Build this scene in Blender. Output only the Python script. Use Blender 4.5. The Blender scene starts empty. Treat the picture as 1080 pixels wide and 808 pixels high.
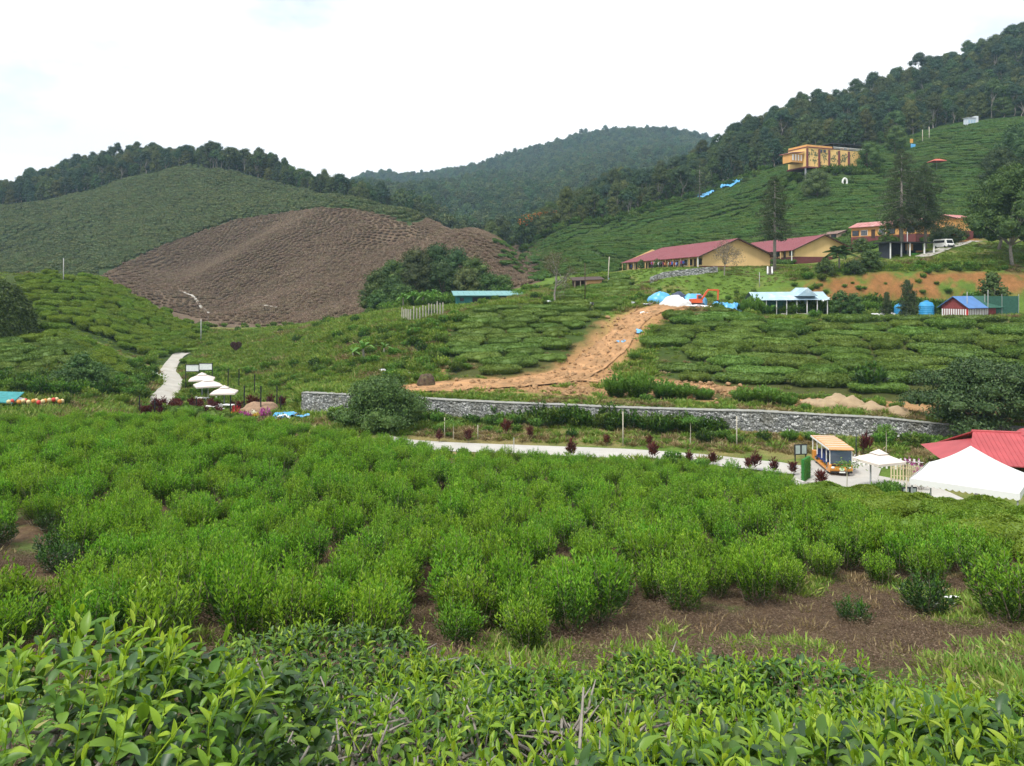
import bpy, bmesh, math, random
import numpy as np
from mathutils import Vector, Matrix, Euler

# ------------------------------------------------------------------ camera, world, sun, exposure
SC = bpy.context.scene
F, U0, V0 = 816.0, 540.0, 300.0            # focal length and horizon, in photo pixels (1080 wide)
cam_data = bpy.data.cameras.new('camera')
cam_data.sensor_width = 36.0
cam_data.lens = 36.0 * F / 1080.0
cam_data.shift_y = -(404.0 - V0) / 1080.0
cam_data.clip_start = 0.05
cam_data.clip_end = 9000.0
cam = bpy.data.objects.new('camera', cam_data)
cam.location = (0, 0, 0)
cam.rotation_euler = (math.radians(90), 0, 0)
SC.collection.objects.link(cam)
SC.camera = cam

SUN_EL, SUN_AZ = math.radians(56), math.radians(-138)    # azimuth from +Y towards +X
world = bpy.data.worlds.new('World')
SC.world = world
world.use_nodes = True
wn, wl = world.node_tree.nodes, world.node_tree.links
wn.clear()
w_out = wn.new('ShaderNodeOutputWorld')
w_bg = wn.new('ShaderNodeBackground'); w_bg.inputs['Strength'].default_value = 0.12
w_sky = wn.new('ShaderNodeTexSky'); w_sky.sky_type = 'NISHITA'; w_sky.sun_disc = False
w_sky.sun_elevation = SUN_EL; w_sky.sun_rotation = SUN_AZ
w_tc = wn.new('ShaderNodeTexCoord')
w_map = wn.new('ShaderNodeMapping'); w_map.inputs['Scale'].default_value = (1, 1, 2.2)
w_no = wn.new('ShaderNodeTexNoise'); w_no.inputs['Scale'].default_value = 2.6
w_no.inputs['Detail'].default_value = 7; w_no.inputs['Roughness'].default_value = 0.55
w_rp = wn.new('ShaderNodeValToRGB')
w_rp.color_ramp.elements[0].position = 0.27; w_rp.color_ramp.elements[0].color = (0.35, 0.35, 0.35, 1)
w_rp.color_ramp.elements[1].position = 0.42; w_rp.color_ramp.elements[1].color = (1, 1, 1, 1)
w_mix = wn.new('ShaderNodeMixRGB'); w_mix.inputs['Color2'].default_value = (7.3, 7.4, 7.5, 1)
wl.new(w_tc.outputs['Generated'], w_map.inputs['Vector'])
wl.new(w_map.outputs['Vector'], w_no.inputs['Vector'])
wl.new(w_no.outputs['Fac'], w_rp.inputs['Fac'])
w_dist = wn.new('ShaderNodeVectorMath'); w_dist.operation = 'DISTANCE'          # a small break in the cloud
w_dist.inputs[1].default_value = Vector((-0.265, 1.0, 0.365)).normalized()
wl.new(w_tc.outputs['Generated'], w_dist.inputs[0])
w_n2 = wn.new('ShaderNodeTexNoise'); w_n2.inputs['Scale'].default_value = 11; w_n2.inputs['Detail'].default_value = 6
wl.new(w_map.outputs['Vector'], w_n2.inputs['Vector'])
w_ad = wn.new('ShaderNodeMath'); w_ad.operation = 'MULTIPLY_ADD'; w_ad.inputs[1].default_value = 0.16; wl.new(w_n2.outputs['Fac'], w_ad.inputs[0]); wl.new(w_dist.outputs['Value'], w_ad.inputs[2])
w_mr = wn.new('ShaderNodeMapRange'); w_mr.inputs['From Min'].default_value = 0.085; w_mr.inputs['From Max'].default_value = 0.15; w_mr.inputs['To Min'].default_value = 0.45; w_mr.inputs['To Max'].default_value = 1.0
wl.new(w_ad.outputs[0], w_mr.inputs['Value'])
w_mu = wn.new('ShaderNodeMath'); w_mu.operation = 'MULTIPLY'; wl.new(w_rp.outputs['Color'], w_mu.inputs[0]); wl.new(w_mr.outputs['Result'], w_mu.inputs[1])
wl.new(w_mu.outputs[0], w_mix.inputs['Fac'])
w_n3 = wn.new('ShaderNodeTexNoise'); w_n3.inputs['Scale'].default_value = 4.2; w_n3.inputs['Detail'].default_value = 8; wl.new(w_map.outputs['Vector'], w_n3.inputs['Vector'])
w_r3 = wn.new('ShaderNodeValToRGB'); w_r3.color_ramp.elements[0].position = 0.32; w_r3.color_ramp.elements[0].color = (6.1, 6.25, 6.4, 1); w_r3.color_ramp.elements[1].position = 0.56; w_r3.color_ramp.elements[1].color = (7.3, 7.4, 7.5, 1)
wl.new(w_n3.outputs['Fac'], w_r3.inputs['Fac']); wl.new(w_r3.outputs['Color'], w_mix.inputs['Color2'])
wl.new(w_sky.outputs['Color'], w_mix.inputs['Color1'])
wl.new(w_mix.outputs['Color'], w_bg.inputs['Color'])
wl.new(w_bg.outputs['Background'], w_out.inputs['Surface'])

sun_data = bpy.data.lights.new('sun', 'SUN')
sun_data.energy = 2.4; sun_data.angle = math.radians(10); sun_data.color = (1.0, 0.96, 0.89)
sun = bpy.data.objects.new('sun', sun_data)
_sd = Vector((math.sin(SUN_AZ) * math.cos(SUN_EL), math.cos(SUN_AZ) * math.cos(SUN_EL), math.sin(SUN_EL)))
sun.rotation_euler = _sd.to_track_quat('Z', 'Y').to_euler()
sun.location = _sd * 60
SC.collection.objects.link(sun)

SC.view_settings.view_transform = 'Standard'
SC.view_settings.look = 'None'
SC.view_settings.gamma = 1.0
SC.view_settings.use_curve_mapping = False
SC.view_settings.exposure = 0.72
SC.cycles.max_bounces = 6
SC.cycles.diffuse_bounces = 3
SC.cycles.glossy_bounces = 2
SC.cycles.transmission_bounces = 4
SC.cycles.transparent_max_bounces = 6
SC.cycles.volume_bounces = 1
SC.cycles.use_denoising = True
SC.cycles.use_adaptive_sampling = True

RNG = np.random.default_rng(7)
random.seed(7)

# ------------------------------------------------------------------ scene helpers
COL = SC.collection

def tag(o, label=None, cat=None, group=None, kind=None):
    if label: o['label'] = label
    if cat: o['category'] = cat
    if group: o['group'] = group
    if kind: o['kind'] = kind
    return o

def empty(name, loc, rz=0.0, label=None, cat=None, group=None):
    o = bpy.data.objects.new(name, None)
    o.empty_display_size = 0.3
    o.location = loc; o.rotation_euler = (0, 0, rz)
    COL.objects.link(o)
    return tag(o, label, cat, group)

def link(name, me, parent=None, loc=None, rot=None, scale=None):
    o = bpy.data.objects.new(name, me)
    COL.objects.link(o)
    if parent: o.parent = parent
    if loc is not None: o.location = loc
    if rot is not None: o.rotation_euler = rot
    if scale is not None: o.scale = (scale,) * 3 if isinstance(scale, (int, float)) else scale
    return o

def copy_tree(o, parent=None):
    c = o.copy(); COL.objects.link(c)
    if parent: c.parent = parent
    for ch in list(o.children):
        copy_tree(ch, c)
    return c

def fast_mesh(name, verts, faces_n, loops, mats, midx=None, smooth=False):
    """verts (n,3), faces_n (m,) corner counts, loops (flat vertex indices)"""
    me = bpy.data.meshes.new(name)
    verts = np.asarray(verts, np.float32); loops = np.asarray(loops, np.int32); faces_n = np.asarray(faces_n, np.int32)
    me.vertices.add(len(verts)); me.vertices.foreach_set('co', verts.ravel())
    me.loops.add(len(loops)); me.loops.foreach_set('vertex_index', loops)
    me.polygons.add(len(faces_n))
    st = np.zeros(len(faces_n), np.int32); st[1:] = np.cumsum(faces_n)[:-1]
    me.polygons.foreach_set('loop_start', st)
    me.polygons.foreach_set('loop_total', faces_n)
    for m in mats: me.materials.append(m)
    if midx is not None: me.polygons.foreach_set('material_index', np.asarray(midx, np.int32))
    me.polygons.foreach_set('use_smooth', np.full(len(faces_n), bool(smooth)))
    me.update(calc_edges=True)
    me.validate()
    return me

class MB:
    """mesh builder: collects shapes, links as one mesh"""
    def __init__(s):
        s.v, s.f, s.m = [], [], []
    def add(s, vs, fs, m=0):
        b = len(s.v)
        s.v.extend([tuple(p) for p in vs])
        for f in fs:
            s.f.append([b + i for i in f]); s.m.append(m)
        return s
    def box(s, c, d, rz=0.0, m=0, rx=0.0, ry=0.0):
        M = Matrix.Translation(Vector(c)) @ Euler((rx, ry, rz)).to_matrix().to_4x4()
        h = [x / 2 for x in d]
        vs = [M @ Vector((sx * h[0], sy * h[1], sz * h[2])) for sx in (-1, 1) for sy in (-1, 1) for sz in (-1, 1)]
        return s.add(vs, [(0, 1, 3, 2), (4, 6, 7, 5), (0, 4, 5, 1), (2, 3, 7, 6), (0, 2, 6, 4), (1, 5, 7, 3)], m)
    def bbox(s, x0, x1, y0, y1, z0, z1, m=0):
        return s.box(((x0 + x1) / 2, (y0 + y1) / 2, (z0 + z1) / 2), (x1 - x0, y1 - y0, z1 - z0), m=m)
    def tube(s, pts, radii, n=7, m=0, cap=True):
        pts = [Vector(p) for p in pts]
        if not hasattr(radii, '__len__'): radii = [radii] * len(pts)
        rings = []
        for i, p in enumerate(pts):
            t = (pts[min(i + 1, len(pts) - 1)] - pts[max(i - 1, 0)])
            if t.length < 1e-9: t = Vector((0, 0, 1))
            t.normalize()
            a = Vector((1, 0, 0)) if abs(t.x) < 0.8 else Vector((0, 1, 0))
            b1 = t.cross(a).normalized(); b2 = t.cross(b1)
            rings.append([p + (b1 * math.cos(2 * math.pi * k / n) + b2 * math.sin(2 * math.pi * k / n)) * radii[i] for k in range(n)])
        vs = [q for r in rings for q in r]
        fs = []
        for i in range(len(pts) - 1):
            for k in range(n):
                k2 = (k + 1) % n
                fs.append((i * n + k, i * n + k2, (i + 1) * n + k2, (i + 1) * n + k))
        if cap:
            fs.append(tuple(range(n - 1, -1, -1)))
            fs.append(tuple(range((len(pts) - 1) * n, len(pts) * n)))
        return s.add(vs, fs, m)
    def lathe(s, prof, c=(0, 0, 0), n=16, m=0):
        c = Vector(c); vs = []; fs = []
        for r, z in prof:
            for k in range(n):
                a = 2 * math.pi * k / n
                vs.append(c + Vector((r * math.cos(a), r * math.sin(a), z)))
        for i in range(len(prof) - 1):
            for k in range(n):
                k2 = (k + 1) % n
                fs.append((i * n + k, i * n + k2, (i + 1) * n + k2, (i + 1) * n + k))
        fs.append(tuple(range(n - 1, -1, -1))); fs.append(tuple(range((len(prof) - 1) * n, len(prof) * n)))
        return s.add(vs, fs, m)
    def prism(s, poly, axis, a, b, m=0):
        """extrude 2D polygon along axis ('x','y','z') from a to b"""
        def P(p, t):
            return {'x': (t, p[0], p[1]), 'y': (p[0], t, p[1]), 'z': (p[0], p[1], t)}[axis]
        n = len(poly)
        vs = [P(p, a) for p in poly] + [P(p, b) for p in poly]
        fs = [tuple(range(n)), tuple(range(2 * n - 1, n - 1, -1))]
        for i in range(n):
            j = (i + 1) % n
            fs.append((i, n + i, n + j, j))
        return s.add(vs, fs, m)
    def ball(s, c, r, nu=10, nv=7, m=0, jit=0.0, rng=None):
        r = (r, r, r) if not hasattr(r, '__len__') else r
        vs = []; fs = []
        for i in range(nv + 1):
            th = math.pi * i / nv
            for k in range(nu):
                ph = 2 * math.pi * k / nu
                j = 1 + (rng.uniform(-jit, jit) if rng is not None else 0)
                vs.append((c[0] + r[0] * j * math.sin(th) * math.cos(ph), c[1] + r[1] * j * math.sin(th) * math.sin(ph), c[2] + r[2] * j * math.cos(th)))
        for i in range(nv):
            for k in range(nu):
                k2 = (k + 1) % nu
                fs.append((i * nu + k, (i + 1) * nu + k, (i + 1) * nu + k2, i * nu + k2))
        return s.add(vs, fs, m)
    def mesh(s, name, mats, smooth=False, bevel=0.0):
        if not isinstance(mats, (list, tuple)): mats = [mats]
        me = bpy.data.meshes.new(name)
        me.from_pydata(s.v, [], s.f)
        for m in mats: me.materials.append(m)
        me.polygons.foreach_set('material_index', s.m)
        bm = bmesh.new(); bm.from_mesh(me)
        bmesh.ops.remove_doubles(bm, verts=bm.verts, dist=1e-5)
        bmesh.ops.recalc_face_normals(bm, faces=bm.faces)
        if bevel > 0:
            es = [e for e in bm.edges if len(e.link_faces) == 2 and e.calc_face_angle(0) > 0.5]
            bmesh.ops.bevel(bm, geom=es, offset=bevel, segments=2, affect='EDGES', profile=0.6)
        bm.to_mesh(me); bm.free()
        me.polygons.foreach_set('use_smooth', np.full(len(me.polygons), bool(smooth)))
        me.update()
        return me
    def build(s, name, mats, parent=None, smooth=False, bevel=0.0, loc=None, rot=None):
        return link(name, s.mesh(name, mats, smooth, bevel), parent, loc, rot)

# ------------------------------------------------------------------ materials
def new_mat(name):
    m = bpy.data.materials.new(name); m.use_nodes = True
    nt = m.node_tree
    b = nt.nodes['Principled BSDF']
    return m, nt, nt.nodes, nt.links, b

def ramp(n, stops):
    r = n.new('ShaderNodeValToRGB')
    e = r.color_ramp.elements
    while len(e) < len(stops): e.new(0.5)
    for k, (p, c) in enumerate(stops):
        e[k].position = p; e[k].color = (*c, 1) if len(c) == 3 else c
    return r

def surf(name, col, rough=0.7, var=0.12, scale=3.0, bump=0.0, bscale=20.0, metal=0.0, spec=0.3, stain=None, stain_amt=0.35, streak=False):
    """painted / mineral surface: base colour with noise variation, blotchy stains, bump"""
    m, nt, n, l, b = new_mat(name)
    tc = n.new('ShaderNodeTexCoord')
    mp = n.new('ShaderNodeMapping')
    if streak: mp.inputs['Scale'].default_value = (1, 1, 0.12)
    l.new(tc.outputs['Object'], mp.inputs['Vector'])
    no = n.new('ShaderNodeTexNoise'); no.inputs['Scale'].default_value = scale; no.inputs['Detail'].default_value = 6
    l.new(mp.outputs['Vector'], no.inputs['Vector'])
    lo = tuple(max(0, c * (1 - var)) for c in col); hi = tuple(min(1, c * (1 + var)) for c in col)
    r = ramp(n, [(0.3, lo), (0.7, hi)]); l.new(no.outputs['Fac'], r.inputs['Fac'])
    out = r.outputs['Color']
    if stain:
        n2 = n.new('ShaderNodeTexNoise'); n2.inputs['Scale'].default_value = scale * 0.6; n2.inputs['Detail'].default_value = 8
        n2.inputs['Roughness'].default_value = 0.65
        l.new(mp.outputs['Vector'], n2.inputs['Vector'])
        r2 = ramp(n, [(0.48, (0, 0, 0)), (0.72, (stain_amt,) * 3)]); l.new(n2.outputs['Fac'], r2.inputs['Fac'])
        mx = n.new('ShaderNodeMixRGB'); mx.inputs['Color2'].default_value = (*stain, 1)
        l.new(r2.outputs['Color'], mx.inputs['Fac']); l.new(out, mx.inputs['Color1']); out = mx.outputs['Color']
    l.new(out, b.inputs['Base Color'])
    b.inputs['Roughness'].default_value = rough; b.inputs['Metallic'].default_value = metal
    b.inputs['Specular IOR Level'].default_value = spec
    if bump:
        nb = n.new('ShaderNodeTexNoise'); nb.inputs['Scale'].default_value = bscale; nb.inputs['Detail'].default_value = 5
        l.new(tc.outputs['Object'], nb.inputs['Vector'])
        bp = n.new('ShaderNodeBump'); bp.inputs['Strength'].default_value = bump; bp.inputs['Distance'].default_value = 0.05
        l.new(nb.outputs['Fac'], bp.inputs['Height']); l.new(bp.outputs['Normal'], b.inputs['Normal'])
    return m

def leaf_mat(name, stops, rough=0.5, transl=0.25, spec=0.35, objvar=0.25, tcol=None):
    """leaves: colour differs from leaf to leaf (per island) and a little from plant to plant"""
    m, nt, n, l, b = new_mat(name)
    g = n.new('ShaderNodeNewGeometry')
    r = ramp(n, stops); l.new(g.outputs['Random Per Island'], r.inputs['Fac'])
    oi = n.new('ShaderNodeObjectInfo')
    mr = n.new('ShaderNodeMapRange'); mr.inputs['To Min'].default_value = 1 - objvar; mr.inputs['To Max'].default_value = 1 + objvar
    l.new(oi.outputs['Random'], mr.inputs['Value'])
    hs = n.new('ShaderNodeHueSaturation')
    l.new(mr.outputs['Result'], hs.inputs['Value']); l.new(r.outputs['Color'], hs.inputs['Color'])
    mh = n.new('ShaderNodeMapRange'); mh.inputs['To Min'].default_value = 0.5 - 0.035 * objvar / 0.25; mh.inputs['To Max'].default_value = 0.5 + 0.02 * objvar / 0.25
    ml = n.new('ShaderNodeMath'); ml.operation = 'MULTIPLY'; ml.inputs[1].default_value = 7.31
    fr = n.new('ShaderNodeMath'); fr.operation = 'FRACT'
    l.new(oi.outputs['Random'], ml.inputs[0]); l.new(ml.outputs[0], fr.inputs[0]); l.new(fr.outputs[0], mh.inputs['Value'])
    l.new(mh.outputs['Result'], hs.inputs['Hue'])
    l.new(hs.outputs['Color'], b.inputs['Base Color'])
    b.inputs['Roughness'].default_value = rough
    b.inputs['Specular IOR Level'].default_value = spec
    if transl > 0:
        t = n.new('ShaderNodeBsdfTranslucent')
        mc = n.new('ShaderNodeMixRGB'); mc.blend_type = 'MULTIPLY'; mc.inputs['Fac'].default_value = 1
        mc.inputs['Color2'].default_value = (*(tcol or (1.5, 1.45, 0.6)), 1)
        l.new(hs.outputs['Color'], mc.inputs['Color1']); l.new(mc.outputs['Color'], t.inputs['Color'])
        mx = n.new('ShaderNodeMixShader'); mx.inputs['Fac'].default_value = transl
        l.new(b.outputs['BSDF'], mx.inputs[1]); l.new(t.outputs['BSDF'], mx.inputs[2])
        l.new(mx.outputs['Shader'], n['Material Output'].inputs['Surface'])
    return m

# ------------------------------------------------------------------ numpy noise
def _hash(ix, iy, seed):
    h = (ix.astype(np.int64) * 374761393 + iy.astype(np.int64) * 668265263 + seed * 982451653) & 0x7fffffff
    h = ((h ^ (h >> 13)) * 1274126177) & 0x7fffffff
    h = h ^ (h >> 16)
    return (h & 0xffff) / 65535.0
def vnoise(x, y, seed=0):
    ix = np.floor(x); iy = np.floor(y); fx = x - ix; fy = y - iy
    fx = fx * fx * fx * (fx * (fx * 6 - 15) + 10); fy = fy * fy * fy * (fy * (fy * 6 - 15) + 10)
    a = _hash(ix, iy, seed); b = _hash(ix + 1, iy, seed); c = _hash(ix, iy + 1, seed); d = _hash(ix + 1, iy + 1, seed)
    return (a + (b - a) * fx) * (1 - fy) + (c + (d - c) * fx) * fy - 0.5
def fbm(x, y, seed=0, octs=4):
    s = 0; a = 1.0
    for k in range(octs):
        s = s + a * vnoise(x * 2 ** k + 17.3 * k, y * 2 ** k - 9.1 * k, seed + k); a *= 0.5
    return s
def smooth(a, b, x):
    t = np.clip((x - a) / (b - a), 0, 1); return t * t * (3 - 2 * t)
# ------------------------------------------------------------------ terrain: profiles of depth / height along bearings
def Zv(d, v): return -(v - V0) / F * d
T_CREST = {-300: (52, 455), 0: (52, 450), 100: (54, 448), 200: (54, 445), 300: (52, 456), 400: (50, 471), 470: (48, 484), 560: (46, 490), 640: (44, 494),
           700: (42, 499), 780: (40, 509), 840: (38, 519), 900: (36, 531), 960: (34, 544), 1080: (30, 566), 1300: (28, 572)}
def lerp_tab(tab, u):
    ks = sorted(tab); a = np.array([tab[k] for k in ks], float)
    if a.ndim == 1: return np.interp(u, ks, a)
    return np.stack([np.interp(u, ks, a[:, j]) for j in range(a.shape[1])], -1)

# from index 6 on: (d, v) pairs per bearing column u
P = {}
#        6 foot        7 wall base   8 wall top    9 terrace     10           11           11b          11c          12           13           14           15           16           17           18           19           20           21           22           23
P[-300] = [(64,460),   (72,432),     (76,428),     (84,408),     (112,340),   (125,338),   (135,325),   (148,305),   (160,280),   (190,300),   (235,300),   (290,276),   (420,222),   (450,222),   (520,215),   (600,250),   (800,260),   (1200,262),  (1500,262),  (2200,262)]
P[0]    = [(64,458),   (72,436),     (76,431),     (84,412),     (112,344),   (121,345),   (133,325),   (147,303),   (160,288),   (190,305),   (235,300),   (290,278),   (420,219),   (450,218),   (520,212),   (600,250),   (800,260),   (1200,262),  (1500,262),  (2200,262)]
P[60]   = [(65,460),   (74,434),     (78,430),     (86,414),     (112,346),   (121,347),   (135,322),   (150,298),   (164,289),   (190,305),   (235,300),   (290,275),   (420,208),   (450,204),   (520,192),   (600,240),   (800,260),   (1200,262),  (1500,262),  (2200,262)]
P[100]  = [(66,462),   (78,436),     (82,432),     (89,416),     (112,368),   (123,360),   (136,335),   (150,308),   (163,293),   (190,306),   (238,299),   (298,275),   (420,198),   (450,193),   (520,184),   (600,240),   (800,260),   (1200,262),  (1500,262),  (2200,262)]
P[150]  = [(66,466),   (82,438),     (86,434),     (93,420),     (115,392),   (126,380),   (140,357),   (153,330),   (165,316),   (190,320),   (250,296),   (310,262),   (420,186),   (450,180),   (510,178),   (600,240),   (800,260),   (1200,262),  (1500,262),  (2200,262)]
P[200]  = [(66,474),   (85,437),     (88,434),     (100,417),    (124,387),   (140,374),   (148,362),   (156,352),   (165,345),   (186,340),   (265,290),   (320,246),   (418,177),   (445,176),   (500,180),   (600,240),   (800,260),   (1200,262),  (1500,262),  (2200,262)]
P[250]  = [(64,478),   (86,435),     (89,432),     (102,413),    (130,377),   (148,360),   (155,355),   (163,350),   (172,347),   (188,342),   (265,275),   (320,233),   (410,184),   (440,182),   (470,186),   (600,240),   (800,255),   (1200,258),  (1500,258),  (2200,262)]
P[310]  = [(63,478),   (86,434),     (88,432),     (100,411),    (130,366),   (150,350),   (157,348),   (165,346),   (172,344),   (186,339),   (262,256),   (320,224),   (398,197),   (425,198),   (450,205),   (600,238),   (800,240),   (1200,235),  (1500,230),  (2200,262)]
P[324]  = [(62,476),   (84.3,436),   (85.1,415),   (97,407),     (128,361),   (149,347),   (156,346),   (164,344),   (172,343),   (184,338),   (261,253),   (320,223),   (395,200),   (420,202),   (445,208),   (600,236),   (800,235),   (1200,228),  (1500,222),  (2200,262)]
P[380]  = [(60,480),   (82,437),     (82.8,417.5), (92,405),     (125,346),   (147,334),   (154,335),   (162,335),   (170,334),   (180,331),   (257,243),   (318,223),   (370,214),   (400,216),   (430,218),   (600,232),   (850,210),   (1200,202),  (1500,193),  (2200,262)]
P[430] = [(62,485), (80,439), (80.8,420), (90,407), (122,339), (144,325), (150,324), (157,321), (165,318), (180,315), (252,240), (310,237), (340,238), (380,245), (420,236), (600,238), (850,212), (1200,203), (1500,195), (2200,262)]
P[470] = [(62,485.6), (79,441), (79.8,422.5), (90,406), (123,332), (141,323), (148,322), (156,319), (165,317), (179,312), (247,244), (298,250), (335,252), (380,258), (500,252), (620,245), (850,208), (1200,197), (1500,186), (2200,262)]
P[500] = [(61.6,486.6), (78,443), (78.8,424), (90,404), (124,327), (140,322), (147,321), (155,318), (165,315), (178,308), (243,249), (293,259), (335,260), (380,262), (500,258), (620,245), (850,207), (1200,195), (1500,181), (2200,262)]
P[530] = [(61.3,487.6), (77,444), (77.8,425.5), (90,404), (125,324), (140,317), (147,316), (155,313), (164,310), (178,302), (234,268), (275,277), (320,272), (370,266), (480,262), (600,248), (850,205), (1200,188), (1500,171), (2200,262)]
P[560] = [(61,488.6), (76,445), (76.8,427), (90,404), (126,322), (140,312), (147,311), (155,308), (164,305), (178,297), (222,299), (255,283), (300,267), (360,256), (430,250), (560,246), (850,203), (1200,180), (1500,162), (2200,262)]
P[600] = [(60.5,490), (74.6,447), (75.4,428), (90,403.5), (126,322), (141,310), (147,308), (153,305), (160,301), (177,290), (222,270), (260,258), (300,247), (360,240), (430,229), (560,240), (850,192), (1200,172), (1500,154), (2200,262)]
P[640] = [(60,491.8), (73.2,449), (74,430), (90,403), (126,321.5), (142,308), (147,306), (152,301), (158,292), (186,286), (225,262), (262,252), (305,244), (360,225), (430,205), (560,230), (900,182), (1200,166), (1500,151), (2200,262)]
P[660] = [(59.6,493), (72.6,450.0), (73.4,430.7), (89.7,403.3), (125.7,321.2), (141.7,309.3), (147.0,305.7), (150.0,297.3), (160,286), (204,287.5), (230,262), (264.7,247.3), (308.3,237.3), (360.0,220.0), (430.0,202.7), (560.0,228.3), (900.0,180.0), (1200.0,164.0), (1500.0,149.3), (2200.0,262.0)]
P[700] = [(59,495), (71.5,452), (72.3,432), (89,404), (125,320.5), (136,313), (141,303), (146,290), (150,283), (198,286), (228,254), (270,238), (315,224), (360,210), (430,198), (560,225), (900,176), (1200,160), (1500,146), (2200,262)]
P[750] = [(58,498), (70.7,454), (71.5,433.5), (87,407), (122,326), (132,322), (142,309), (144,291), (148,282.5), (198,286), (228,248), (275,226), (325,208), (360,195), (430,172), (560,215), (900,182), (1200,165), (1500,156), (2200,262)]
P[800] = [(57.5,500), (70,456), (70.8,434.5), (85,410), (118,336), (128,335), (135,313), (142,293), (148,282), (192,278), (226,236), (275,209), (330,187), (360,172), (430,148), (560,200), (900,200), (1200,200), (1500,200), (2200,262)]
P[860] = [(57,501.8), (69,458.5), (69.8,438), (79,423), (118,336.5), (130,334), (134,308), (138,292), (158,281), (187,274.5), (222,219), (268,178), (325,170), (360,152), (440,122), (580,190), (900,220), (1200,220), (1500,220), (2200,262)]
P[930] = [(51,524), (68,463), (68.8,441.5), (75,428), (118,337), (130,334), (134,304), (137,289), (148,276), (178,255), (220,212), (270,179), (325,160), (360,140), (445,104), (600,190), (900,230), (1200,230), (1500,230), (2200,262)]
P[1000] = [(40,572),   (67,468),     (67.8,449),   (72,438),     (118,337),   (130,334),   (134,304),   (137,289),   (148,268),   (178,249),   (218,206),   (268,170),   (325,142),   (370,120),   (455,88),    (620,190),   (900,230),   (1200,230),  (1500,230),  (2200,262)]
P[1080] = [(38,582),   (65,474),     (65.8,452),   (71,441),     (118,335),   (128,333),   (133,304),   (137,289),   (147,268),   (178,249),   (215,200),   (265,159),   (320,127),   (370,100),   (460,58),    (640,190),   (900,230),   (1200,230),  (1500,230),  (2200,262)]
P[1300] = [(36,590),   (62,484),     (62.8,460),   (71,446),     (116,335),   (126,333),   (133,300),   (140,284),   (150,262),   (178,242),   (212,190),   (262,145),   (320,105),   (370,75),    (460,20),    (640,190),   (900,230),   (1200,230),  (1500,230),  (2200,262)]
PK = sorted(P)
PA = np.array([P[k] for k in PK], float)          # columns x idx x 2

def near_rows(u):
    dc, vc = lerp_tab(T_CREST, u)
    zc = Zv(dc, vc)
    z26 = -8.55 + 0.25 * np.clip((u - 700) / 400, 0, 1)
    return [(0.3, -1.72), (1.2, -1.86), (2.2, -2.15), (4.0, -2.82), (6.0, -3.65), (10, -5.1), (14, -6.45), (17, -7.15), (21, -7.8), (26 if dc > 31 else dc - 5, z26), (dc, zc)]

def pchip(x, y, q):
    h = np.diff(x); s = np.diff(y) / h
    m = np.zeros_like(y)
    w1 = 2 * h[1:] + h[:-1]; w2 = h[1:] + 2 * h[:-1]
    ok = s[:-1] * s[1:] > 0
    with np.errstate(divide='ignore', invalid='ignore'):
        hm = (w1 + w2) / (w1 / s[:-1] + w2 / s[1:])
    m[1:-1] = np.where(ok, hm, 0); m[0] = s[0]; m[-1] = s[-1]
    i = np.clip(np.searchsorted(x, q) - 1, 0, len(x) - 2)
    t = np.clip((q - x[i]) / h[i], 0, 1)
    return ((1 + 2 * t) * (1 - t) ** 2 * y[i] + t * (1 - t) ** 2 * h[i] * m[i] + t * t * (3 - 2 * t) * y[i + 1] + t * t * (t - 1) * h[i] * m[i + 1])

GU = np.concatenate([np.arange(-300, 306, 4.0), np.arange(306, 330, 1.0), np.arange(330, 1301, 4.0)])
LD0, LD1, NLD = math.log(0.3), math.log(2150.0), 2200
GL = np.linspace(LD0, LD1, NLD)
_tab = np.zeros((len(GU), NLD))
for _i, _u in enumerate(GU):
    _pd = np.array([np.interp(_u, PK, PA[:, j, 0]) for j in range(PA.shape[1])])
    _pv = np.array([np.interp(_u, PK, PA[:, j, 1]) for j in range(PA.shape[1])])
    _rows = near_rows(_u)
    _d = np.array([r[0] for r in _rows] + list(_pd)); _z = np.array([r[1] for r in _rows] + list(Zv(_pd, _pv)))
    _tab[_i] = pchip(np.log(_d), _z, GL)
# soften the joints between bearings (not across the retaining wall step)
for _ in range(6):
    _s = _tab.copy()
    _s[1:-1] = 0.25 * _tab[:-2] + 0.5 * _tab[1:-1] + 0.25 * _tab[2:]
    _keep = ((GU > 302) & (GU < 334))[:, None] & ((GL > math.log(80)) & (GL < math.log(95)))[None, :]
    _tab = np.where(_keep, _tab, _s)

def ground0(u, d):
    u = np.clip(u, GU[0], GU[-1]); L = np.clip((np.log(np.maximum(d, 0.31)) - LD0) / (LD1 - LD0) * (NLD - 1), 0, NLD - 1.001)
    fi = np.interp(u, GU, np.arange(len(GU))); fi = np.clip(fi, 0, len(GU) - 1.001)
    i = fi.astype(int); j = L.astype(int); a = fi - i; b = L - j
    return (_tab[i, j] * (1 - a) + _tab[i + 1, j] * a) * (1 - b) + (_tab[i, j + 1] * (1 - a) + _tab[i + 1, j + 1] * a) * b

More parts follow.
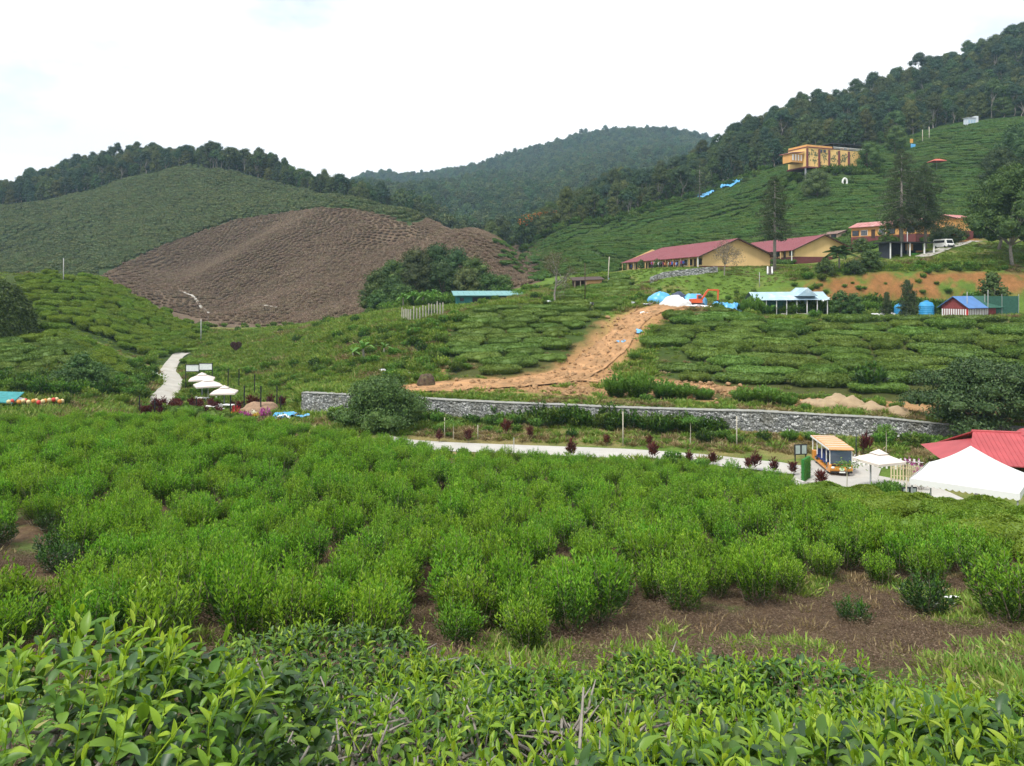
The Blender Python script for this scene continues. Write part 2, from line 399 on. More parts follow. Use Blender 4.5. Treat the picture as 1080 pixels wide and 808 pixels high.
def ground(x, y):
    """height of the land at world x, y (y is the distance straight ahead)"""
    x = np.atleast_1d(np.asarray(x, float)); y = np.atleast_1d(np.asarray(y, float))
    yy = np.maximum(y, 0.35)
    u = U0 + F * x / yy
    z = ground0(u, yy)
    wall = smooth(58, 66, yy) * (1 - smooth(92, 104, yy)) * (u > 300) * (u < 1400)     # level yard, road and terrace
    calm = 1 - 0.92 * wall
    plat = smooth(116, 122, yy) * (1 - smooth(150, 162, yy)) * smooth(560, 640, u)
    calm = calm * (1 - 0.8 * plat)
    z = z + calm * (0.10 * fbm(x / 1.3, yy / 1.3, 3, 3) * smooth(3, 12, yy)
                    + 0.55 * fbm(x / 9, yy / 9, 5, 3) * smooth(50, 110, yy)
                    + 7.0 * fbm(x / 62, yy / 62, 9, 3) * smooth(170, 290, yy)
                    + 10.5 * fbm(x / 40, yy / 60, 14, 2) * smooth(178, 215, yy) * (1 - smooth(300, 345, yy)) * smooth(90, 160, u) * (1 - smooth(540, 580, u))
                    + 22.0 * fbm(x / 210, yy / 210, 12, 4) * smooth(420, 900, yy))
    z = z + 0.55 * fbm(x / 1.7, yy / 1.7, 19, 4) * smooth(128.5, 130.5, yy) * (1 - smooth(137.5, 139, yy)) * smooth(790, 850, u)
    return z
def gz(x, y): return float(ground(x, y)[0])
def at(u, d, dz=0.0):
    """the point on the land at photo bearing u and distance d"""
    x = (u - U0) / F * d
    return Vector((x, d, gz(x, d) + dz))
def xu(u, d): return (u - U0) / F * d
# ------------------------------------------------------------------ the land itself
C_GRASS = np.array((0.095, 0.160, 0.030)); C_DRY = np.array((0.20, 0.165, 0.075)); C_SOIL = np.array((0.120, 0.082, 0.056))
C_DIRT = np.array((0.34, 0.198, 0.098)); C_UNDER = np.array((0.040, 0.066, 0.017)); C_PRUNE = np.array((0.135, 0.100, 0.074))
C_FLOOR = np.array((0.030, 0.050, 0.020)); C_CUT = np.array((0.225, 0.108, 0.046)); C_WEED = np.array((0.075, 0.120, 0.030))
BROWN_TOP = {60: 310, 104: 293, 135: 276, 165: 262, 200: 249, 250: 232, 300: 225, 340: 219, 380: 222, 410: 229, 432: 239, 445: 234, 458: 222, 475: 200, 600: 200}
def seg_dist(u, d, poly):
    """distance in world metres from points (u,d) to a polyline given as (u,d)"""
    x = (u - U0) / F * d; best = np.full(np.shape(x), 1e9)
    pts = [(xu(a, b), b) for a, b in poly]
    for (x0, y0), (x1, y1) in zip(pts[:-1], pts[1:]):
        dx, dy = x1 - x0, y1 - y0; L2 = dx * dx + dy * dy + 1e-9
        t = np.clip(((x - x0) * dx + (d - y0) * dy) / L2, 0, 1)
        best = np.minimum(best, np.hypot(x - x0 - t * dx, d - y0 - t * dy))
    return best
TRACK = [(430, 87.5), (480, 88), (540, 89), (590, 92), (620, 97), (640, 103), (656, 110), (676, 117), (704, 122), (745, 125.5)]
TRACK_R = [(600, 92), (680, 89), (740, 86), (800, 81), (850, 77.5), (930, 74)]
def is_brown(u, d, v):
    vb = np.interp(u, sorted(BROWN_TOP), [BROWN_TOP[k] for k in sorted(BROWN_TOP)])
    return (u > 100) & (u < 572) & (d > 172) & (d < 350) & (v > vb) & (v < 346)
def paint(x, y, z):
    u = U0 + F * x / y; d = y; v = V0 - z / d * F
    n = fbm(x / 2.2, y / 2.2, 31, 4); n2 = fbm(x / 7.0, y / 7.0, 37, 4); n3 = fbm(x / 0.35, y / 0.35, 41, 3)
    def mixc(c, target, w):
        w = np.clip(w, 0, 1)[:, None]; return c * (1 - w) + target * w
    c = np.tile(C_GRASS, (len(x), 1))
    c = mixc(c, C_DRY, smooth(0.05, 0.5, n2 + 0.3 * n) * 0.7)
    dc = lerp_tab(T_CREST, np.clip(u, -300, 1300))[:, 0]
    # tea field soil, with weeds towards the camera
    c = mixc(c, C_SOIL, (d < dc + 1.5) * 1.0)
    w = (d < dc) * smooth(0.0, 0.45, n + 0.5 * n3 - 0.12 + 0.5 * smooth(14.5, 11, d) + 0.25 * smooth(900, 1050, u) * smooth(18, 13, d))
    c = mixc(c, C_WEED, w * 0.85)
    c = mixc(c, C_DRY * 0.8, (d < dc) * smooth(0.1, 0.6, n2 + n3 * 0.7) * 0.45)
    # bank between road and wall
    c = mixc(c, C_DRY * 1.05, ((d > 62) & (d < 80) & (u > 430)) * smooth(-0.25, 0.35, n2 + 0.5 * n) * 0.75)
    # terrace
    terr = smooth(1.5, 4.5, d - (lerp_tab({k: P[k][2] for k in P}, u)[:, 0])) * smooth(415, 470, u) * (d < 100)
    c = mixc(c, C_DIRT * np.array((0.9, 0.95, 1.0)), terr * smooth(-0.35, 0.2, n2 + 0.4 * n + 0.2))
    # tea hillsides: dark green undergrowth between the hedges
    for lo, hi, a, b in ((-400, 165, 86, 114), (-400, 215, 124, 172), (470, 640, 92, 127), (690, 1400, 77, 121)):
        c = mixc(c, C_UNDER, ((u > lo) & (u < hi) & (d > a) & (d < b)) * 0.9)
    c = mixc(c, C_DRY * 0.9, ((d > 119) & (d < 128) & (u > 560) & (u < 1040)) * smooth(-0.1, 0.4, n2) * 0.8)
    td = seg_dist(u, d, TRACK)
    c = mixc(c, C_DIRT, smooth(5.5, 2.2, td + 2.2 * n) * (d > 84))
    td = seg_dist(u, d, TRACK_R)
    c = mixc(c, C_DIRT, smooth(4.2, 1.5, td + 2.0 * n) * (d > 70) * 0.9)
    c = mixc(c, C_SOIL * np.array((1.4, 1.25, 1.1)), smooth(2.2, 0.8, seg_dist(u, d, [(330, 96), (352, 101), (372, 104)]) + n))
    c = mixc(c, C_SOIL * 1.5, smooth(5, 2, seg_dist(u, d, [(215, 146), (240, 140), (300, 150)]) + 2 * n) * 0.8)
    c = mixc(c, C_SOIL * 1.4, ((d > 60) & (d < 80) & (u < 75)) * smooth(-0.4, 0.1, n2))
    # cut bank behind the greenhouses
    c = mixc(c, C_CUT, (smooth(131.5, 133.2, d) * smooth(138.2, 136.6, d)) * smooth(815, 865, u) * smooth(-0.45, 0.05, n + 0.5 * n2) * 0.95)
    c = mixc(c, C_CUT * 0.9, (smooth(127, 129, d) * smooth(136, 134, d)) * smooth(650, 700, u) * smooth(850, 800, u) * smooth(0.0, 0.4, n) * 0.6)
    c = mixc(c, C_CUT * 1.1, smooth(6, 3, np.hypot((u - 1012) / F * d, d - 172)) * 0.9)
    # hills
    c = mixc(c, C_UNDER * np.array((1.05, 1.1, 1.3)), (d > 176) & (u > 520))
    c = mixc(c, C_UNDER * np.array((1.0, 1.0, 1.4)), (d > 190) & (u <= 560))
    c = mixc(c, C_PRUNE, is_brown(u, d, v) * 1.0)
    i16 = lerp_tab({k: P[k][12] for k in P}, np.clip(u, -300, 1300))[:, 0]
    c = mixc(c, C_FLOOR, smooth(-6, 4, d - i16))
    c = c * (1 + 0.22 * n + 0.25 * n3 * (d < 60))[:, None]
    return np.clip(c, 0.004, 0.9)

def land_material():
    m, nt, n, l, b = new_mat('land_soil_and_grass')
    at_ = n.new('ShaderNodeAttribute'); at_.attribute_name = 'ground'
    tc = n.new('ShaderNodeTexCoord')
    n1 = n.new('ShaderNodeTexNoise'); n1.inputs['Scale'].default_value = 9.0; n1.inputs['Detail'].default_value = 8; n1.inputs['Roughness'].default_value = 0.7
    n2 = n.new('ShaderNodeTexNoise'); n2.inputs['Scale'].default_value = 1.1; n2.inputs['Detail'].default_value = 9; n2.inputs['Roughness'].default_value = 0.72
    for q in (n1, n2): l.new(tc.outputs['Object'], q.inputs['Vector'])
    r1 = ramp(n, [(0.25, (0.55, 0.53, 0.5)), (0.75, (1.45, 1.42, 1.35))]); l.new(n1.outputs['Fac'], r1.inputs['Fac'])
    r2 = ramp(n, [(0.3, (0.72, 0.75, 0.7)), (0.7, (1.28, 1.24, 1.2))]); l.new(n2.outputs['Fac'], r2.inputs['Fac'])
    m1 = n.new('ShaderNodeMixRGB'); m1.blend_type = 'MULTIPLY'; m1.inputs['Fac'].default_value = 1
    m2 = n.new('ShaderNodeMixRGB'); m2.blend_type = 'MULTIPLY'; m2.inputs['Fac'].default_value = 1
    l.new(at_.outputs['Color'], m1.inputs['Color1']); l.new(r1.outputs['Color'], m1.inputs['Color2'])
    l.new(m1.outputs['Color'], m2.inputs['Color1']); l.new(r2.outputs['Color'], m2.inputs['Color2'])
    l.new(m2.outputs['Color'], b.inputs['Base Color'])
    b.inputs['Roughness'].default_value = 0.95; b.inputs['Specular IOR Level'].default_value = 0.1
    bp = n.new('ShaderNodeBump'); bp.inputs['Strength'].default_value = 0.8; bp.inputs['Distance'].default_value = 0.12
    l.new(n1.outputs['Fac'], bp.inputs['Height']); l.new(bp.outputs['Normal'], b.inputs['Normal'])
    return m

def build_land():
    us = np.concatenate([np.linspace(-2600, -320, 60)[:-1], np.arange(-320, 300, 3.0), np.arange(300, 336, 1.0), np.arange(336, 1300, 2.6), np.linspace(1300, 3600, 60)])
    ds = np.concatenate([np.geomspace(0.32, 12, 60)[:-1], np.geomspace(12, 62, 130)[:-1], np.linspace(62, 92, 110)[:-1], np.geomspace(92, 180, 150)[:-1],
                         np.geomspace(180, 460, 170)[:-1], np.geomspace(460, 2150, 90)])
    UU, DD = np.meshgrid(us, ds, indexing='ij')
    X = (UU - U0) / F * DD
    Z = ground(X.ravel(), DD.ravel())
    V = np.stack([X.ravel(), DD.ravel(), Z], -1)
    nu, nd = len(us), len(ds)
    idx = np.arange(nu * nd).reshape(nu, nd)
    q = np.stack([idx[:-1, :-1], idx[1:, :-1], idx[1:, 1:], idx[:-1, 1:]], -1).reshape(-1, 4)
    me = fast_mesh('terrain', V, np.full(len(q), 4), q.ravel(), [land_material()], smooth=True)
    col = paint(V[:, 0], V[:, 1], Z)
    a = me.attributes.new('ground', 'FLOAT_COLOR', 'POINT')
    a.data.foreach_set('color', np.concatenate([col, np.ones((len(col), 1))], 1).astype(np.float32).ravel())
    tag(link('terrain', me), 'hilly land with tea field soil, grass banks and bare slopes', 'terrain', kind='structure')
build_land()

def ribbon(name, poly, width, mat, label, cat, lift=0.06, step=0.6, cross=6, wvar=0.0, ruts=0.0):
    """a road or path draped on the land along a (u,d) or world polyline"""
    pts = [Vector((xu(a, b), b)) for a, b in poly]
    out = []
    for p, q in zip(pts[:-1], pts[1:]):
        k = max(2, int((q - p).length / step))
        out += [p.lerp(q, t / k) for t in range(k)]
    out.append(pts[-1])
    for _ in range(8):                      # round the corners
        out = [out[0]] + [(out[i - 1] + out[i] * 2 + out[i + 1]) / 4 for i in range(1, len(out) - 1)] + [out[-1]]
    L = len(out); vs = []; fs = []
    for i, p in enumerate(out):
        t = (out[min(i + 1, L - 1)] - out[max(i - 1, 0)]).normalized(); nrm = Vector((-t.y, t.x))
        w = width if not hasattr(width, '__call__') else width(i / (L - 1))
        w = w * (1 + wvar * float(fbm(np.array([i * 0.13]), np.array([3.3]), 77, 3)[0]))
        for k in range(cross + 1):
            s = k / cross - 0.5
            q = p + nrm * (w * s)
            zz = gz(q.x, q.y) + lift
            if ruts: zz += ruts * (math.sin(s * 26 + 0.8 * math.sin(i * 0.05)) * 0.5 + 0.5) + ruts * 1.6 * float(fbm(np.array([q.x * 0.9]), np.array([q.y * 0.5]), 88, 3)[0])
            vs.append((q.x, q.y, zz))
    n = cross + 1
    for i in range(L - 1):
        for k in range(cross):
            fs.append((i * n + k, i * n + k + 1, (i + 1) * n + k + 1, (i + 1) * n + k))
    me = bpy.data.meshes.new(name); me.from_pydata(vs, [], fs); me.materials.append(mat)
    me.polygons.foreach_set('use_smooth', np.full(len(fs), True)); me.update()
    return tag(link(name, me), label, cat, kind='structure')

M_CONC = surf('pale_concrete', (0.40, 0.385, 0.355), 0.9, 0.10, 0.7, bump=0.25, bscale=9, stain=(0.36, 0.33, 0.28), stain_amt=0.5)
M_PATH = surf('pale_path_concrete', (0.38, 0.36, 0.32), 0.9, 0.12, 0.8, bump=0.2, stain=(0.3, 0.26, 0.2), stain_amt=0.5)
M_DIRT = surf('orange_dirt', (0.37, 0.212, 0.105), 0.95, 0.28, 0.8, bump=1.0, bscale=2.6, stain=(0.17, 0.115, 0.06), stain_amt=0.8, spec=0.1)
ribbon('road', [(400, 68.6), (470, 67.0), (560, 65.6), (660, 64.0), (740, 62.0), (800, 60.2), (860, 58.0), (915, 55.4), (960, 52.5), (1000, 48)], 3.3, M_CONC,
       'pale concrete road below the stone wall', 'road', lift=0.05, wvar=0.03)
ribbon('yard', [(840, 57.6), (880, 56.4), (925, 55)], lambda t: 7.5 + 4.5 * math.sin(math.pi * t), M_CONC, 'pale concrete yard under the shuttle bus', 'yard', lift=0.075, cross=14)
ribbon('dirt_track', TRACK, lambda t: 6.4 - 2.6 * min(1, t * 1.6), M_DIRT, 'orange dirt track climbing to the tarps', 'track', lift=0.08, wvar=0.3, cross=26, step=0.5, ruts=0.14)
ribbon('dirt_track', TRACK_R, 2.3, M_DIRT, 'orange dirt strip running right along the terrace above the stone wall', 'track', lift=0.07, wvar=0.5, cross=12, ruts=0.12)
ribbon('footpath', [(168, 90), (173, 97), (181, 104), (184, 109), (177, 118), (181, 126), (188, 135), (196, 139)], lambda t: 2.7 - 0.9 * t, M_PATH,
       'pale path winding into the valley past the parasols', 'path', lift=0.12, step=0.4)
ribbon('footpath', [(30, 124), (36, 121), (43, 119), (52, 117)], 2.4, M_PATH, 'short pale path between the left tea slopes', 'path', lift=0.15)
ribbon('footpath', [(300, 161), (338, 160), (343, 165), (348, 160), (362, 158), (385, 156)], 1.6, M_PATH, 'pale path at the foot of the brown hill', 'path', lift=0.2)
ribbon('footpath', [(190, 249), (203, 243), (222, 228), (245, 216), (292, 205)], 0.8, M_PATH, 'thin pale path cutting across the brown hill', 'path', lift=0.5)
ribbon('footpath', [(972, 148), (990, 152), (1003, 158), (1022, 166), (1030, 171)], 2.6, M_PATH, 'pale drive behind the black pavilion', 'path', lift=0.12)
ribbon('stream', [(246, 106), (251, 112), (253, 118), (260, 124), (268, 130)], 1.1, surf('grey_stream', (0.35, 0.36, 0.35), 0.25, 0.2, 2), 'thin grey stream in the grassy valley', 'stream', lift=0.08)
ribbon('footpath', [(905, 43.5), (940, 42), (985, 40.5), (1040, 39.2), (1120, 38)], 1.6, M_PATH, 'pale path running behind the white canopy', 'path', lift=0.08)

# ------------------------------------------------------------------ air
hm = bpy.data.materials.new('air_haze'); hm.use_nodes = True
_n = hm.node_tree.nodes; _n.clear()
_o = _n.new('ShaderNodeOutputMaterial'); _v = _n.new('ShaderNodeVolumePrincipled')
_v.inputs['Color'].default_value = (0.52, 0.76, 1.0, 1); _v.inputs['Density'].default_value = 0.00016
_v.inputs['Anisotropy'].default_value = 0.2
hm.node_tree.links.new(_v.outputs['Volume'], _o.inputs['Volume'])
hb = MB(); hb.bbox(-4200, 5200, -60, 2200, -110, 420)
tag(hb.build('haze', hm), 'thin pale air over the whole valley', 'haze', kind='stuff')
# ------------------------------------------------------------------ plants: leaves, bushes, hedges, trees
class Geo:
    """numpy mesh collector"""
    def __init__(s): s.v = []; s.n = []; s.l = []; s.m = []; s.c = 0
    def add(s, V, Fc, m=0):
        V = np.asarray(V, float).reshape(-1, 3); Fc = np.asarray(Fc, np.int64)
        s.v.append(V); s.n.append(np.full(len(Fc), Fc.shape[1])); s.l.append((Fc + s.c).ravel()); s.m.append(np.full(len(Fc), m)); s.c += len(V)
        return s
    def add_mb(s, mb, m=0):
        for k in sorted({len(f) for f in mb.f}):
            sel = [f for f in mb.f if len(f) == k]
            used = np.array(sel)
            s.v.append(np.zeros((0, 3))); s.n.append(np.full(len(sel), k)); s.l.append((used + s.c).ravel()); s.m.append(np.full(len(sel), m))
        s.v.append(np.array(mb.v, float)); s.c += len(mb.v)
        return s
    def mesh(s, name, mats, smooth=False):
        if not isinstance(mats, (list, tuple)): mats = [mats]
        return fast_mesh(name, np.concatenate(s.v), np.concatenate(s.n), np.concatenate(s.l), mats, np.concatenate(s.m), smooth)

def unit(a): return a / np.maximum(np.linalg.norm(a, axis=-1, keepdims=True), 1e-9)

def leaf_cards(g, pos, axis, nrm, length, width, m=0, fold=0.25, droop=0.15):
    """folded four-point leaves"""
    N = len(pos); axis = unit(axis); side = unit(np.cross(axis, nrm)); up = np.cross(side, axis)
    L = np.broadcast_to(np.asarray(length, float), (N,))[:, None]; W = np.broadcast_to(np.asarray(width, float), (N,))[:, None]
    tip = pos + axis * L - up * L * droop
    a = pos + axis * L * 0.45 + side * W * 0.5 + up * W * fold
    b = pos + axis * L * 0.45 - side * W * 0.5 + up * W * fold
    V = np.stack([pos, a, tip, b], 1).reshape(-1, 3)
    k = np.arange(N)[:, None] * 4
    Fc = np.concatenate([k + np.array([[0, 1, 2]]), k + np.array([[0, 2, 3]])])
    return g.add(V, Fc, m)

def leaf_long(g, pos, axis, nrm, length, width, curv, m=0, fold=0.3):
    """curved, folded leaves with a real outline, for close up"""
    N = len(pos); axis = unit(axis); side = unit(np.cross(axis, nrm)); up = np.cross(side, axis)
    L = np.broadcast_to(np.asarray(length, float), (N,))[:, None]; W = np.broadcast_to(np.asarray(width, float), (N,))[:, None]
    curv = np.broadcast_to(np.asarray(curv, float), (N,))[:, None]
    ts = (0, 0.12, 0.3, 0.52, 0.74, 0.9, 1.0); ws = (0.02, 0.5, 0.88, 1.0, 0.74, 0.34, 0)
    rows = []
    for t, w in zip(ts, ws):
        mid = pos + axis * L * (t - 0.18 * np.abs(curv) * t * t) - up * L * curv * t * t
        rows.append((mid, mid + side * W * 0.5 * w + up * W * w * fold, mid - side * W * 0.5 * w + up * W * w * fold))
    verts = [rows[0][0]]
    for r in rows[1:-1]: verts += [r[0], r[1], r[2]]
    verts.append(rows[-1][0])
    V = np.stack(verts, 1); nv = V.shape[1]
    k = np.arange(N)[:, None] * nv
    tri = []; quad = []
    tri += [(0, 2, 1), (0, 1, 3)]
    for i in range(len(ts) - 3):
        b0 = 1 + 3 * i; b1 = b0 + 3
        quad += [(b0, b0 + 1, b1 + 1, b1), (b0, b1, b1 + 2, b0 + 2)]
    e = nv - 1; b0 = 1 + 3 * (len(ts) - 3)
    tri += [(b0, b0 + 1, e), (b0, e, b0 + 2)]
    g.add(V.reshape(-1, 3), np.concatenate([k + np.array([t]) for t in tri]), m)
    c0 = g.c - N * nv
    Q = np.concatenate([k + np.array([q]) for q in quad])
    g.n.append(np.full(len(Q), 4)); g.l.append((Q + c0).ravel()); g.m.append(np.full(len(Q), m))
    return g

def rdir(rng, n):
    return unit(rng.normal(size=(n, 3)))

# leaf colours (albedo)
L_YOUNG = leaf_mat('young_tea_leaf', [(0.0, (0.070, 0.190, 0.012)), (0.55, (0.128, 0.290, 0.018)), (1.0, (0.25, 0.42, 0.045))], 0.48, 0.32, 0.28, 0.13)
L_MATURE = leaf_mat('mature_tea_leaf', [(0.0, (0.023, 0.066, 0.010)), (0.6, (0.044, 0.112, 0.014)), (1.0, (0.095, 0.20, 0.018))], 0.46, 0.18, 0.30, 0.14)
L_DARK = leaf_mat('dark_tea_leaf', [(0.0, (0.020, 0.055, 0.018)), (0.7, (0.034, 0.078, 0.024)), (1.0, (0.055, 0.10, 0.03))], 0.33, 0.1, 0.5, 0.12)
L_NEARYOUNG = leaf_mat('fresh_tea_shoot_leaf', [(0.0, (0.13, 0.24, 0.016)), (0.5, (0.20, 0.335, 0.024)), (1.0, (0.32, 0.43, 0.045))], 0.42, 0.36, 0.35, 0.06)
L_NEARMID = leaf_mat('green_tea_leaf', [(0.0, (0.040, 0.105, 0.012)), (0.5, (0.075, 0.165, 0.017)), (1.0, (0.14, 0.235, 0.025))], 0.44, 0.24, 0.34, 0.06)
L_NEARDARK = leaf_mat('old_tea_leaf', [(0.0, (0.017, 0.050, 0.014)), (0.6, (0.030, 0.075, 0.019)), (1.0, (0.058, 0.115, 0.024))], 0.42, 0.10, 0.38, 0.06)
L_HEDGE = leaf_mat('clipped_tea_leaf', [(0.0, (0.060, 0.118, 0.018)), (0.5, (0.096, 0.172, 0.024)), (1.0, (0.155, 0.235, 0.040))], 0.5, 0.15, 0.3, 0.16)
L_HEDGEBRIGHT = leaf_mat('bright_clipped_tea_leaf', [(0.0, (0.080, 0.155, 0.014)), (0.5, (0.130, 0.215, 0.020)), (1.0, (0.19, 0.275, 0.03))], 0.5, 0.2, 0.3, 0.12)  # yellow green leaf colour of the brighter hedges
L_HILLTEA = leaf_mat('hill_tea_leaf', [(0.0, (0.048, 0.105, 0.022)), (0.5, (0.078, 0.150, 0.030)), (1.0, (0.12, 0.195, 0.042))], 0.6, 0.1, 0.2, 0.16)
L_GREYTEA = leaf_mat('grey_green_tea_leaf', [(0.0, (0.055, 0.090, 0.034)), (0.5, (0.105, 0.145, 0.056)), (1.0, (0.19, 0.215, 0.11))], 0.6, 0.1, 0.2, 0.2)
L_TWIG = leaf_mat('pruned_grey_twig', [(0.0, (0.092, 0.068, 0.044)), (0.5, (0.210, 0.158, 0.105)), (1.0, (0.36, 0.285, 0.20))], 0.9, 0.0, 0.1, 0.15)
L_TREE = leaf_mat('dark_tree_leaf', [(0.0, (0.028, 0.060, 0.020)), (0.5, (0.048, 0.090, 0.028)), (1.0, (0.085, 0.130, 0.042))], 0.55, 0.12, 0.25, 0.38)
L_TREEGREEN = leaf_mat('green_tree_leaf', [(0.0, (0.036, 0.080, 0.020)), (0.5, (0.056, 0.110, 0.026)), (1.0, (0.090, 0.150, 0.036))], 0.55, 0.15, 0.25, 0.18)  # leaf colour of the greener trees
L_CONIFER = leaf_mat('dark_needle', [(0.0, (0.032, 0.054, 0.022)), (0.5, (0.052, 0.080, 0.032)), (1.0, (0.085, 0.115, 0.048))], 0.6, 0.05, 0.2, 0.1)
L_GRASS = leaf_mat('grass_blade', [(0.0, (0.100, 0.190, 0.024)), (0.5, (0.155, 0.260, 0.038)), (0.85, (0.23, 0.31, 0.065)), (1.0, (0.36, 0.33, 0.15))], 0.6, 0.2, 0.2, 0.2)
L_DRY = leaf_mat('dry_grass_blade', [(0.0, (0.15, 0.125, 0.055)), (0.5, (0.26, 0.21, 0.10)), (1.0, (0.38, 0.32, 0.18))], 0.8, 0.15, 0.1, 0.2)
L_WEED = leaf_mat('bright_weed_leaf', [(0.0, (0.060, 0.155, 0.022)), (0.5, (0.095, 0.215, 0.030)), (1.0, (0.15, 0.28, 0.045))], 0.5, 0.25, 0.3, 0.1)
L_RED = leaf_mat('dark_red_leaf', [(0.0, (0.055, 0.012, 0.014)), (0.5, (0.10, 0.022, 0.022)), (1.0, (0.16, 0.05, 0.03))], 0.45, 0.15, 0.4, 0.15)
L_ORANGE = leaf_mat('orange_blossom', [(0.0, (0.45, 0.10, 0.02)), (1.0, (0.60, 0.20, 0.05))], 0.6, 0.2, 0.2, 0.1)
L_MAGENTA = leaf_mat('magenta_blossom', [(0.0, (0.30, 0.04, 0.22)), (1.0, (0.45, 0.10, 0.35))], 0.6, 0.2, 0.2, 0.1)
L_LITTER = leaf_mat('fallen_leaf', [(0.0, (0.075, 0.050, 0.034)), (0.5, (0.135, 0.096, 0.064)), (1.0, (0.25, 0.19, 0.13))], 0.8, 0.05, 0.2, 0.1)
M_BARK = surf('brown_bark', (0.16, 0.125, 0.095), 0.9, 0.35, 6, bump=0.8, bscale=18, stain=(0.30, 0.28, 0.24), stain_amt=0.5)
M_BARKG = surf('grey_bark', (0.25, 0.225, 0.195), 0.9, 0.25, 4, bump=0.7, bscale=14, stain=(0.12, 0.1, 0.08), stain_amt=0.5)

def bush_geo(rng, n_stem=46, h=1.2, r=0.78, leaves=42, size=(0.075, 0.115), young=0.45, mats=(0, 1), stem_m=2, spread=1.25, wratio=0.4, t0=0.3):
    """a shrub of many stems rising from one root, leafy along the outer part of each"""
    g = Geo(); mb = MB()
    pos, ax, nr, yo = [], [], [], []
    for i in range(n_stem):
        th = spread * math.sqrt((i + 0.5) / n_stem); ph = i * 2.39996 + rng.uniform(-0.4, 0.4)
        k = rng.uniform(0.82, 1.1)
        end = np.array([r * math.sin(th) * math.cos(ph), r * math.sin(th) * math.sin(ph), h * (0.30 + 0.70 * math.cos(th) ** 0.8)]) * k
        base = np.array([rng.normal(0, 0.06), rng.normal(0, 0.06), -0.05])
        ctrl = base * 0.4 + end * np.array([0.75, 0.75, 0.42]) + rng.normal(0, 0.05, 3)
        if i % 3 == 0: mb.tube([tuple(base), tuple(ctrl), tuple(end)], [0.016, 0.010, 0.004], 4, cap=False)
        n = int(leaves * rng.uniform(0.8, 1.2))
        t = t0 + (1 - t0) * rng.uniform(0, 1, n) ** 0.75
        p = (1 - t)[:, None] ** 2 * base + (2 * t * (1 - t))[:, None] * ctrl + (t ** 2)[:, None] * end
        tan = unit((2 * (1 - t))[:, None] * (ctrl - base) + (2 * t)[:, None] * (end - ctrl))
        d = rdir(rng, n)
        p = p + d * 0.055
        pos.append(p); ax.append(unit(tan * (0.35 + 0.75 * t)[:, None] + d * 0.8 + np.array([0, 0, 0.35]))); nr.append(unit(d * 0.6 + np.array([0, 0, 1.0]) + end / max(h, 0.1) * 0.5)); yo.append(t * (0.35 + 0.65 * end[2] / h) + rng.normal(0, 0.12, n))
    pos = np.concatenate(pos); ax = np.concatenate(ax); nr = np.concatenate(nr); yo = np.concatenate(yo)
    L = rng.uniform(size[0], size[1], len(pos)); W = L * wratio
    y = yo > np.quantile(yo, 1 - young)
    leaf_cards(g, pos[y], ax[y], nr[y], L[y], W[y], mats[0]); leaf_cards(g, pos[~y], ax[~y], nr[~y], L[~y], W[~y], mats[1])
    g.add_mb(mb, stem_m)
    return g

def hedge_geo(rng, L=5.0, W=1.7, H=0.85, cards=1500, size=0.15, seed=0, mat=0, bark=1, flat=0.30, nu=40, nv=12):
    """a clipped tea hedge: flat rounded top, undercut sides"""
    g = Geo()
    prof = [(0.55, 0.0), (0.80, 0.28), (0.97, 0.60), (1.0, 0.76), (0.93, 0.90), (0.72, 0.975), (0.36, 1.0), (0.0, 1.01)]
    vs = []
    for (rr, zz) in prof:
        for k in range(nu):
            a = 2 * math.pi * k / nu; ca, sa = math.cos(a), math.sin(a)
            x = L / 2 * math.copysign(abs(ca) ** 0.55, ca) * rr; y = W / 2 * math.copysign(abs(sa) ** 0.75, sa) * rr
            vs.append((x, y, zz * H))
    V = np.array(vs)
    def warp(V):
        s = seed * 13.7
        n1 = fbm(V[:, 0] / 1.4 + s, V[:, 1] / 1.2, 5, 3); n2 = fbm(V[:, 0] / 0.5 + s, V[:, 1] / 0.5 + V[:, 2], 8, 2)
        W_ = V.copy()
        W_[:, 2] *= 1 + 0.30 * n1 + 0.16 * n2
        W_[:, 1] += 0.35 * W / 1.7 * fbm(V[:, 0] / 2.2 + s, V[:, 0] * 0 + 4.4, 15, 2) + 0.10 * n2
        W_[:, 1] *= 1 + 0.55 * fbm(V[:, 0] / 1.1 + s, V[:, 0] * 0 + 1.4, 16, 2)
        W_[:, 0] *= 1 + 0.10 * n1
        return W_
    Vw = warp(V)
    fs = []
    for i in range(len(prof) - 1):
        for k in range(nu):
            k2 = (k + 1) % nu; fs.append((i * nu + k, i * nu + k2, (i + 1) * nu + k2, (i + 1) * nu + k))
    g.add(Vw, fs, mat)
    # leaves over the surface
    i = rng.choice([1, 2, 3, 4, 5, 6], cards, p=[0.10, 0.16, 0.16, 0.18, 0.2, 0.2]); k = rng.integers(0, nu, cards); f1 = rng.uniform(0, 1, cards)[:, None]; f2 = rng.uniform(0, 1, cards)[:, None]
    idx = lambda a, b: Vw[a * nu + b % nu]
    p = (idx(i, k) * (1 - f1) + idx(i, k + 1) * f1) * (1 - f2) + (idx(i + 1, k) * (1 - f1) + idx(i + 1, k + 1) * f1) * f2
    nrm = unit(np.stack([p[:, 0] / L * 1.2, p[:, 1] / W * 2.4, (p[:, 2] - 0.45 * H) / H * 2.6], -1))
    d = rdir(rng, cards)
    axis = unit(d * 0.9 + nrm * 0.75)
    leaf_cards(g, p - nrm * 0.03, axis, unit(nrm + d * 0.5), rng.uniform(0.7, 1.3, cards) * size, rng.uniform(0.4, 0.7, cards) * size, mat)
    return g

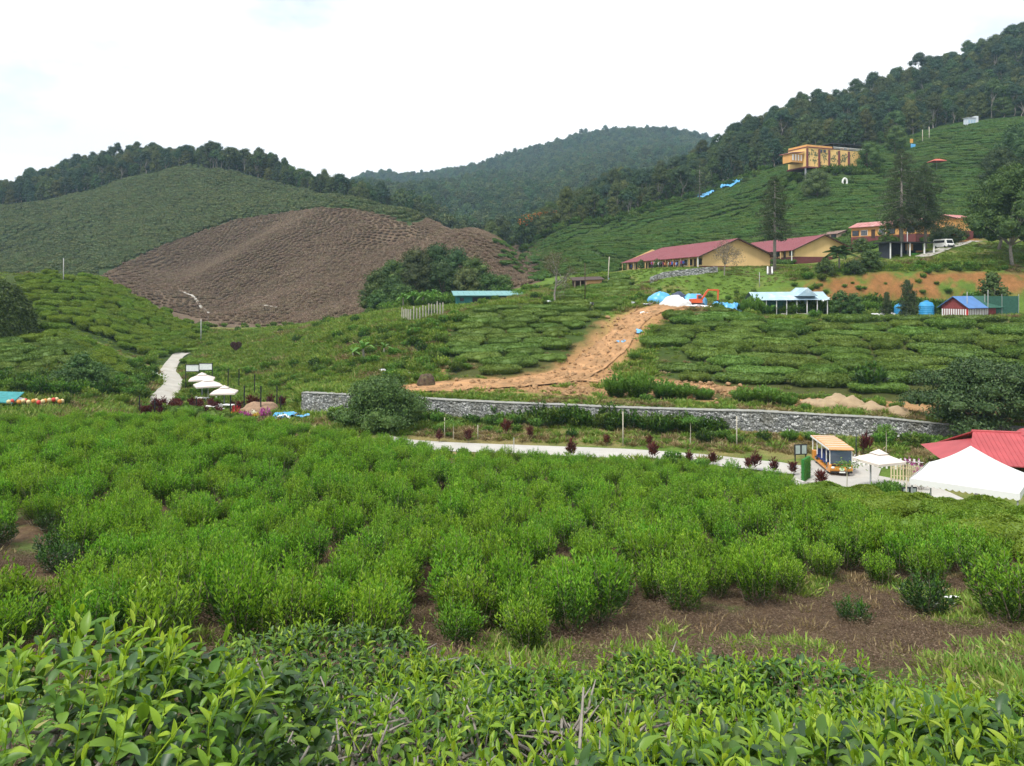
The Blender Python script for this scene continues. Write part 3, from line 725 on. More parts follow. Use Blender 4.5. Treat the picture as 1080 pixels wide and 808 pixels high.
def crown_geo(g, rng, clumps, per, size, mat=0, flat=1.0, core=0.62, up=0.25, wr=0.75):
    """leaves over many rounded clumps; each clump has a leafy core"""
    for (c, r) in clumps:
        c = np.array(c, float); r3 = np.array([r, r, r * flat])
        n = max(8, int(per * r * r))
        d = rdir(rng, n); d[:, 2] = np.where(d[:, 2] < -0.35, -d[:, 2] * 0.6, d[:, 2]); d = unit(d)
        rad = rng.uniform(0.66, 1.08, n)[:, None] * (1 + 0.16 * np.sin(d[:, :1] * 5 + c[0] * 3) * np.cos(d[:, 1:2] * 6 + c[1] * 2))
        p = c + d * r3 * rad
        q = rdir(rng, n)
        leaf_cards(g, p, unit(q + d * 0.5 + np.array([0, 0, -0.1])), unit(d + q * 0.5 + np.array([0, 0, up])), rng.uniform(0.6, 1.35, n) * size, rng.uniform(0.6, 1.2, n) * size * wr, mat)
        if core > 0:
            mb = MB(); mb.ball(c, r3 * core, 7, 5, jit=0.12, rng=rng); g.add_mb(mb, mat)
    return g

def limb_pts(rng, a, b, wig=0.08, n=4, sag=0.0):
    a = np.array(a, float); b = np.array(b, float); L = np.linalg.norm(b - a)
    return [tuple(a + (b - a) * t + (rng.normal(0, wig * L, 3) if 0 < t < 1 else 0) + np.array([0, 0, sag * L * math.sin(math.pi * t)])) for t in np.linspace(0, 1, n)]

def tree_parts(seed, h=11, cr=4.2, base=0.35, n=22, per=34, size=0.55, tr=0.22, flat=0.8, cl=(0.26, 0.42), shape='round', up=0.25, core=0.62, limbs=8):
    """returns (trunk MB, list of clumps) for a broadleaf tree"""
    rng = np.random.default_rng(seed)
    tb = MB(); top = np.array([rng.normal(0, 0.05 * h), rng.normal(0, 0.05 * h), h * 0.82])
    trunk = limb_pts(rng, (0, 0, -0.4), top, 0.025, 6)
    tb.tube(trunk, [tr * (1.25 if i == 0 else 1 - 0.8 * i / 5) for i in range(6)], 7)
    clumps = []
    for i in range(n):
        a = i * 2.39996 + rng.uniform(-0.5, 0.5); f = (i + 0.5) / n
        if shape == 'round':
            zz = base + (1 - base) * (0.12 + 0.80 * f); w = math.sin(math.pi * min(1, 0.25 + 0.72 * f)) ** 0.7
        elif shape == 'umbrella':
            zz = base + (1 - base) * (0.55 + 0.35 * (1 - (f ** 1.2))) + rng.uniform(-0.05, 0.05); w = math.sqrt(f)
        elif shape == 'dome':
            zz = base + (1 - base) * (0.12 + 0.76 * (1 - f ** 1.5)) + rng.uniform(-0.07, 0.07); w = math.sqrt(f) * 1.15
        else:                                 # tall, layered
            zz = base + (1 - base) * (0.05 + 0.9 * f); w = (1 - f) ** 0.55
        rad = cr * w * rng.uniform(0.35, 0.85)
        r = cr * rng.uniform(*cl)
        c = np.array([math.cos(a) * rad, math.sin(a) * rad, h * zz - r * 0.3])
        clumps.append((tuple(c), r))
    order = sorted(range(n), key=lambda i: -np.hypot(clumps[i][0][0], clumps[i][0][1]))
    for i in order[:limbs]:
        c = np.array(clumps[i][0]); t0 = min(0.9, max(0.25, c[2] / h - 0.28))
        k = t0 * 5; a = np.array(trunk[int(k)]) + (np.array(trunk[min(5, int(k) + 1)]) - np.array(trunk[int(k)])) * (k - int(k))
        tb.tube(limb_pts(rng, a, c, 0.05, 4, 0.06), [tr * 0.5, tr * 0.36, tr * 0.24, tr * 0.1], 5)
    return tb, clumps, rng

def tree_meshes(name, leaf, bark, seed, per=34, size=0.55, core=0.62, flat=0.8, up=0.25, **kw):
    tb, clumps, rng = tree_parts(seed, flat=flat, **kw)
    g = Geo(); crown_geo(g, rng, clumps, per, size, 0, flat, core, up)
    return tb.mesh(name + '_trunk', bark, True), g.mesh(name + '_crown', leaf)

def tree_mass(name, leaf, bark, seed, per=34, size=0.55, core=0.62, flat=0.8, up=0.25, **kw):
    tb, clumps, rng = tree_parts(seed, flat=flat, **kw)
    g = Geo(); crown_geo(g, rng, clumps, per, size, 0, flat, core, up); g.add_mb(tb, 1)
    return g.mesh(name, [leaf, bark])

def place_tree(name, loc, meshes, label, cat='tree', group=None, rz=0.0, scale=1.0, sz=None):
    e = empty(name, loc, rz, label, cat, group)
    e.scale = (scale, scale, sz or scale)
    link('trunk', meshes[0], e); link('crown', meshes[1], e)
    return e

# ------------------------------------------------------------------ one object holding countless copies
def scatter(name, pts, rots, scales, picks, sources, label, cat, shade=None):
    pts = np.asarray(pts, float); N = len(pts)
    me = bpy.data.meshes.new(name)
    me.vertices.add(N); me.vertices.foreach_set('co', pts.astype(np.float32).ravel())
    def attr(nm, arr, ty, fld):
        a = me.attributes.new(nm, ty, 'POINT'); a.data.foreach_set(fld, np.asarray(arr).ravel())
    attr('rot', np.asarray(rots, np.float32), 'FLOAT_VECTOR', 'vector')
    sc_ = np.asarray(scales, np.float32)
    if sc_.ndim == 1: sc_ = np.repeat(sc_[:, None], 3, 1)
    attr('scl', sc_, 'FLOAT_VECTOR', 'vector')
    attr('pick', np.asarray(picks, np.int32), 'INT', 'value')
    o = link(name, me)
    nt = bpy.data.node_groups.new(name + '_nodes', 'GeometryNodeTree')
    nt.interface.new_socket('Geometry', in_out='INPUT', socket_type='NodeSocketGeometry')
    nt.interface.new_socket('Geometry', in_out='OUTPUT', socket_type='NodeSocketGeometry')
    n, l = nt.nodes, nt.links
    gi = n.new('NodeGroupInput'); go = n.new('NodeGroupOutput'); jn = n.new('GeometryNodeJoinGeometry')
    def named(nm, ty):
        q = n.new('GeometryNodeInputNamedAttribute'); q.data_type = ty; q.inputs['Name'].default_value = nm; return q
    ar, as_, ap = named('rot', 'FLOAT_VECTOR'), named('scl', 'FLOAT_VECTOR'), named('pick', 'INT')
    er = n.new('FunctionNodeEulerToRotation'); l.new(ar.outputs['Attribute'], er.inputs['Euler'])
    for k, src in enumerate(sources):
        so = bpy.data.objects.new(name + '_source', src)
        oi = n.new('GeometryNodeObjectInfo'); oi.inputs['Object'].default_value = so; oi.inputs['As Instance'].default_value = True
        ip = n.new('GeometryNodeInstanceOnPoints')
        cp = n.new('FunctionNodeCompare'); cp.data_type = 'INT'; cp.operation = 'EQUAL'
        l.new(ap.outputs['Attribute'], cp.inputs[2]); cp.inputs[3].default_value = k
        l.new(cp.outputs['Result'], ip.inputs['Selection'])
        l.new(gi.outputs['Geometry'], ip.inputs['Points']); l.new(oi.outputs['Geometry'], ip.inputs['Instance'])
        l.new(er.outputs['Rotation'], ip.inputs['Rotation']); l.new(as_.outputs['Attribute'], ip.inputs['Scale'])
        l.new(ip.outputs['Instances'], jn.inputs['Geometry'])
    l.new(jn.outputs['Geometry'], go.inputs['Geometry'])
    md = o.modifiers.new('spread', 'NODES'); md.node_group = nt
    return tag(o, label, cat, kind='stuff')

def zrot(rng, n, tilt=0.0):
    return np.stack([rng.normal(0, tilt, n), rng.normal(0, tilt, n), rng.uniform(0, 2 * math.pi, n)], -1)
# ------------------------------------------------------------------ the tea field in the middle distance
r_ = np.random.default_rng(21)
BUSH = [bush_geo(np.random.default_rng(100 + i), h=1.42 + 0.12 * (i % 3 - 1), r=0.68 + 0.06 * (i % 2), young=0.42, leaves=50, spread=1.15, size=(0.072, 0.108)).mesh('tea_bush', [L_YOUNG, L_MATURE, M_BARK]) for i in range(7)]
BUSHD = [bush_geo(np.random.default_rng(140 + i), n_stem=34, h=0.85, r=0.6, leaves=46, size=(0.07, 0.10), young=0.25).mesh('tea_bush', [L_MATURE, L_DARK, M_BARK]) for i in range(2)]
def d_trim(u): return np.interp(u, [700, 820, 860, 900, 960, 1000, 1080, 1300], [60, 39.5, 34, 29.8, 26, 23.4, 20.5, 16.5])
def d_front(u): return np.interp(u, [-300, 560, 610, 650, 720, 800, 860, 950, 1000, 1080, 1300], [11.5, 12.2, 14.6, 15.8, 16.2, 17.4, 18.6, 19.0, 19.6, 19.6, 17])
rows = []
for i, x0 in enumerate(np.arange(-36, 34, 1.20)):
    for y0 in np.arange(11, 57, 1.0):
        x = x0 + (y0 - 14) * -0.055 + r_.normal(0, 0.22); y = y0 + (i % 2) * 0.6 + r_.normal(0, 0.3)
        u = U0 + F * x / y
        if not (-90 < u < 1200): continue
        dc = lerp_tab(T_CREST, u)[0]
        if y > dc + 0.6 or y < d_front(u) or y > d_trim(u) - 0.3: continue
        thin = 0.02 + (0.55 if (u < 62 and 15 < y < 27) else 0) + (0.25 if abs(x + 4.4 + 0.05 * (y - 14)) < 0.7 and y < 24 else 0) + 0.08 * (fbm(np.array([x / 4]), np.array([y / 4]), 55, 2)[0] > 0.28) + (0.12 if y < 20 else 0)
        if r_.uniform() < thin: continue
        s = r_.uniform(0.66, 1.0) * (1.0 if y < 30 else 1.04) * (1 - 0.26 * float(smooth(dc - 12, dc - 3, y)))
        if y < d_front(u) + 1.5 and u > 600: s *= 0.86
        dark = (u < 70 and y < 27 and r_.uniform() < 0.6)
        rows.append((x, y, s, dark))
rows.sort(key=lambda p: p[1] ** 2 + (0.3 * p[0]) ** 2)
SPECIAL = [(900, 15.9, 0.62, True, 'small dark round tea bush alone on the bare brown soil'),
           (978, 16.7, 0.95, True, 'dark green tea bush right of the small one on the bare soil'),
           (1064, 15.6, 1.12, False, 'large bright tea bush at the right end of the bare soil'),
           (1036, 19.6, 0.92, False, 'bright tea bush standing apart below the trimmed hedges'),
           (800, 17.4, 0.92, False, 'round tea bush on the bare slope left of a narrow gap'),
           (722, 16.6, 0.85, False, 'bright tea bush at the front edge of the bare soil'),
           (632, 15.2, 1.12, False, 'big tea bush at the left edge of the bare soil')]
GB = 'dense rows of tea bushes in the middle field'
def put_bush(x, y, s, me, label, group=None):
    o = link('tea_bush', me, None, (x, y, gz(x, y) - 0.04), (r_.normal(0, 0.06), r_.normal(0, 0.06), r_.uniform(0, 6.28)), (s * r_.uniform(0.93, 1.08), s * r_.uniform(0.93, 1.08), s * r_.uniform(0.9, 1.12)))
    return tag(o, label, 'tea bush', group)
for (u, d, s, dk, lab) in SPECIAL:
    put_bush(xu(u, d), d, s, (BUSHD if dk else BUSH)[r_.integers(0, 2)], lab)
rows = [p for p in rows if min((p[0] - xu(u, d)) ** 2 + (p[1] - d) ** 2 for (u, d, *_q) in SPECIAL) > 1.0]
n_ind = 290
for (x, y, s, dk) in rows[:n_ind]:
    if dk: put_bush(x, y, s * 1.1, BUSHD[r_.integers(0, 2)], 'low dark tea bush on the bare patch at the left edge of the field', 'dark tea bushes on the bare patch')
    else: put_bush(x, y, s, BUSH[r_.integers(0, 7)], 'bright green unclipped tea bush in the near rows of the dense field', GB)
rest = rows[n_ind:]
px = np.array([p[0] for p in rest]); py = np.array([p[1] for p in rest])
scatter('tea_field_bushes', np.stack([px, py, ground(px, py) - 0.04], -1), zrot(r_, len(rest), 0.06), np.array([p[2] for p in rest]), r_.integers(0, 7, len(rest)), BUSH,
        'mass of bright green tea bushes in the far rows of the field', 'tea bushes')

# trimmed tea on the right of the field: flat clipped hedges
TRIM = [hedge_geo(np.random.default_rng(200 + i), L=2.6 + 0.4 * i, W=1.30, H=0.86, cards=8000, size=0.095, seed=i, flat=0.2).mesh('tea_hedge', [L_HEDGEBRIGHT, M_BARK]) for i in range(4)]
N_TRIM = 0
for j, y0 in enumerate(np.arange(17.5, 40.5, 1.42)):
    for x0 in np.arange(7.0, 27, 2.6):
        x = x0 + (j % 2) * 1.3 + r_.normal(0, 0.2); y = y0 + 0.12 * (x - 15) + r_.normal(0, 0.12); u = U0 + F * x / y
        if u > 1190 or y < d_trim(u) + 0.3 or y > lerp_tab(T_CREST, min(u, 1300))[0] + 0.2 or u < 825: continue
        o = link('tea_hedge', TRIM[r_.integers(0, 4)], None, (x, y, gz(x, y) - 0.05), (0, math.radians(3), 0.12 + r_.normal(0, 0.08)), (r_.uniform(0.92, 1.08), r_.uniform(0.95, 1.1), r_.uniform(0.92, 1.06)))
        tag(o, 'flat clipped light green tea hedge on the slope below the white canopy', 'tea hedge', 'flat trimmed tea hedges below the white canopy')
        N_TRIM += 1
print('field', len(rows), 'trim', N_TRIM)

# litter and weeds on the bare soil
def tuft_geo(rng, n=38, h=0.3, r=0.16, w=0.014, mats=0):
    g = Geo(); p = np.concatenate([rng.normal(0, r * 0.5, (n, 2)), np.zeros((n, 1)) - 0.02], 1)
    d = unit(np.concatenate([p[:, :2] * 3 + rng.normal(0, 0.35, (n, 2)), np.ones((n, 1))], 1))
    leaf_cards(g, p, d, rdir(rng, n), h * rng.uniform(0.5, 1.2, n), w * rng.uniform(0.7, 1.4, n), mats, 0.1, 0.35)
    return g
TUFT = [tuft_geo(np.random.default_rng(300 + i), 46, 0.17, 0.28, 0.010).mesh('grass_tuft', L_GRASS) for i in range(3)] + [tuft_geo(np.random.default_rng(310 + i), 40, 0.15, 0.3, 0.010).mesh('dry_tuft', L_DRY) for i in range(2)]
lg = Geo(); _n = 220; _p = np.concatenate([r_.uniform(-0.45, 0.45, (_n, 2)), r_.uniform(0.0, 0.03, (_n, 1))], 1)
_a = np.concatenate([r_.normal(0, 1, (_n, 2)), r_.normal(0, 0.12, (_n, 1))], 1)
leaf_cards(lg, _p, _a, np.tile([0, 0, 1.0], (_n, 1)) + r_.normal(0, 0.35, (_n, 3)), r_.uniform(0.02, 0.085, _n), r_.uniform(0.004, 0.018, _n), 0)
LITTER = lg.mesh('leaf_litter', L_LITTER)
N = 9000
y = r_.uniform(3.5, 24, N) ; u = r_.uniform(-60, 1140, N); x = (u - U0) / F * y
keep = r_.uniform(0, 1, N) < y / 24
x, y, u = x[keep], y[keep], u[keep]
nz = fbm(x / 1.6, y / 1.6, 71, 3)
grass = (nz + 0.25 * (u > 930) * (y < 16) + 0.05 * (y < 9)) > 0.27
pk = np.where(grass, r_.integers(0, 3, len(x)), np.where(r_.uniform(0, 1, len(x)) < 0.09, r_.integers(3, 5, len(x)), 5))
scatter('weeds_and_litter', np.stack([x, y, ground(x, y) + 0.01], -1), zrot(r_, len(x), 0.05), r_.uniform(0.6, 1.2, len(x)), pk, TUFT + [LITTER],
        'short weeds and dry leaf litter on the bare soil', 'weeds')
# ------------------------------------------------------------------ tea bushes at the photographer's feet
def near_bush(label, u, d, rx, ry, H, seed, shoots=95, old=1100, fresh=0.6, stubs=14, shoot_len=(0.09, 0.22), droop_side=0.6):
    rng = np.random.default_rng(seed)
    p0 = at(u, d)
    e = empty('tea_bush', p0, 0, label, 'tea bush')
    mb = MB(); ends = []
    nb = 6 + int(rx * 4)
    for i in range(nb):
        a = i * 2.39996 + rng.uniform(-0.3, 0.3); q = math.sqrt((i + 0.7) / nb)
        ex, ey = rx * q * math.cos(a) * 0.9, ry * q * math.sin(a) * 0.9
        mid = (ex * 0.55 + rng.normal(0, 0.05), ey * 0.55 + rng.normal(0, 0.05), H * 0.38 + rng.normal(0, 0.05))
        e1 = (ex, ey, H * rng.uniform(0.66, 0.82))
        pts = limb_pts(rng, (rng.normal(0, 0.05), rng.normal(0, 0.05), -0.15), mid, 0.06, 4)[:-1] + limb_pts(rng, mid, e1, 0.07, 4)
        r0 = rng.uniform(0.018, 0.032)
        mb.tube(pts, [r0 * (1 - 0.11 * k) for k in range(len(pts))], 6)
        for j in range(4):
            s = rng.integers(3, len(pts)); a2 = rng.uniform(0, 6.28); ln = rng.uniform(0.12, 0.28)
            q2 = np.array(pts[s]) + ln * np.array([math.cos(a2), math.sin(a2), rng.uniform(0.2, 0.9)])
            mb.tube(limb_pts(rng, pts[s], q2, 0.08, 3), [0.010, 0.007, 0.004], 5)
    for k in range(stubs):
        a = rng.uniform(0, 6.28); q = rng.uniform(0, 1) ** 0.5
        b = np.array([rx * q * math.cos(a), ry * q * math.sin(a), H * rng.uniform(0.15, 0.5)])
        t = b + rng.uniform(0.2, 0.5) * unit(np.array([rng.normal(0, 0.7), rng.normal(0, 0.5), rng.uniform(0.1, 0.9)]))
        mb.tube(limb_pts(rng, b, t, 0.1, 4), [0.012, 0.010, 0.008, 0.004], 5)
    mb.build('branches', M_BARKG, e, True)
    # older leaves under the plucking table and down the sides
    n = old
    a = rng.uniform(0, 6.28, n); q = rng.uniform(0, 1, n) ** 0.42
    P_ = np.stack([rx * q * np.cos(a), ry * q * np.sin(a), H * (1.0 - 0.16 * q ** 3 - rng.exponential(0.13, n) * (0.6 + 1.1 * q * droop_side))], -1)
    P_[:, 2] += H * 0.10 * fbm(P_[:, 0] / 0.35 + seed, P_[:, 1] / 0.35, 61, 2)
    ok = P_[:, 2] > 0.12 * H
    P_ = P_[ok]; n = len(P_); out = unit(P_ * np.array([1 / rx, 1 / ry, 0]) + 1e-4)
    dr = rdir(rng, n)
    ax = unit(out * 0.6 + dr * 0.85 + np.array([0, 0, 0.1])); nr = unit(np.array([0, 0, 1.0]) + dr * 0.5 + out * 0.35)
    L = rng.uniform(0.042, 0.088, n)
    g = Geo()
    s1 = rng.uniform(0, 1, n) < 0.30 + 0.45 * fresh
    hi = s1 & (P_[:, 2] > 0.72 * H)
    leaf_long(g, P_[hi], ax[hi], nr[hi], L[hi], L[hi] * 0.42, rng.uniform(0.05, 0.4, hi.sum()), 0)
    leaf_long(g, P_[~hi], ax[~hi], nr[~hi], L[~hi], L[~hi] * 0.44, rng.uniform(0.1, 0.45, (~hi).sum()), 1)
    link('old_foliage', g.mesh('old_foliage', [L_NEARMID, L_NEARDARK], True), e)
    # young shoots standing above the table
    g = Geo(); sb = MB()
    pos, axs, nrs, LL, cc = [], [], [], [], []
    for i in range(shoots):
        a = rng.uniform(0, 6.28); q = rng.uniform(0, 1) ** 0.5
        b = np.array([rx * q * math.cos(a), ry * q * math.sin(a), H * (0.90 - 0.14 * q ** 3)])
        ln = rng.uniform(*shoot_len) * (1.4 if rng.uniform() < 0.12 else 1)
        td = unit(np.array([0.5 * math.cos(a) * q + rng.normal(0, 0.22), 0.5 * math.sin(a) * q + rng.normal(0, 0.22), 1.0]))
        t = b + td * ln
        sb.tube([tuple(b - td * 0.06), tuple((b + t) / 2 + rng.normal(0, 0.006, 3)), tuple(t)], [0.0028, 0.0022, 0.0013], 4, cap=False)
        nl = rng.integers(5, 8)
        for k in range(nl):
            f = (k + 0.3) / nl; ph = k * 2.4 + rng.uniform(-0.4, 0.4)
            sd = unit(np.cross(td, np.array([math.cos(ph), math.sin(ph), 0.1])))
            ang = math.radians(68 - 50 * f + rng.normal(0, 8))
            pos.append(b + (t - b) * f); axs.append(td * math.cos(ang) + sd * math.sin(ang)); nrs.append(unit(td * math.sin(ang) - sd * math.cos(ang)))
            LL.append((0.096 - 0.062 * f) * rng.uniform(0.75, 1.15)); cc.append((f, rng.uniform(0, 1)))
    pos = np.array(pos); axs = np.array(axs); nrs = np.array(nrs); LL = np.array(LL); f = np.array([c[0] for c in cc]); rr = np.array([c[1] for c in cc])
    yg = f + 0.5 * (rr - 0.5) > 1.0 - fresh
    for sel, mi, cv in ((yg, 0, 0.18), (~yg, 1, 0.38)):
        if sel.any(): leaf_long(g, pos[sel], axs[sel], nrs[sel], LL[sel], LL[sel] * (0.34 if mi == 0 else 0.40), rng.normal(cv, 0.12, sel.sum()), mi)
    g.add_mb(sb, 2)
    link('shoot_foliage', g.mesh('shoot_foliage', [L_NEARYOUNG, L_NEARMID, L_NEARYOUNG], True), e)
    return e

FORE = [
 ('tea bush with long fresh yellow green shoots in the bottom left corner', 40, 2.42, 0.72, 0.55, 0.98, dict(shoots=130, old=1300, fresh=0.78, shoot_len=(0.10, 0.25))),
 ('tea bush with dark glossy old leaves beside the leftmost nearest bush', 205, 2.75, 0.48, 0.48, 0.86, dict(shoots=30, old=1700, fresh=0.22, droop_side=1.6)),
 ('dense dark tea bush with pale stems under it, left of centre foreground', 345, 6.0, 0.90, 0.6, 0.84, dict(shoots=120, old=2200, fresh=0.42, droop_side=0.9)),
 ('tea bush right of the dense dark bush, in front of the field', 478, 5.6, 0.58, 0.5, 0.62, dict(shoots=90, old=1100, fresh=0.62)),
 ('light green tea bush at the left end of the bare brown soil', 560, 5.2, 0.48, 0.42, 0.60, dict(shoots=95, old=900, fresh=0.7)),
 ('pruned tea bush of bare grey twigs with a few fresh shoots', 330, 3.5, 0.50, 0.45, 0.50, dict(shoots=16, old=110, fresh=0.9, stubs=70, shoot_len=(0.15, 0.28))),
 ('thin tea bush of fresh shoots over grey twigs in the middle foreground', 440, 4.1, 0.50, 0.42, 0.62, dict(shoots=60, old=320, fresh=0.85, stubs=50)),
 ('pruned tea bush with thick bare grey branches beside the brown soil', 630, 4.5, 0.42, 0.38, 0.52, dict(shoots=10, old=120, fresh=0.8, stubs=40)),
 ('bright leafy tea bush at the bottom edge left of centre', 490, 2.35, 0.34, 0.32, 0.58, dict(shoots=70, old=600, fresh=0.75)),
 ('broad tea bush with large fresh leaves at the bottom edge, centre', 655, 2.05, 0.48, 0.40, 0.70, dict(shoots=95, old=900, fresh=0.62)),
 ('broad tea bush with large dark and fresh leaves at the bottom edge, right', 865, 2.10, 0.52, 0.42, 0.75, dict(shoots=90, old=1100, fresh=0.52)),
 ('tea bush with large leaves in the bottom right corner', 1075, 2.25, 0.55, 0.42, 0.80, dict(shoots=100, old=1000, fresh=0.68)),
 ('leafy tea bush behind the bottom centre bush, right of bare branches', 690, 3.3, 0.42, 0.36, 0.50, dict(shoots=95, old=900, fresh=0.66)),
 ('leafy tea bush in the middle of the right foreground', 850, 3.35, 0.46, 0.36, 0.50, dict(shoots=105, old=1000, fresh=0.6)),
 ('low leafy tea bush at the right edge of the foreground', 1035, 3.3, 0.46, 0.36, 0.40, dict(shoots=105, old=900, fresh=0.64)),
 ('tea bush with a pale green top at the front of the bare soil', 725, 5.2, 0.70, 0.5, 0.68, dict(shoots=115, old=1200, fresh=0.7)),
 ('tea bush right of the pale topped one at the front of the bare soil', 855, 4.9, 0.66, 0.5, 0.64, dict(shoots=115, old=1200, fresh=0.62)),
 ('low tea bush sloping down at the right front of the bare soil', 960, 4.4, 0.50, 0.42, 0.44, dict(shoots=95, old=1000, fresh=0.66)),
 ('small tea bush at the right edge above the low leafy one', 1110, 5.0, 0.45, 0.4, 0.40, dict(shoots=70, old=700, fresh=0.6)),
 ('small dark tea bush between the two clumps of the left foreground', 272, 3.6, 0.28, 0.28, 0.5, dict(shoots=34, old=420, fresh=0.3)),
]
for i, (lab, u, d, rx, ry, H, kw) in enumerate(FORE):
    near_bush(lab, u, d, rx, ry, H, 500 + i, **kw)
# ground cover of small weeds between the near bushes
def weed_geo(rng, n=60):
    g = Geo(); p = np.stack([rng.normal(0, 0.10, n), rng.normal(0, 0.10, n), rng.uniform(0.01, 0.09, n)], -1)
    d = unit(np.concatenate([rng.normal(0, 1, (n, 2)), rng.uniform(0.1, 0.8, (n, 1))], 1))
    leaf_cards(g, p, d, np.tile([0, 0, 1.0], (n, 1)) + rng.normal(0, 0.3, (n, 3)), rng.uniform(0.025, 0.05, n), rng.uniform(0.016, 0.032, n), 0, 0.1, 0.2)
    return g
WEED = [weed_geo(np.random.default_rng(350 + i)).mesh('ground_weed', L_WEED) for i in range(3)]
N = 2600; y = r_.uniform(1.6, 9, N); u = r_.uniform(-60, 1140, N); x = (u - U0) / F * y
k = (r_.uniform(0, 1, N) < (y / 7)) & (fbm(x / 0.7, y / 0.7, 81, 3) > -0.1)
x, y = x[k], y[k]
scatter('ground_weeds', np.stack([x, y, ground(x, y)], -1), zrot(r_, len(x)), r_.uniform(0.7, 1.6, len(x)), r_.integers(0, 3, len(x)), WEED, 'small light green weeds under the nearest tea bushes', 'weeds')
# ------------------------------------------------------------------ tea on the slopes, laid along the contours
r_ = np.random.default_rng(33)
def contours(u0, u1, du, d0, d1, dz):
    us = np.arange(u0, u1 + du, du); ds = np.geomspace(d0, d1, 900)
    Z = ground0(us[:, None] + 0 * ds[None], 0 * us[:, None] + ds[None])
    Z = np.maximum.accumulate(Z, axis=1)
    out = []
    for lev in np.arange(math.ceil(Z.min() / dz) * dz, Z.max(), dz):
        line = []
        for i, u in enumerate(us):
            j = int(np.searchsorted(Z[i], lev))
            if 0 < j < len(ds):
                f = (lev - Z[i, j - 1]) / max(1e-9, Z[i, j] - Z[i, j - 1]); d = ds[j - 1] + (ds[j] - ds[j - 1]) * f
                line.append((xu(u, d), d))
            else:
                if len(line) > 2: out.append(line)
                line = []
        if len(line) > 2: out.append(line)
    return out
def along(lines, length, gap, rng, test, maxjump=6.0):
    """(x, y, angle, length) of hedge after hedge along every contour"""
    res = []
    for ln in lines:
        a = np.array(ln)
        seg = np.hypot(np.diff(a[:, 0]), np.diff(a[:, 1])); s = np.concatenate([[0], np.cumsum(seg)])
        pos = rng.uniform(0, length[1])
        while pos < s[-1]:
            L = rng.uniform(*length)
            m = pos + L / 2
            if m >= s[-1]: break
            x = np.interp(m, s, a[:, 0]); y = np.interp(m, s, a[:, 1])
            x0 = np.interp(max(0, m - 1.5), s, a[:, 0]); y0 = np.interp(max(0, m - 1.5), s, a[:, 1]); x1 = np.interp(min(s[-1], m + 1.5), s, a[:, 0]); y1 = np.interp(min(s[-1], m + 1.5), s, a[:, 1])
            pos += L + gap * rng.uniform(0.3, 1.8)
            k = np.searchsorted(s, m)
            if seg[min(k, len(seg)) - 1] > maxjump: continue
            if test(x, y, U0 + F * x / y): res.append((x, y, math.atan2(y1 - y0, x1 - x0), L))
    return res
def slope_at(x, y, a):
    nx, ny = -math.sin(a), math.cos(a)
    return math.atan((gz(x + nx * 1.2, y + ny * 1.2) - gz(x - nx * 1.2, y - ny * 1.2)) / 2.4)

HR = [hedge_geo(np.random.default_rng(600 + i), L=5.0, W=2.35, H=1.0, cards=3400, size=0.20, seed=10 + i).mesh('tea_hedge', [L_HEDGE, M_BARK]) for i in range(5)]
HC = [hedge_geo(np.random.default_rng(620 + i), L=4.6, W=1.85, H=0.9, cards=2000, size=0.17, seed=20 + i).mesh('tea_hedge', [leaf_mat('clipped_tea_leaf_mid', [(0.0, (0.060, 0.115, 0.015)), (0.5, (0.095, 0.165, 0.022)), (1.0, (0.15, 0.225, 0.036))], 0.5, 0.15, 0.3, 0.12), M_BARK]) for i in range(4)]
HL = [hedge_geo(np.random.default_rng(640 + i), L=4.6, W=1.8, H=1.05, cards=2000, size=0.22, seed=30 + i).mesh('tea_hedge', [L_HEDGEBRIGHT, M_BARK]) for i in range(4)]
def lowR(u): return np.interp(u, [680, 700, 760, 800, 860, 900, 960, 1080, 1300], [95, 92, 88.5, 86.5, 82, 80, 77, 74, 73])
hedges = []
for (x, y, a, L) in along(contours(672, 1180, 4, 73, 121, 0.62), (3.5, 9.0), 0.35, r_, lambda x, y, u: y > lowR(u) and y < 119 and seg_dist(np.array([u]), np.array([y]), TRACK)[0] > 4.8 and not (u > 985 and y < 84)):
    hedges.append((x, y, a, L, HR, 5.0, 'dark clipped tea hedge on the slope right of the dirt track', 'tea hedges on the slope right of the dirt track'))
for (x, y, a, L) in along(contours(455, 660, 4, 90, 128, 0.57), (3.0, 8.0), 0.35, r_, lambda x, y, u: y > 91.5 and y < 126 and u > np.interp(y, [90, 100, 112, 122], [485, 468, 472, 492]) and seg_dist(np.array([u]), np.array([y]), TRACK)[0] > 5.2):
    hedges.append((x, y, a, L, HC, 4.6, 'clipped tea hedge on the mound left of the dirt track', 'tea hedges on the mound left of the dirt track'))
for (x, y, a, L) in along(contours(-70, 158, 4, 85, 114, 0.44), (3.0, 6.5), 0.5, r_, lambda x, y, u: y > np.interp(u, [-70, 60, 100, 158], [88, 89, 93, 99]) and y < 113.5 and u < np.interp(y, [85, 100, 113], [110, 135, 142])):
    hedges.append((x, y, a, L, HL if y > 101 else HC, 4.6, 'tea hedge on the low left slope in front of the round mound', 'tea hedges on the low left slope'))
for (x, y, a, L) in along(contours(-30, 212, 4, 124, 172, 0.62), (2.5, 5.5), 0.7, r_, lambda x, y, u: y > 126 and y < 172 and u > 22):
    hedges.append((x, y, a, L, HL, 4.6, 'bright tea hedge on the round mound at the left', 'tea hedges on the round left mound'))
for (x, y, a, L) in along(contours(560, 712, 4, 128, 158, 0.42), (4.0, 8.0), 1.2, r_, lambda x, y, u: y > 130 and y < 155 and u < np.interp(y, [130, 150], [690, 655])):
    hedges.append((x, y, a, L, HC, 4.6, 'low tea hedge on the grassy rise below the long yellow school', 'tea hedges below the long yellow school'))
hedges.sort(key=lambda h: h[1])
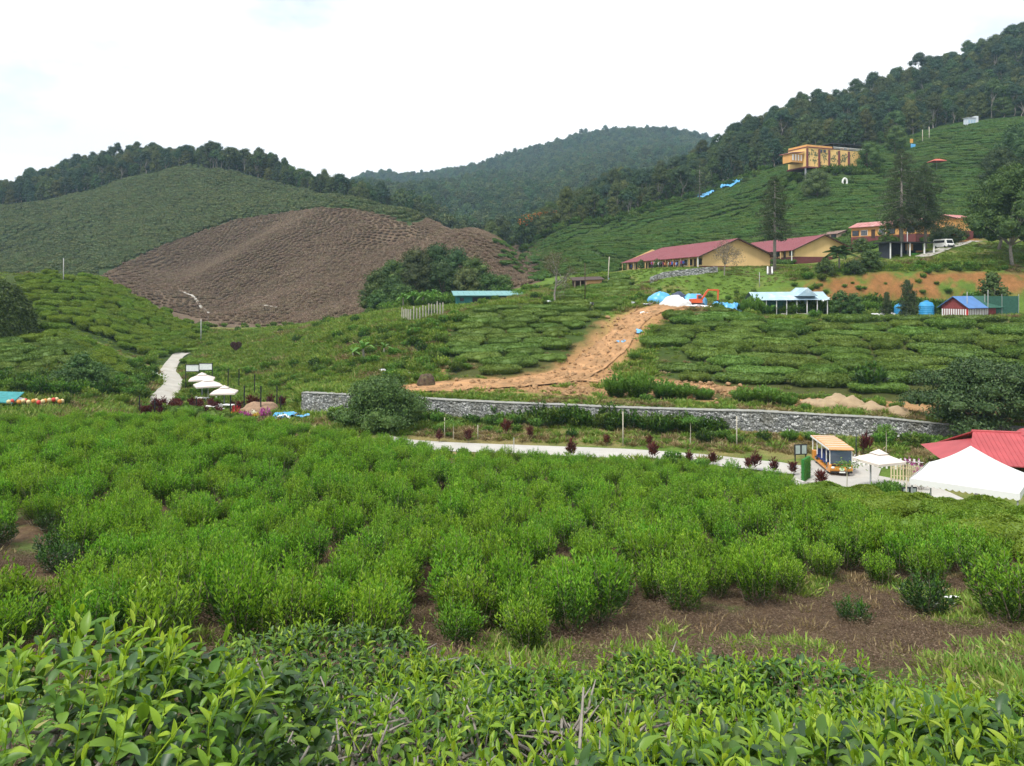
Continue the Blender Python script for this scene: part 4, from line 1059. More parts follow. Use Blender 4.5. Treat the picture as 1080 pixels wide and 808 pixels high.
N_H = max(60, 290 - N_TRIM)
for (x, y, a, L, src, L0, lab, grp) in hedges[:N_H]:
    o = link('tea_hedge', src[r_.integers(0, len(src))], None, (x, y, gz(x, y) - 0.12), (slope_at(x, y, a) * 0.75, 0, a + r_.normal(0, 0.10)), (L / L0, r_.uniform(0.78, 1.28), r_.uniform(0.72, 1.25)))
    tag(o, lab, 'tea hedge', grp)
far = hedges[N_H:]
ALLH = HR + HC + HL
off = {id(HR): 0, id(HC): 5, id(HL): 9}
px = np.array([h[0] for h in far]); py = np.array([h[1] for h in far])
scatter('tea_hedge_rows', np.stack([px, py, ground(px, py) - 0.12], -1), np.array([(slope_at(h[0], h[1], h[2]) * 0.75, 0, h[2]) for h in far]),
        np.array([(h[3] / h[5], 1, 1) for h in far]), np.array([off[id(h[4])] + r_.integers(0, len(h[4])) for h in far]), ALLH, 'far rows of clipped tea hedges on the upper slopes', 'tea hedges')
print('hedges', len(hedges), 'far', len(far))

# big tea hill behind the school
HF = [hedge_geo(np.random.default_rng(660 + i), L=6.0, W=1.32, H=1.0, cards=620, size=0.30, seed=40 + i, nu=22).mesh('hill_tea', [L_HILLTEA, M_BARK]) for i in range(4)]
def d16(u): return np.interp(u, PK, PA[:, 12, 0])
rowsR = along(contours(518, 1200, 5, 172, 335, 0.66), (4.0, 8.5), 0.5, r_, lambda x, y, u: y < d16(u) - 1 and (y > 200 or u > 560) and not (838 < u < 906 and 256 < y < 278), 14)
px = np.array([h[0] for h in rowsR]); py = np.array([h[1] for h in rowsR])
scatter('hill_tea_rows', np.stack([px, py, ground(px, py) - 0.15], -1), np.array([(0.25, 0, h[2]) for h in rowsR]), np.array([(h[3] / 6.0, r_.uniform(0.8, 1.15), r_.uniform(0.8, 1.2)) for h in rowsR]),
        r_.integers(0, 4, len(rowsR)), HF, 'rows of dark green tea over the hill behind the school', 'hill tea')
# green hill on the left
HG = [hedge_geo(np.random.default_rng(680 + i), L=2.1, W=1.5, H=1.15, cards=230, size=0.40, seed=50 + i, nu=12).mesh('hill_tea', [L_GREYTEA, M_BARK]) for i in range(4)]
def vof(x, y, z): return V0 - z / y * F
lines = contours(-90, 470, 4, 200, 424, 0.72)
raw = along(lines, (1.7, 2.6), 0.8, r_, lambda x, y, u: y < d16(u) + 2, 14)
px = np.array([h[0] for h in raw]); py = np.array([h[1] for h in raw]); pz = ground(px, py); pu = U0 + F * px / py
br = is_brown(pu, py, vof(px, py, pz))
g_ = ~br & ((py > 270) | (pu < 104))
scatter('green_hill_tea', np.stack([px[g_], py[g_], pz[g_] - 0.1], -1), np.stack([np.full(g_.sum(), 0.3), np.zeros(g_.sum()), np.array([h[2] for h in raw])[g_] + r_.normal(0, 0.15, g_.sum())], -1), r_.uniform(0.8, 1.25, (g_.sum(), 1)) * np.ones((1, 3)),
        r_.integers(0, 4, g_.sum()), HG, 'grey green tea bushes covering the left hill', 'hill tea')
# pruned brown hill
def twig_geo(rng, n=300, L=1.9, W=1.35, H=0.62):
    g = Geo(); a = rng.uniform(0, 6.28, n); q = rng.uniform(0, 1, n) ** 0.5
    tip = np.stack([L / 2 * q * np.cos(a), W / 2 * q * np.sin(a), H * (1 - 0.35 * q ** 2) * rng.uniform(0.6, 1.08, n)], -1)
    base = tip * np.array([0.45, 0.45, 0.0]) + rng.normal(0, 0.05, (n, 3))
    leaf_cards(g, base, tip - base, rdir(rng, n), np.linalg.norm(tip - base, axis=1), rng.uniform(0.05, 0.13, n), 0, 0.1, 0.0)
    d = rdir(rng, n)
    leaf_cards(g, tip, d + np.array([0, 0, 0.4]), rdir(rng, n), rng.uniform(0.12, 0.34, n), rng.uniform(0.04, 0.10, n), 0, 0.1, 0.0)
    return g
TW = [twig_geo(np.random.default_rng(700 + i)).mesh('pruned_tea', L_TWIG) for i in range(4)]
lines = contours(100, 574, 4, 172, 350, 0.33)
raw = along(lines, (1.5, 2.2), 0.25, r_, lambda x, y, u: True, 14)
px = np.array([h[0] for h in raw]); py = np.array([h[1] for h in raw]); pz = ground(px, py); pu = U0 + F * px / py; pv = vof(px, py, pz)
b_ = is_brown(pu, py, pv)
scatter('brown_hill_bushes', np.stack([px[b_], py[b_], pz[b_] - 0.05], -1), np.stack([np.full(b_.sum(), 0.2), np.zeros(b_.sum()), np.array([h[2] for h in raw])[b_] + r_.normal(0, 0.2, b_.sum())], -1), r_.uniform(0.75, 1.25, (b_.sum(), 1)) * np.ones((1, 3)),
        r_.integers(0, 4, b_.sum()), TW, 'brown leafless pruned tea bushes covering the middle hill', 'pruned tea')
print('right rows', len(rowsR), 'green', int(g_.sum()), 'brown', int(b_.sum()))

# ------------------------------------------------------------------ forest
L_OLIVE = leaf_mat('olive_tree_leaf', [(0, (.045, .065, .018)), (.5, (.075, .10, .026)), (1, (.12, .15, .042))], .55, .12, .25, .3)
L_BLUISH = leaf_mat('blue_green_tree_leaf', [(0, (.018, .045, .022)), (.5, (.030, .066, .032)), (1, (.055, .10, .048))], .55, .1, .25, .3)
FT = []
for i in range(8):
    sh = ['round', 'round', 'tall', 'umbrella', 'round', 'tall', 'round', 'umbrella'][i]
    FT.append(tree_mass('forest_tree', [L_TREE, L_TREE, L_OLIVE, L_TREE, L_TREEGREEN, L_OLIVE, L_BLUISH, L_BLUISH][i], M_BARKG, 800 + i, h=11.5 + 1.2 * (i % 4), cr=4.2 + 0.5 * (i % 3), base=0.10 if sh != 'umbrella' else 0.25, n=26, per=60, size=0.43, cl=(0.20, 0.40), shape=sh, limbs=5, tr=0.25))
FF = [tree_mass('forest_tree', L_TREE, M_BARKG, 820 + i, h=13 + i, cr=5.4, base=0.15, n=16, per=11, size=1.1, shape='round', limbs=0, tr=0.3) for i in range(4)]
def forest(name, u0, u1, dfun0, dfun1, sp, src, label, rng, smin=0.75, smax=1.3, test=None):
    dmax = max(dfun1(u) for u in np.linspace(u0, u1, 40)); dmin = min(dfun0(u) for u in np.linspace(u0, u1, 40))
    xs = np.arange(xu(u0, dmax), xu(u1, dmax), sp); ys = np.arange(dmin, dmax, sp)
    X, Y = np.meshgrid(xs, ys); X = X.ravel() + rng.uniform(-0.5, 0.5, X.size) * sp; Y = Y.ravel() + rng.uniform(-0.5, 0.5, Y.size) * sp
    U = U0 + F * X / np.maximum(Y, 1)
    k = (U > u0) & (U < u1)
    X, Y, U = X[k], Y[k], U[k]
    k = np.array([dfun0(u) < y < dfun1(u) for u, y in zip(U, Y)])
    if test is not None: k &= test(U, Y)
    X, Y = X[k], Y[k]; n = len(X)
    scatter(name, np.stack([X, Y, ground(X, Y) - 0.3], -1), zrot(rng, n, 0.04), rng.uniform(smin, smax, n)[:, None] * np.stack([rng.uniform(0.85, 1.15, n), rng.uniform(0.85, 1.15, n), rng.uniform(0.85, 1.2, n)], -1), rng.integers(0, len(src), n), src, label, 'forest')
    print(name, n)
forest('forest', -170, 445, lambda u: d16(u) + 3, lambda u: min(640, d16(u) + 150), 4.9, FT, 'dark forest along the ridge above the left green hill', r_, 0.42, 1.0)
forest('forest', 512, 1230, lambda u: d16(u) + 4 if u > 545 else 330, lambda u: 505, 5.0, FT, 'dark forest on the ridge above the right tea hill', r_, 0.46, 1.08)
forest('forest', 300, 800, lambda u: 400 if 420 < u < 545 else 560, lambda u: 900, 8.0, FF, 'hazy forest on the lower flank of the far mountain', r_, 0.75, 1.2)
forest('forest', 290, 800, lambda u: 900, lambda u: 1540, 10.0, FF, 'hazy blue forest up to the crest of the far mountain', r_, 0.8, 1.25)
# ------------------------------------------------------------------ grass, scrub and single plants of the valley
r_ = np.random.default_rng(55)
TALL = [tuft_geo(np.random.default_rng(900 + i), 60, 0.55, 0.5, 0.05).mesh('tall_grass_tuft', L_GRASS) for i in range(3)]
TALLD = [tuft_geo(np.random.default_rng(910 + i), 60, 0.5, 0.5, 0.045).mesh('tall_dry_tuft', L_DRY) for i in range(2)]
SCRUB = [bush_geo(np.random.default_rng(920 + i), n_stem=26, h=0.95, r=0.75, leaves=22, size=(0.13, 0.24), young=0.5, wratio=0.55, t0=0.15).mesh('scrub', [[L_WEED, L_MATURE, M_BARK], [L_GRASS, L_WEED, M_BARK], [L_HEDGE, L_TREEGREEN, M_BARK], [L_MATURE, L_DARK, M_BARK]][i]) for i in range(4)]
N = 60000
d = r_.uniform(56, 165, N); u = r_.uniform(-70, 1150, N); x = (u - U0) / F * d
z = ground(x, d)
keep = r_.uniform(0, 1, N) < (d / 165)
dc = lerp_tab(T_CREST, u)[:, 0]
keep &= d > dc + 5
keep &= ~((d > 62) & (seg_dist(u, d, [(400, 68.6), (470, 67.0), (560, 65.6), (660, 64.0), (740, 62.0), (800, 60.2), (860, 58.0), (915, 55.4), (960, 52.5), (1000, 48)]) < 3.0))
keep &= ~(seg_dist(u, d, [(840, 57.6), (880, 56.4), (925, 55)]) < 6.4)
keep &= ~(seg_dist(u, d, TRACK) < 3.4) & ~(seg_dist(u, d, TRACK_R) < 1.7)
keep &= ~(seg_dist(u, d, [(168, 90), (173, 97), (181, 104), (184, 109), (177, 118), (181, 126), (188, 135), (196, 139)]) < 1.8)
keep &= ~(seg_dist(u, d, [(905, 43.5), (940, 42), (985, 40.5), (1040, 39.2), (1120, 38)]) < 1.2)
keep &= ~((d > 129) & (d < 138) & (u > 800))
keep &= ~((u > 150) & (u < 560) & (d > 172))
wd = lerp_tab({k_: P[k_][1] for k_ in P}, u)[:, 0]
keep &= ~((d > wd - 0.3) & (d < wd + 1.3) & (u > 318) & (u < 1200))
terr = (u > 440) & (d > wd + 4.5) & (d < 92)
keep &= ~(terr & (r_.uniform(0, 1, N) < 0.88))
n1 = fbm(x / 6, d / 6, 91, 4)
mown = ((u > 640) & (d > 146)) | ((u > 690) & (u < 830) & (d > 137))
tea = ((u < 215) & (d > 96) & (d < 172) & (u < np.interp(d, [86, 100, 113, 126, 172], [130, 135, 142, 205, 212]))) | ((d > 92) & (d < 126) & (u > 470) & (u < 650)) | ((d > 76) & (d < 119) & (u > 690))
keep &= ~(tea & (r_.uniform(0, 1, N) < 0.82))
dry = (n1 > 0.22) | ((u > 430) & (d > 62) & (d < 80) & (n1 > -0.05))
scr = (fbm(x / 4.5, d / 4.5, 95, 3) > 0.30) & (r_.uniform(0, 1, N) < 0.22) & ~mown & ~tea
pk = np.where(scr, np.minimum(r_.integers(5, 10, N), 8) - 2 * (r_.uniform(0, 1, N) < 0.55) * 1, np.where(dry & (r_.uniform(0, 1, N) < 0.6), r_.integers(3, 5, N), r_.integers(0, 3, N)))
pk = np.where(scr & (d < 82) & (u > 430), np.where(r_.uniform(0, 1, N) < 0.5, 3, 5), pk)
s = np.where(scr, r_.uniform(0.6, 1.5, N), r_.uniform(0.7, 1.5, N)) * np.where(mown, 0.40, 1.0) * np.where((d < 84) & (u > 430), 0.75, 1) * np.where(tea, 0.6, 1)
keep &= ~(mown & (r_.uniform(0, 1, N) < 0.1))
x, d, z, pk, s, u = x[keep], d[keep], z[keep], pk[keep], s[keep], u[keep]
scatter('valley_grass', np.stack([x, d, z - 0.03], -1), zrot(r_, len(x), 0.08), s, pk, TALL + TALLD + SCRUB, 'rough grass and low scrub of the valley floor and banks', 'grass')
print('grass', len(x))
# scrub along the foot of the slopes, on the wall and on the cut bank edge
pts = []
def strip(poly, n, w, lo, hi, picks):
    q = [(xu(a, b), b) for a, b in poly]
    for _ in range(int(n * 0.8)):
        i = r_.integers(0, len(q) - 1); t = r_.uniform()
        xx = q[i][0] + (q[i + 1][0] - q[i][0]) * t + r_.normal(0, w); yy = q[i][1] + (q[i + 1][1] - q[i][1]) * t + r_.normal(0, w)
        if seg_dist(np.array([U0 + F * xx / yy]), np.array([yy]), [(168, 90), (173, 97), (181, 104), (184, 109), (177, 118), (181, 126), (188, 135), (196, 139)])[0] < 2.6: continue
        pts.append((xx, yy, r_.uniform(lo, hi), picks[r_.integers(0, len(picks))]))
strip([(140, 98), (158, 105), (166, 118), (180, 128), (205, 152)], 110, 2.0, 0.8, 1.7, (0, 1, 2, 3))
strip([(0, 86), (60, 87), (110, 91), (140, 97)], 130, 1.3, 0.8, 1.8, (0, 2, 3))
strip([(205, 168), (220, 171), (300, 173), (380, 172)], 60, 1.0, 0.5, 1.1, (0, 1, 2))
strip([(440, 95), (455, 101), (462, 112), (470, 121)], 80, 2.2, 0.8, 1.6, (0, 1, 1, 2))
strip([(330, 100), (380, 112), (430, 116)], 90, 4.0, 0.7, 1.5, (0, 1, 1, 2))
strip([(790, 128.5), (860, 130), (940, 130), (1050, 130)], 260, 0.8, 1.5, 2.7, (0, 2, 3))
strip([(830, 134.5), (900, 135), (1060, 135)], 34, 1.3, 0.4, 1.0, (0, 1, 2))
strip([(845, 138.5), (900, 139), (1000, 139), (1060, 139)], 60, 0.8, 0.7, 1.5, (0, 2))
strip([(560, 76), (600, 74.2), (640, 72.7), (690, 71), (720, 70.5), (760, 70)], 105, 0.35, 0.7, 1.8, (3, 3, 2))
strip([(440, 78), (500, 76.5), (560, 75)], 50, 0.6, 0.6, 1.2, (0, 2, 3))
strip([(940, 66), (1000, 65), (1060, 63)], 50, 0.8, 0.6, 1.3, (0, 2))
strip([(400, 160), (440, 152), (470, 146), (500, 150), (530, 160)], 90, 3.0, 1.0, 2.4, (0, 2, 3))
strip([(560, 128), (600, 128), (660, 129), (700, 130)], 60, 1.2, 0.5, 1.1, (0, 1, 2))
strip([(640, 139), (700, 139), (770, 138), (800, 135)], 50, 1.0, 0.4, 0.8, (0, 1, 2))
strip([(940, 176), (1000, 176), (1060, 176)], 70, 2.0, 1.0, 2.2, (2, 3))
strip([(840, 266), (880, 266), (930, 262)], 60, 3.0, 1.6, 3.0, (2, 3))
strip([(560, 300), (640, 303), (700, 312), (745, 322), (800, 328)], 160, 3.0, 1.6, 3.4, (2, 3))
strip([(830, 80), (880, 78), (930, 75), (965, 73)], 30, 0.5, 0.5, 1.0, (0, 1))
pp = np.array(pts)
scatter('scrub', np.stack([pp[:, 0], pp[:, 1], ground(pp[:, 0], pp[:, 1]) - 0.08], -1), zrot(r_, len(pp), 0.1), pp[:, 2], pp[:, 3].astype(int), SCRUB, 'bushy scrub along banks, slope feet and the stone wall', 'scrub')

# clods and stones on the bare dirt
def clod(seed):
    rg = np.random.default_rng(seed); mb = MB(); mb.ball((0, 0, .25), (.5, .4, .32), 7, 5, jit=.25, rng=rg); return mb.mesh('clod', surf('dirt_clod', (0.30, 0.185, 0.095), .95, .35, 2))
CL = [clod(i) for i in range(4)]
cp = []
for (poly, n, w) in ((TRACK, 1500, 1.7), (TRACK_R, 700, 1.6), ([(470, 85.5), (600, 83), (720, 80.5), (830, 78)], 500, 2.2)):
    for _ in range(n):
        i = r_.integers(0, len(poly) - 1); t = r_.uniform(); dd_ = poly[i][1] + (poly[i + 1][1] - poly[i][1]) * t; uu_ = poly[i][0] + (poly[i + 1][0] - poly[i][0]) * t
        cp.append((xu(uu_, dd_) + r_.normal(0, w), dd_ + r_.normal(0, w), r_.exponential(.13) + .08))
cp = np.array(cp)
scatter('dirt_clods', np.stack([cp[:, 0], cp[:, 1], ground(cp[:, 0], cp[:, 1]) + .06], -1), zrot(r_, len(cp), .3), cp[:, 2], r_.integers(0, 4, len(cp)), CL, 'loose clods of earth on the dirt track and terrace', 'clods')
# single bushes
def bush_thing(name, u, d, s, src, label, cat='bush', group=None, sz=1.0):
    o = link(name, src, None, at(u, d, -0.06), (0, 0, r_.uniform(0, 6.28)), (s, s, s * sz)); return tag(o, label, cat, group)
BIGWEED = [bush_geo(np.random.default_rng(940 + i), n_stem=60, h=1.0, r=0.85, leaves=48, size=(0.10, 0.18), young=0.6, wratio=0.5, t0=0.1).mesh('leafy_bush', [L_WEED, L_MATURE, M_BARK]) for i in range(2)]
for (u, d, s, sz, lab) in ((650, 79.5, 1.9, 1.15, 'tall bright green weed bush on the terrace, leftmost of the clump'), (673, 79, 2.1, 1.15, 'tallest bright green weed bush on the terrace above the wall'),
                          (700, 78.5, 1.8, 0.95, 'bright green weed bush right of the tallest one'), (722, 78, 1.7, 0.85, 'low bright green weed bush in the middle of the terrace'),
                          (742, 77.6, 1.3, 0.85, 'small weed bush at the right end of the middle clump'), (785, 75.5, 1.7, 0.9, 'bright weed bush left of the sand heaps'),
                          (808, 75, 1.9, 0.9, 'broad weed bush on the terrace close to the sand heaps'), (830, 74.5, 1.4, 0.8, 'small weed bush beside the sand heaps'),
                          (833, 67.6, 1.0, 0.9, 'bright green shrub at the foot of the stone wall above the bus'),
                          (795, 124.5, 2.4, 1.3, 'leafy green bush at the left corner of the greenhouse'), (783, 125, 1.7, 1.1, 'smaller leafy bush left of the greenhouse'),
                          (470, 152, 2.2, 1.0, 'yellow green bush beside the green shed'), (452, 150, 2.4, 1.1, 'bright leafy bush left of the green shed'), (437, 152, 2.0, 1.3, 'leafy bush behind the picket fence')):
    bush_thing('leafy_bush', u, d, s, BIGWEED[r_.integers(0, 2)], lab, sz=sz)
for (u, d, s, lab) in ((806, 67.5, 1.0, 'dark brown shrub on the bank below the stone wall, near the yellow plant'), (744, 67.3, 1.25, 'dark thorny shrub on the bank below the overgrown wall'),
                       (918, 82, 2.7, 'large dark round bush above the sand heaps'), (603, 70, 0.8, 'brown dry shrub at the foot of the wall'), (445, 104, 1.6, 'dark bush at the left edge of the tea mound')):
    bush_thing('shrub', u, d, s, SCRUB[3], lab)
bush_thing('yellow_shrub', 843, 67.4, 0.55, bush_geo(np.random.default_rng(951), 18, 0.9, 0.6, 26, (0.14, 0.22), 0.7, (0, 0), 1, wratio=0.5).mesh('yellow_shrub', [leaf_mat('yellow_leaf', [(0, (0.4, 0.3, 0.03)), (1, (0.55, 0.42, 0.06))], 0.5, 0.2), M_BARK]), 'small yellow leaved shrub at the foot of the stone wall')

# dark red cordylines along the road
CORD = [bush_geo(np.random.default_rng(960 + i), n_stem=9, h=1.25, r=0.34, leaves=20, size=(0.28, 0.46), young=0.3, mats=(0, 0), stem_m=1, wratio=0.2, t0=0.45, spread=1.0).mesh('cordyline', [L_RED, M_BARK]) for i in range(4)]
for i, (u, d, s) in enumerate(((463, 68.8, .85), (494, 68.4, 1.0), (535, 70.5, 1.25), (559, 69.4, .9), (602, 62.2, 1.2), (640, 66.8, .8), (689, 61.3, 1.15), (685, 66, .8), (727, 60.5, .8), (752, 60, .85), (789, 58, .85), (797, 58.3, 1.0), (817, 57.5, .9), (836, 56.8, .85), (865, 51.8, 1.0), (913, 62.4, 1.3))):
    o = link('cordyline', CORD[i % 4], None, at(u, d, -0.05), (0, 0, i * 1.3), s)
    tag(o, 'dark red cordyline planted beside the pale road', 'cordyline', 'dark red cordylines along the pale road')

# round bush tree in front of the stone wall
tm = tree_meshes('round', leaf_mat('dense_round_leaf', [(0, (0.045, 0.095, 0.022)), (0.5, (0.070, 0.135, 0.030)), (1, (0.11, 0.18, 0.045))], 0.5, 0.12, 0.3, 0.05), M_BARK, 71, h=5.2, cr=4.3, base=0.05, n=46, per=230, size=0.24, cl=(0.22, 0.34), flat=0.8, limbs=10)
place_tree('round_tree', at(402, 73.5, -0.2), tm, 'dense round green bush tree in front of the stone wall', scale=0.98)
# spreading tree behind the red roof
tm = tree_meshes('spread', leaf_mat('spreading_leaf', [(0, (0.028, 0.064, 0.020)), (0.5, (0.046, 0.094, 0.027)), (1, (0.078, 0.132, 0.038))], 0.5, 0.1, 0.3, 0.05), M_BARK, 78, h=6.3, cr=7.0, base=0.10, n=84, per=150, size=0.25, cl=(0.15, 0.24), flat=0.6, shape='dome', limbs=16, tr=0.26, core=0.5)
place_tree('spreading_tree', at(1042, 66.8, -0.3), tm, 'dark spreading tree with layered branches behind the red roof', scale=1.0)
# big leafy trees at the right edge
for (u, d, h, cr, sd, lab, bs) in ((1068, 140, 19, 7.6, 81, 'tall leafy tree with a forked grey trunk at the right edge', 0.22), (1052, 152, 15, 6.0, 82, 'leafy tree behind the forked trunk tree, left of it', 0.25),
                             (1075, 232, 17, 7.5, 83, 'large dense dark tree on the hill at the right edge', 0.05), (1055, 225, 12, 6.5, 84, 'dense tree on the hill left of the large dark one', 0.05), (1095, 225, 18, 8, 85, 'dense tree at the right border of the hill', 0.05),
                             (1100, 146, 17, 7.5, 86, 'leafy tree cut by the right border beside the forked trunk', 0.15), (1046, 129, 8, 2.6, 87, 'narrow dark tree below the forked trunk tree', 0.1)):
    tm = tree_meshes('leafy', L_TREEGREEN if d < 200 else L_TREE, M_BARKG, sd, h=h, cr=cr, base=bs, n=46, per=60, size=0.42, cl=(0.2, 0.32), limbs=14, tr=0.32)
    place_tree('leafy_tree', at(u, d, -0.3), tm, lab)
# conifers
def conifer(u, d, h, cr, seed, label, base=0.35, dens=1.0):
    rng = np.random.default_rng(seed); tb = MB()
    tb.tube([(0, 0, -0.4), (0.05, 0, h * 0.5), (0, 0.05, h)], [h * 0.020, h * 0.014, 0.03], 7)
    g = Geo(); clumps = []
    nl = int(15 * dens)
    for k in range(nl):
        f = k / (nl - 1); zz = h * (base + (1.0 - base) * f); rr = cr * ((1 - f) ** 0.55 * 0.85 + 0.12) * (0.6 if f < 0.08 else 1) * rng.uniform(0.75, 1.1)
        nb = max(3, int(6 * (1 - 0.5 * f)))
        for b in range(nb):
            a = b * 6.283 / nb + rng.uniform(-0.4, 0.4) + k; q = rr * rng.uniform(0.45, 1.12)
            e = np.array([math.cos(a) * q, math.sin(a) * q, zz - q * 0.22])
            tb.tube([(0, 0, zz), tuple(e * np.array([0.5, 0.5, 1]) + np.array([0, 0, 0.06 * q])), tuple(e)], [0.05, 0.035, 0.015], 4, cap=False)
            n = int(46 * dens + 10 * q)
            t = rng.uniform(0.25, 1.05, n)[:, None]
            p = np.array([0, 0, zz]) * (1 - t) + e * t + rng.normal(0, 1, (n, 3)) * np.array([0.30, 0.30, 0.22]) * (0.5 + 0.12 * q)
            dd = rdir(rng, n)
            leaf_cards(g, p, unit(dd * 0.8 + e / max(q, 0.3) * 0.4 + np.array([0, 0, -0.3])), rdir(rng, n), rng.uniform(0.25, 0.55, n), rng.uniform(0.08, 0.18, n), 0)
    ez = empty('conifer', at(u, d, -0.1), rng.uniform(0, 6), label, 'tree')
    tb.build('trunk', M_BARKG, ez, True); link('crown', g.mesh('crown', L_CONIFER), ez)
conifer(817, 146, 17.5, 5.0, 91, 'tall grey green conifer in front of the twin gabled school', 0.36, 1.35)
conifer(951, 158, 20.5, 6.8, 92, 'tall dark conifer left of its twin above the black pavilion', 0.28, 1.7)
conifer(976, 158, 17.0, 7.0, 93, 'dark conifer right of its taller twin above the black pavilion', 0.26, 1.8)
conifer(957, 121.5, 5.6, 2.0, 94, 'small dark conifer between the two blue tanks', 0.05, 0.9)
conifer(935, 124.5, 3.8, 1.0, 95, 'little dark conifer left of the blue tanks', 0.08, 0.7)
conifer(738, 300, 15, 3.6, 96, 'grey green conifer on the hill above the long school roof', 0.2, 0.8)
# leafy trees round the buildings
for (u, d, h, cr, sd, lab) in ((862, 232, 9.5, 5.2, 101, 'dark round tree behind the twin gabled school'), (886, 124, 4.6, 2.0, 102, 'leafy tree at the right end of the greenhouse'), (900, 123.5, 4.2, 1.8, 103, 'leafy tree right of the one at the greenhouse end'),
                               (918, 138.6, 4.2, 2.2, 104, 'leafy tree in front of the black pavilion, left side'), (933, 158, 8.5, 1.5, 105, 'slender light green tree left of the twin conifers'), (1000, 165, 4.0, 3.6, 106, 'dark round bush tree below the right houses'),
                               (908, 170, 3.6, 2.0, 107, 'leafy tree at the left end of the right houses'), (693, 168, 2.3, 1.0, 108, 'small tree in front of the long school, centre'), (676, 172, 2.2, 0.9, 109, 'small tree in front of the long school, left'), (871, 138, 3.2, 1.9, 110, 'small leafy tree on top of the orange cut bank'),
                               (901, 138, 2.6, 2.0, 111, 'dark leafy tree on the cut bank left of the pavilion'), (100, 91, 3.6, 1.8, 112, 'small light green tree at the foot of the left slope'), (86, 91, 4.2, 2.0, 113, 'light green tree left of its small neighbour at the left slope foot'),
                               (66, 88, 2.4, 2.4, 114, 'low bushy tree by the pots at the left slope foot'), (862, 258, 3.6, 3.4, 115, 'bushy tree under the hillside building'), (918, 268, 11, 5, 116, 'leafy tree at the right end of the hillside building'), (945, 300, 12, 5, 117, 'leafy tree on the crest right of the hillside building')):
    tm = tree_meshes('leafy', L_TREEGREEN if sd not in (101, 106, 111) else L_TREE, M_BARK, sd, h=h, cr=cr, base=0.12, n=22, per=90, size=0.30, limbs=7, tr=0.12)
    place_tree('leafy_tree', at(u, d, -0.15), tm, lab)
# grove beside the brown hill
for i, (u, d, h, cr, dk) in enumerate(((398, 172, 9.5, 4.2, 0), (416, 176, 10.5, 4.6, 0), (438, 180, 12, 5.2, 1), (460, 182, 12.5, 5.4, 1), (482, 180, 11, 4.8, 1), (500, 176, 8.5, 4.2, 0), (393, 166, 6.5, 3.6, 0), (414, 164, 6.5, 3.8, 0), (440, 168, 8.5, 4.4, 1), (466, 170, 9, 4.6, 1), (492, 168, 7, 3.8, 1), (516, 170, 5, 3.4, 0), (530, 172, 3.6, 3.0, 0), (400, 160, 4.5, 3.0, 0), (425, 158, 4.5, 3.0, 0))):
    tm = tree_meshes('grove', L_TREEGREEN if not dk else L_TREE, M_BARK, 130 + i, h=h, cr=cr, base=0.05, n=24, per=46, size=0.42, limbs=6, tr=0.2)
    place_tree('grove_tree', at(u, d, -0.2), tm, 'leafy tree of the green grove at the right foot of the brown hill', 'tree', 'grove of trees at the foot of the brown hill')
# emergent trees along the skyline: trees one can tell apart
SKY = [tree_meshes('ridge', L_TREE, M_BARKG, 160 + i, h=11.5 + i % 3 * 1.5, cr=4.4 + 0.5 * (i % 2), base=0.2 if i % 2 else 0.4, n=30, per=44, size=0.45, cl=(0.18, 0.36), shape=['round', 'umbrella', 'round', 'tall'][i % 4], limbs=8, tr=0.3) for i in range(6)]
for i, (u, dd, s) in enumerate(((28, 20, 1.0), (60, 28, 1.0), (104, 30, 1.1), (128, 26, 1.0), (165, 24, 1.15), (222, 8, 1.1), (242, 7, 1.15), (258, 8, 1.05), (272, 8, 1.0), (300, 10, 0.9), (325, 10, 0.85), (360, 14, 0.9))):
    d_ = d16(u) + dd; place_tree('ridge_tree', at(u, d_, -0.3), SKY[i % 6], 'dark tree rising from the left forest ridge against the sky', 'tree', 'trees standing out on the left ridge', i * 1.1, s)
for i, (u, d_, s) in enumerate(((757, 415, 1.0), (782, 425, 1.1), (815, 430, 1.1), (845, 438, 1.0), (880, 440, 1.1), (917, 442, 1.15), (948, 445, 1.1), (978, 448, 1.25), (1004, 452, 1.2), (1036, 455, 1.2), (1056, 457, 1.35), (1074, 458, 1.3))):
    place_tree('ridge_tree', at(u, d_, -0.3), SKY[(i + 2) % 6], 'dark tree rising from the right forest ridge against the sky', 'tree', 'trees standing out on the right ridge', i * 1.7, s)
for i, (u, d_, s) in enumerate(((553, 311, 1.3), (566, 314, 1.15), (578, 312, 1.0))):
    tb, cl, rg = tree_parts(190 + i, h=12, cr=4.6, base=0.15, n=22, limbs=6)
    g = Geo(); crown_geo(g, rg, cl, 26, 0.55, 0)
    ez = empty('flame_tree', at(u, d_, -0.3), i, 'forest tree with orange blossom on its crown above the brown hill shoulder', 'tree', 'orange flowering trees at the forest edge'); ez.scale = (s,) * 3
    tb.build('trunk', M_BARKG, ez, True); link('crown', g.mesh('crown', L_TREE), ez)
    g2 = Geo(); crown_geo(g2, rg, [((c[0], c[1], c[2] + r * 0.25), r * 0.9) for c, r in cl if c[2] > 7.5][: 7 - 2 * i], 16, 0.45, 0, core=0)
    link('blossom', g2.mesh('blossom', L_ORANGE), ez)
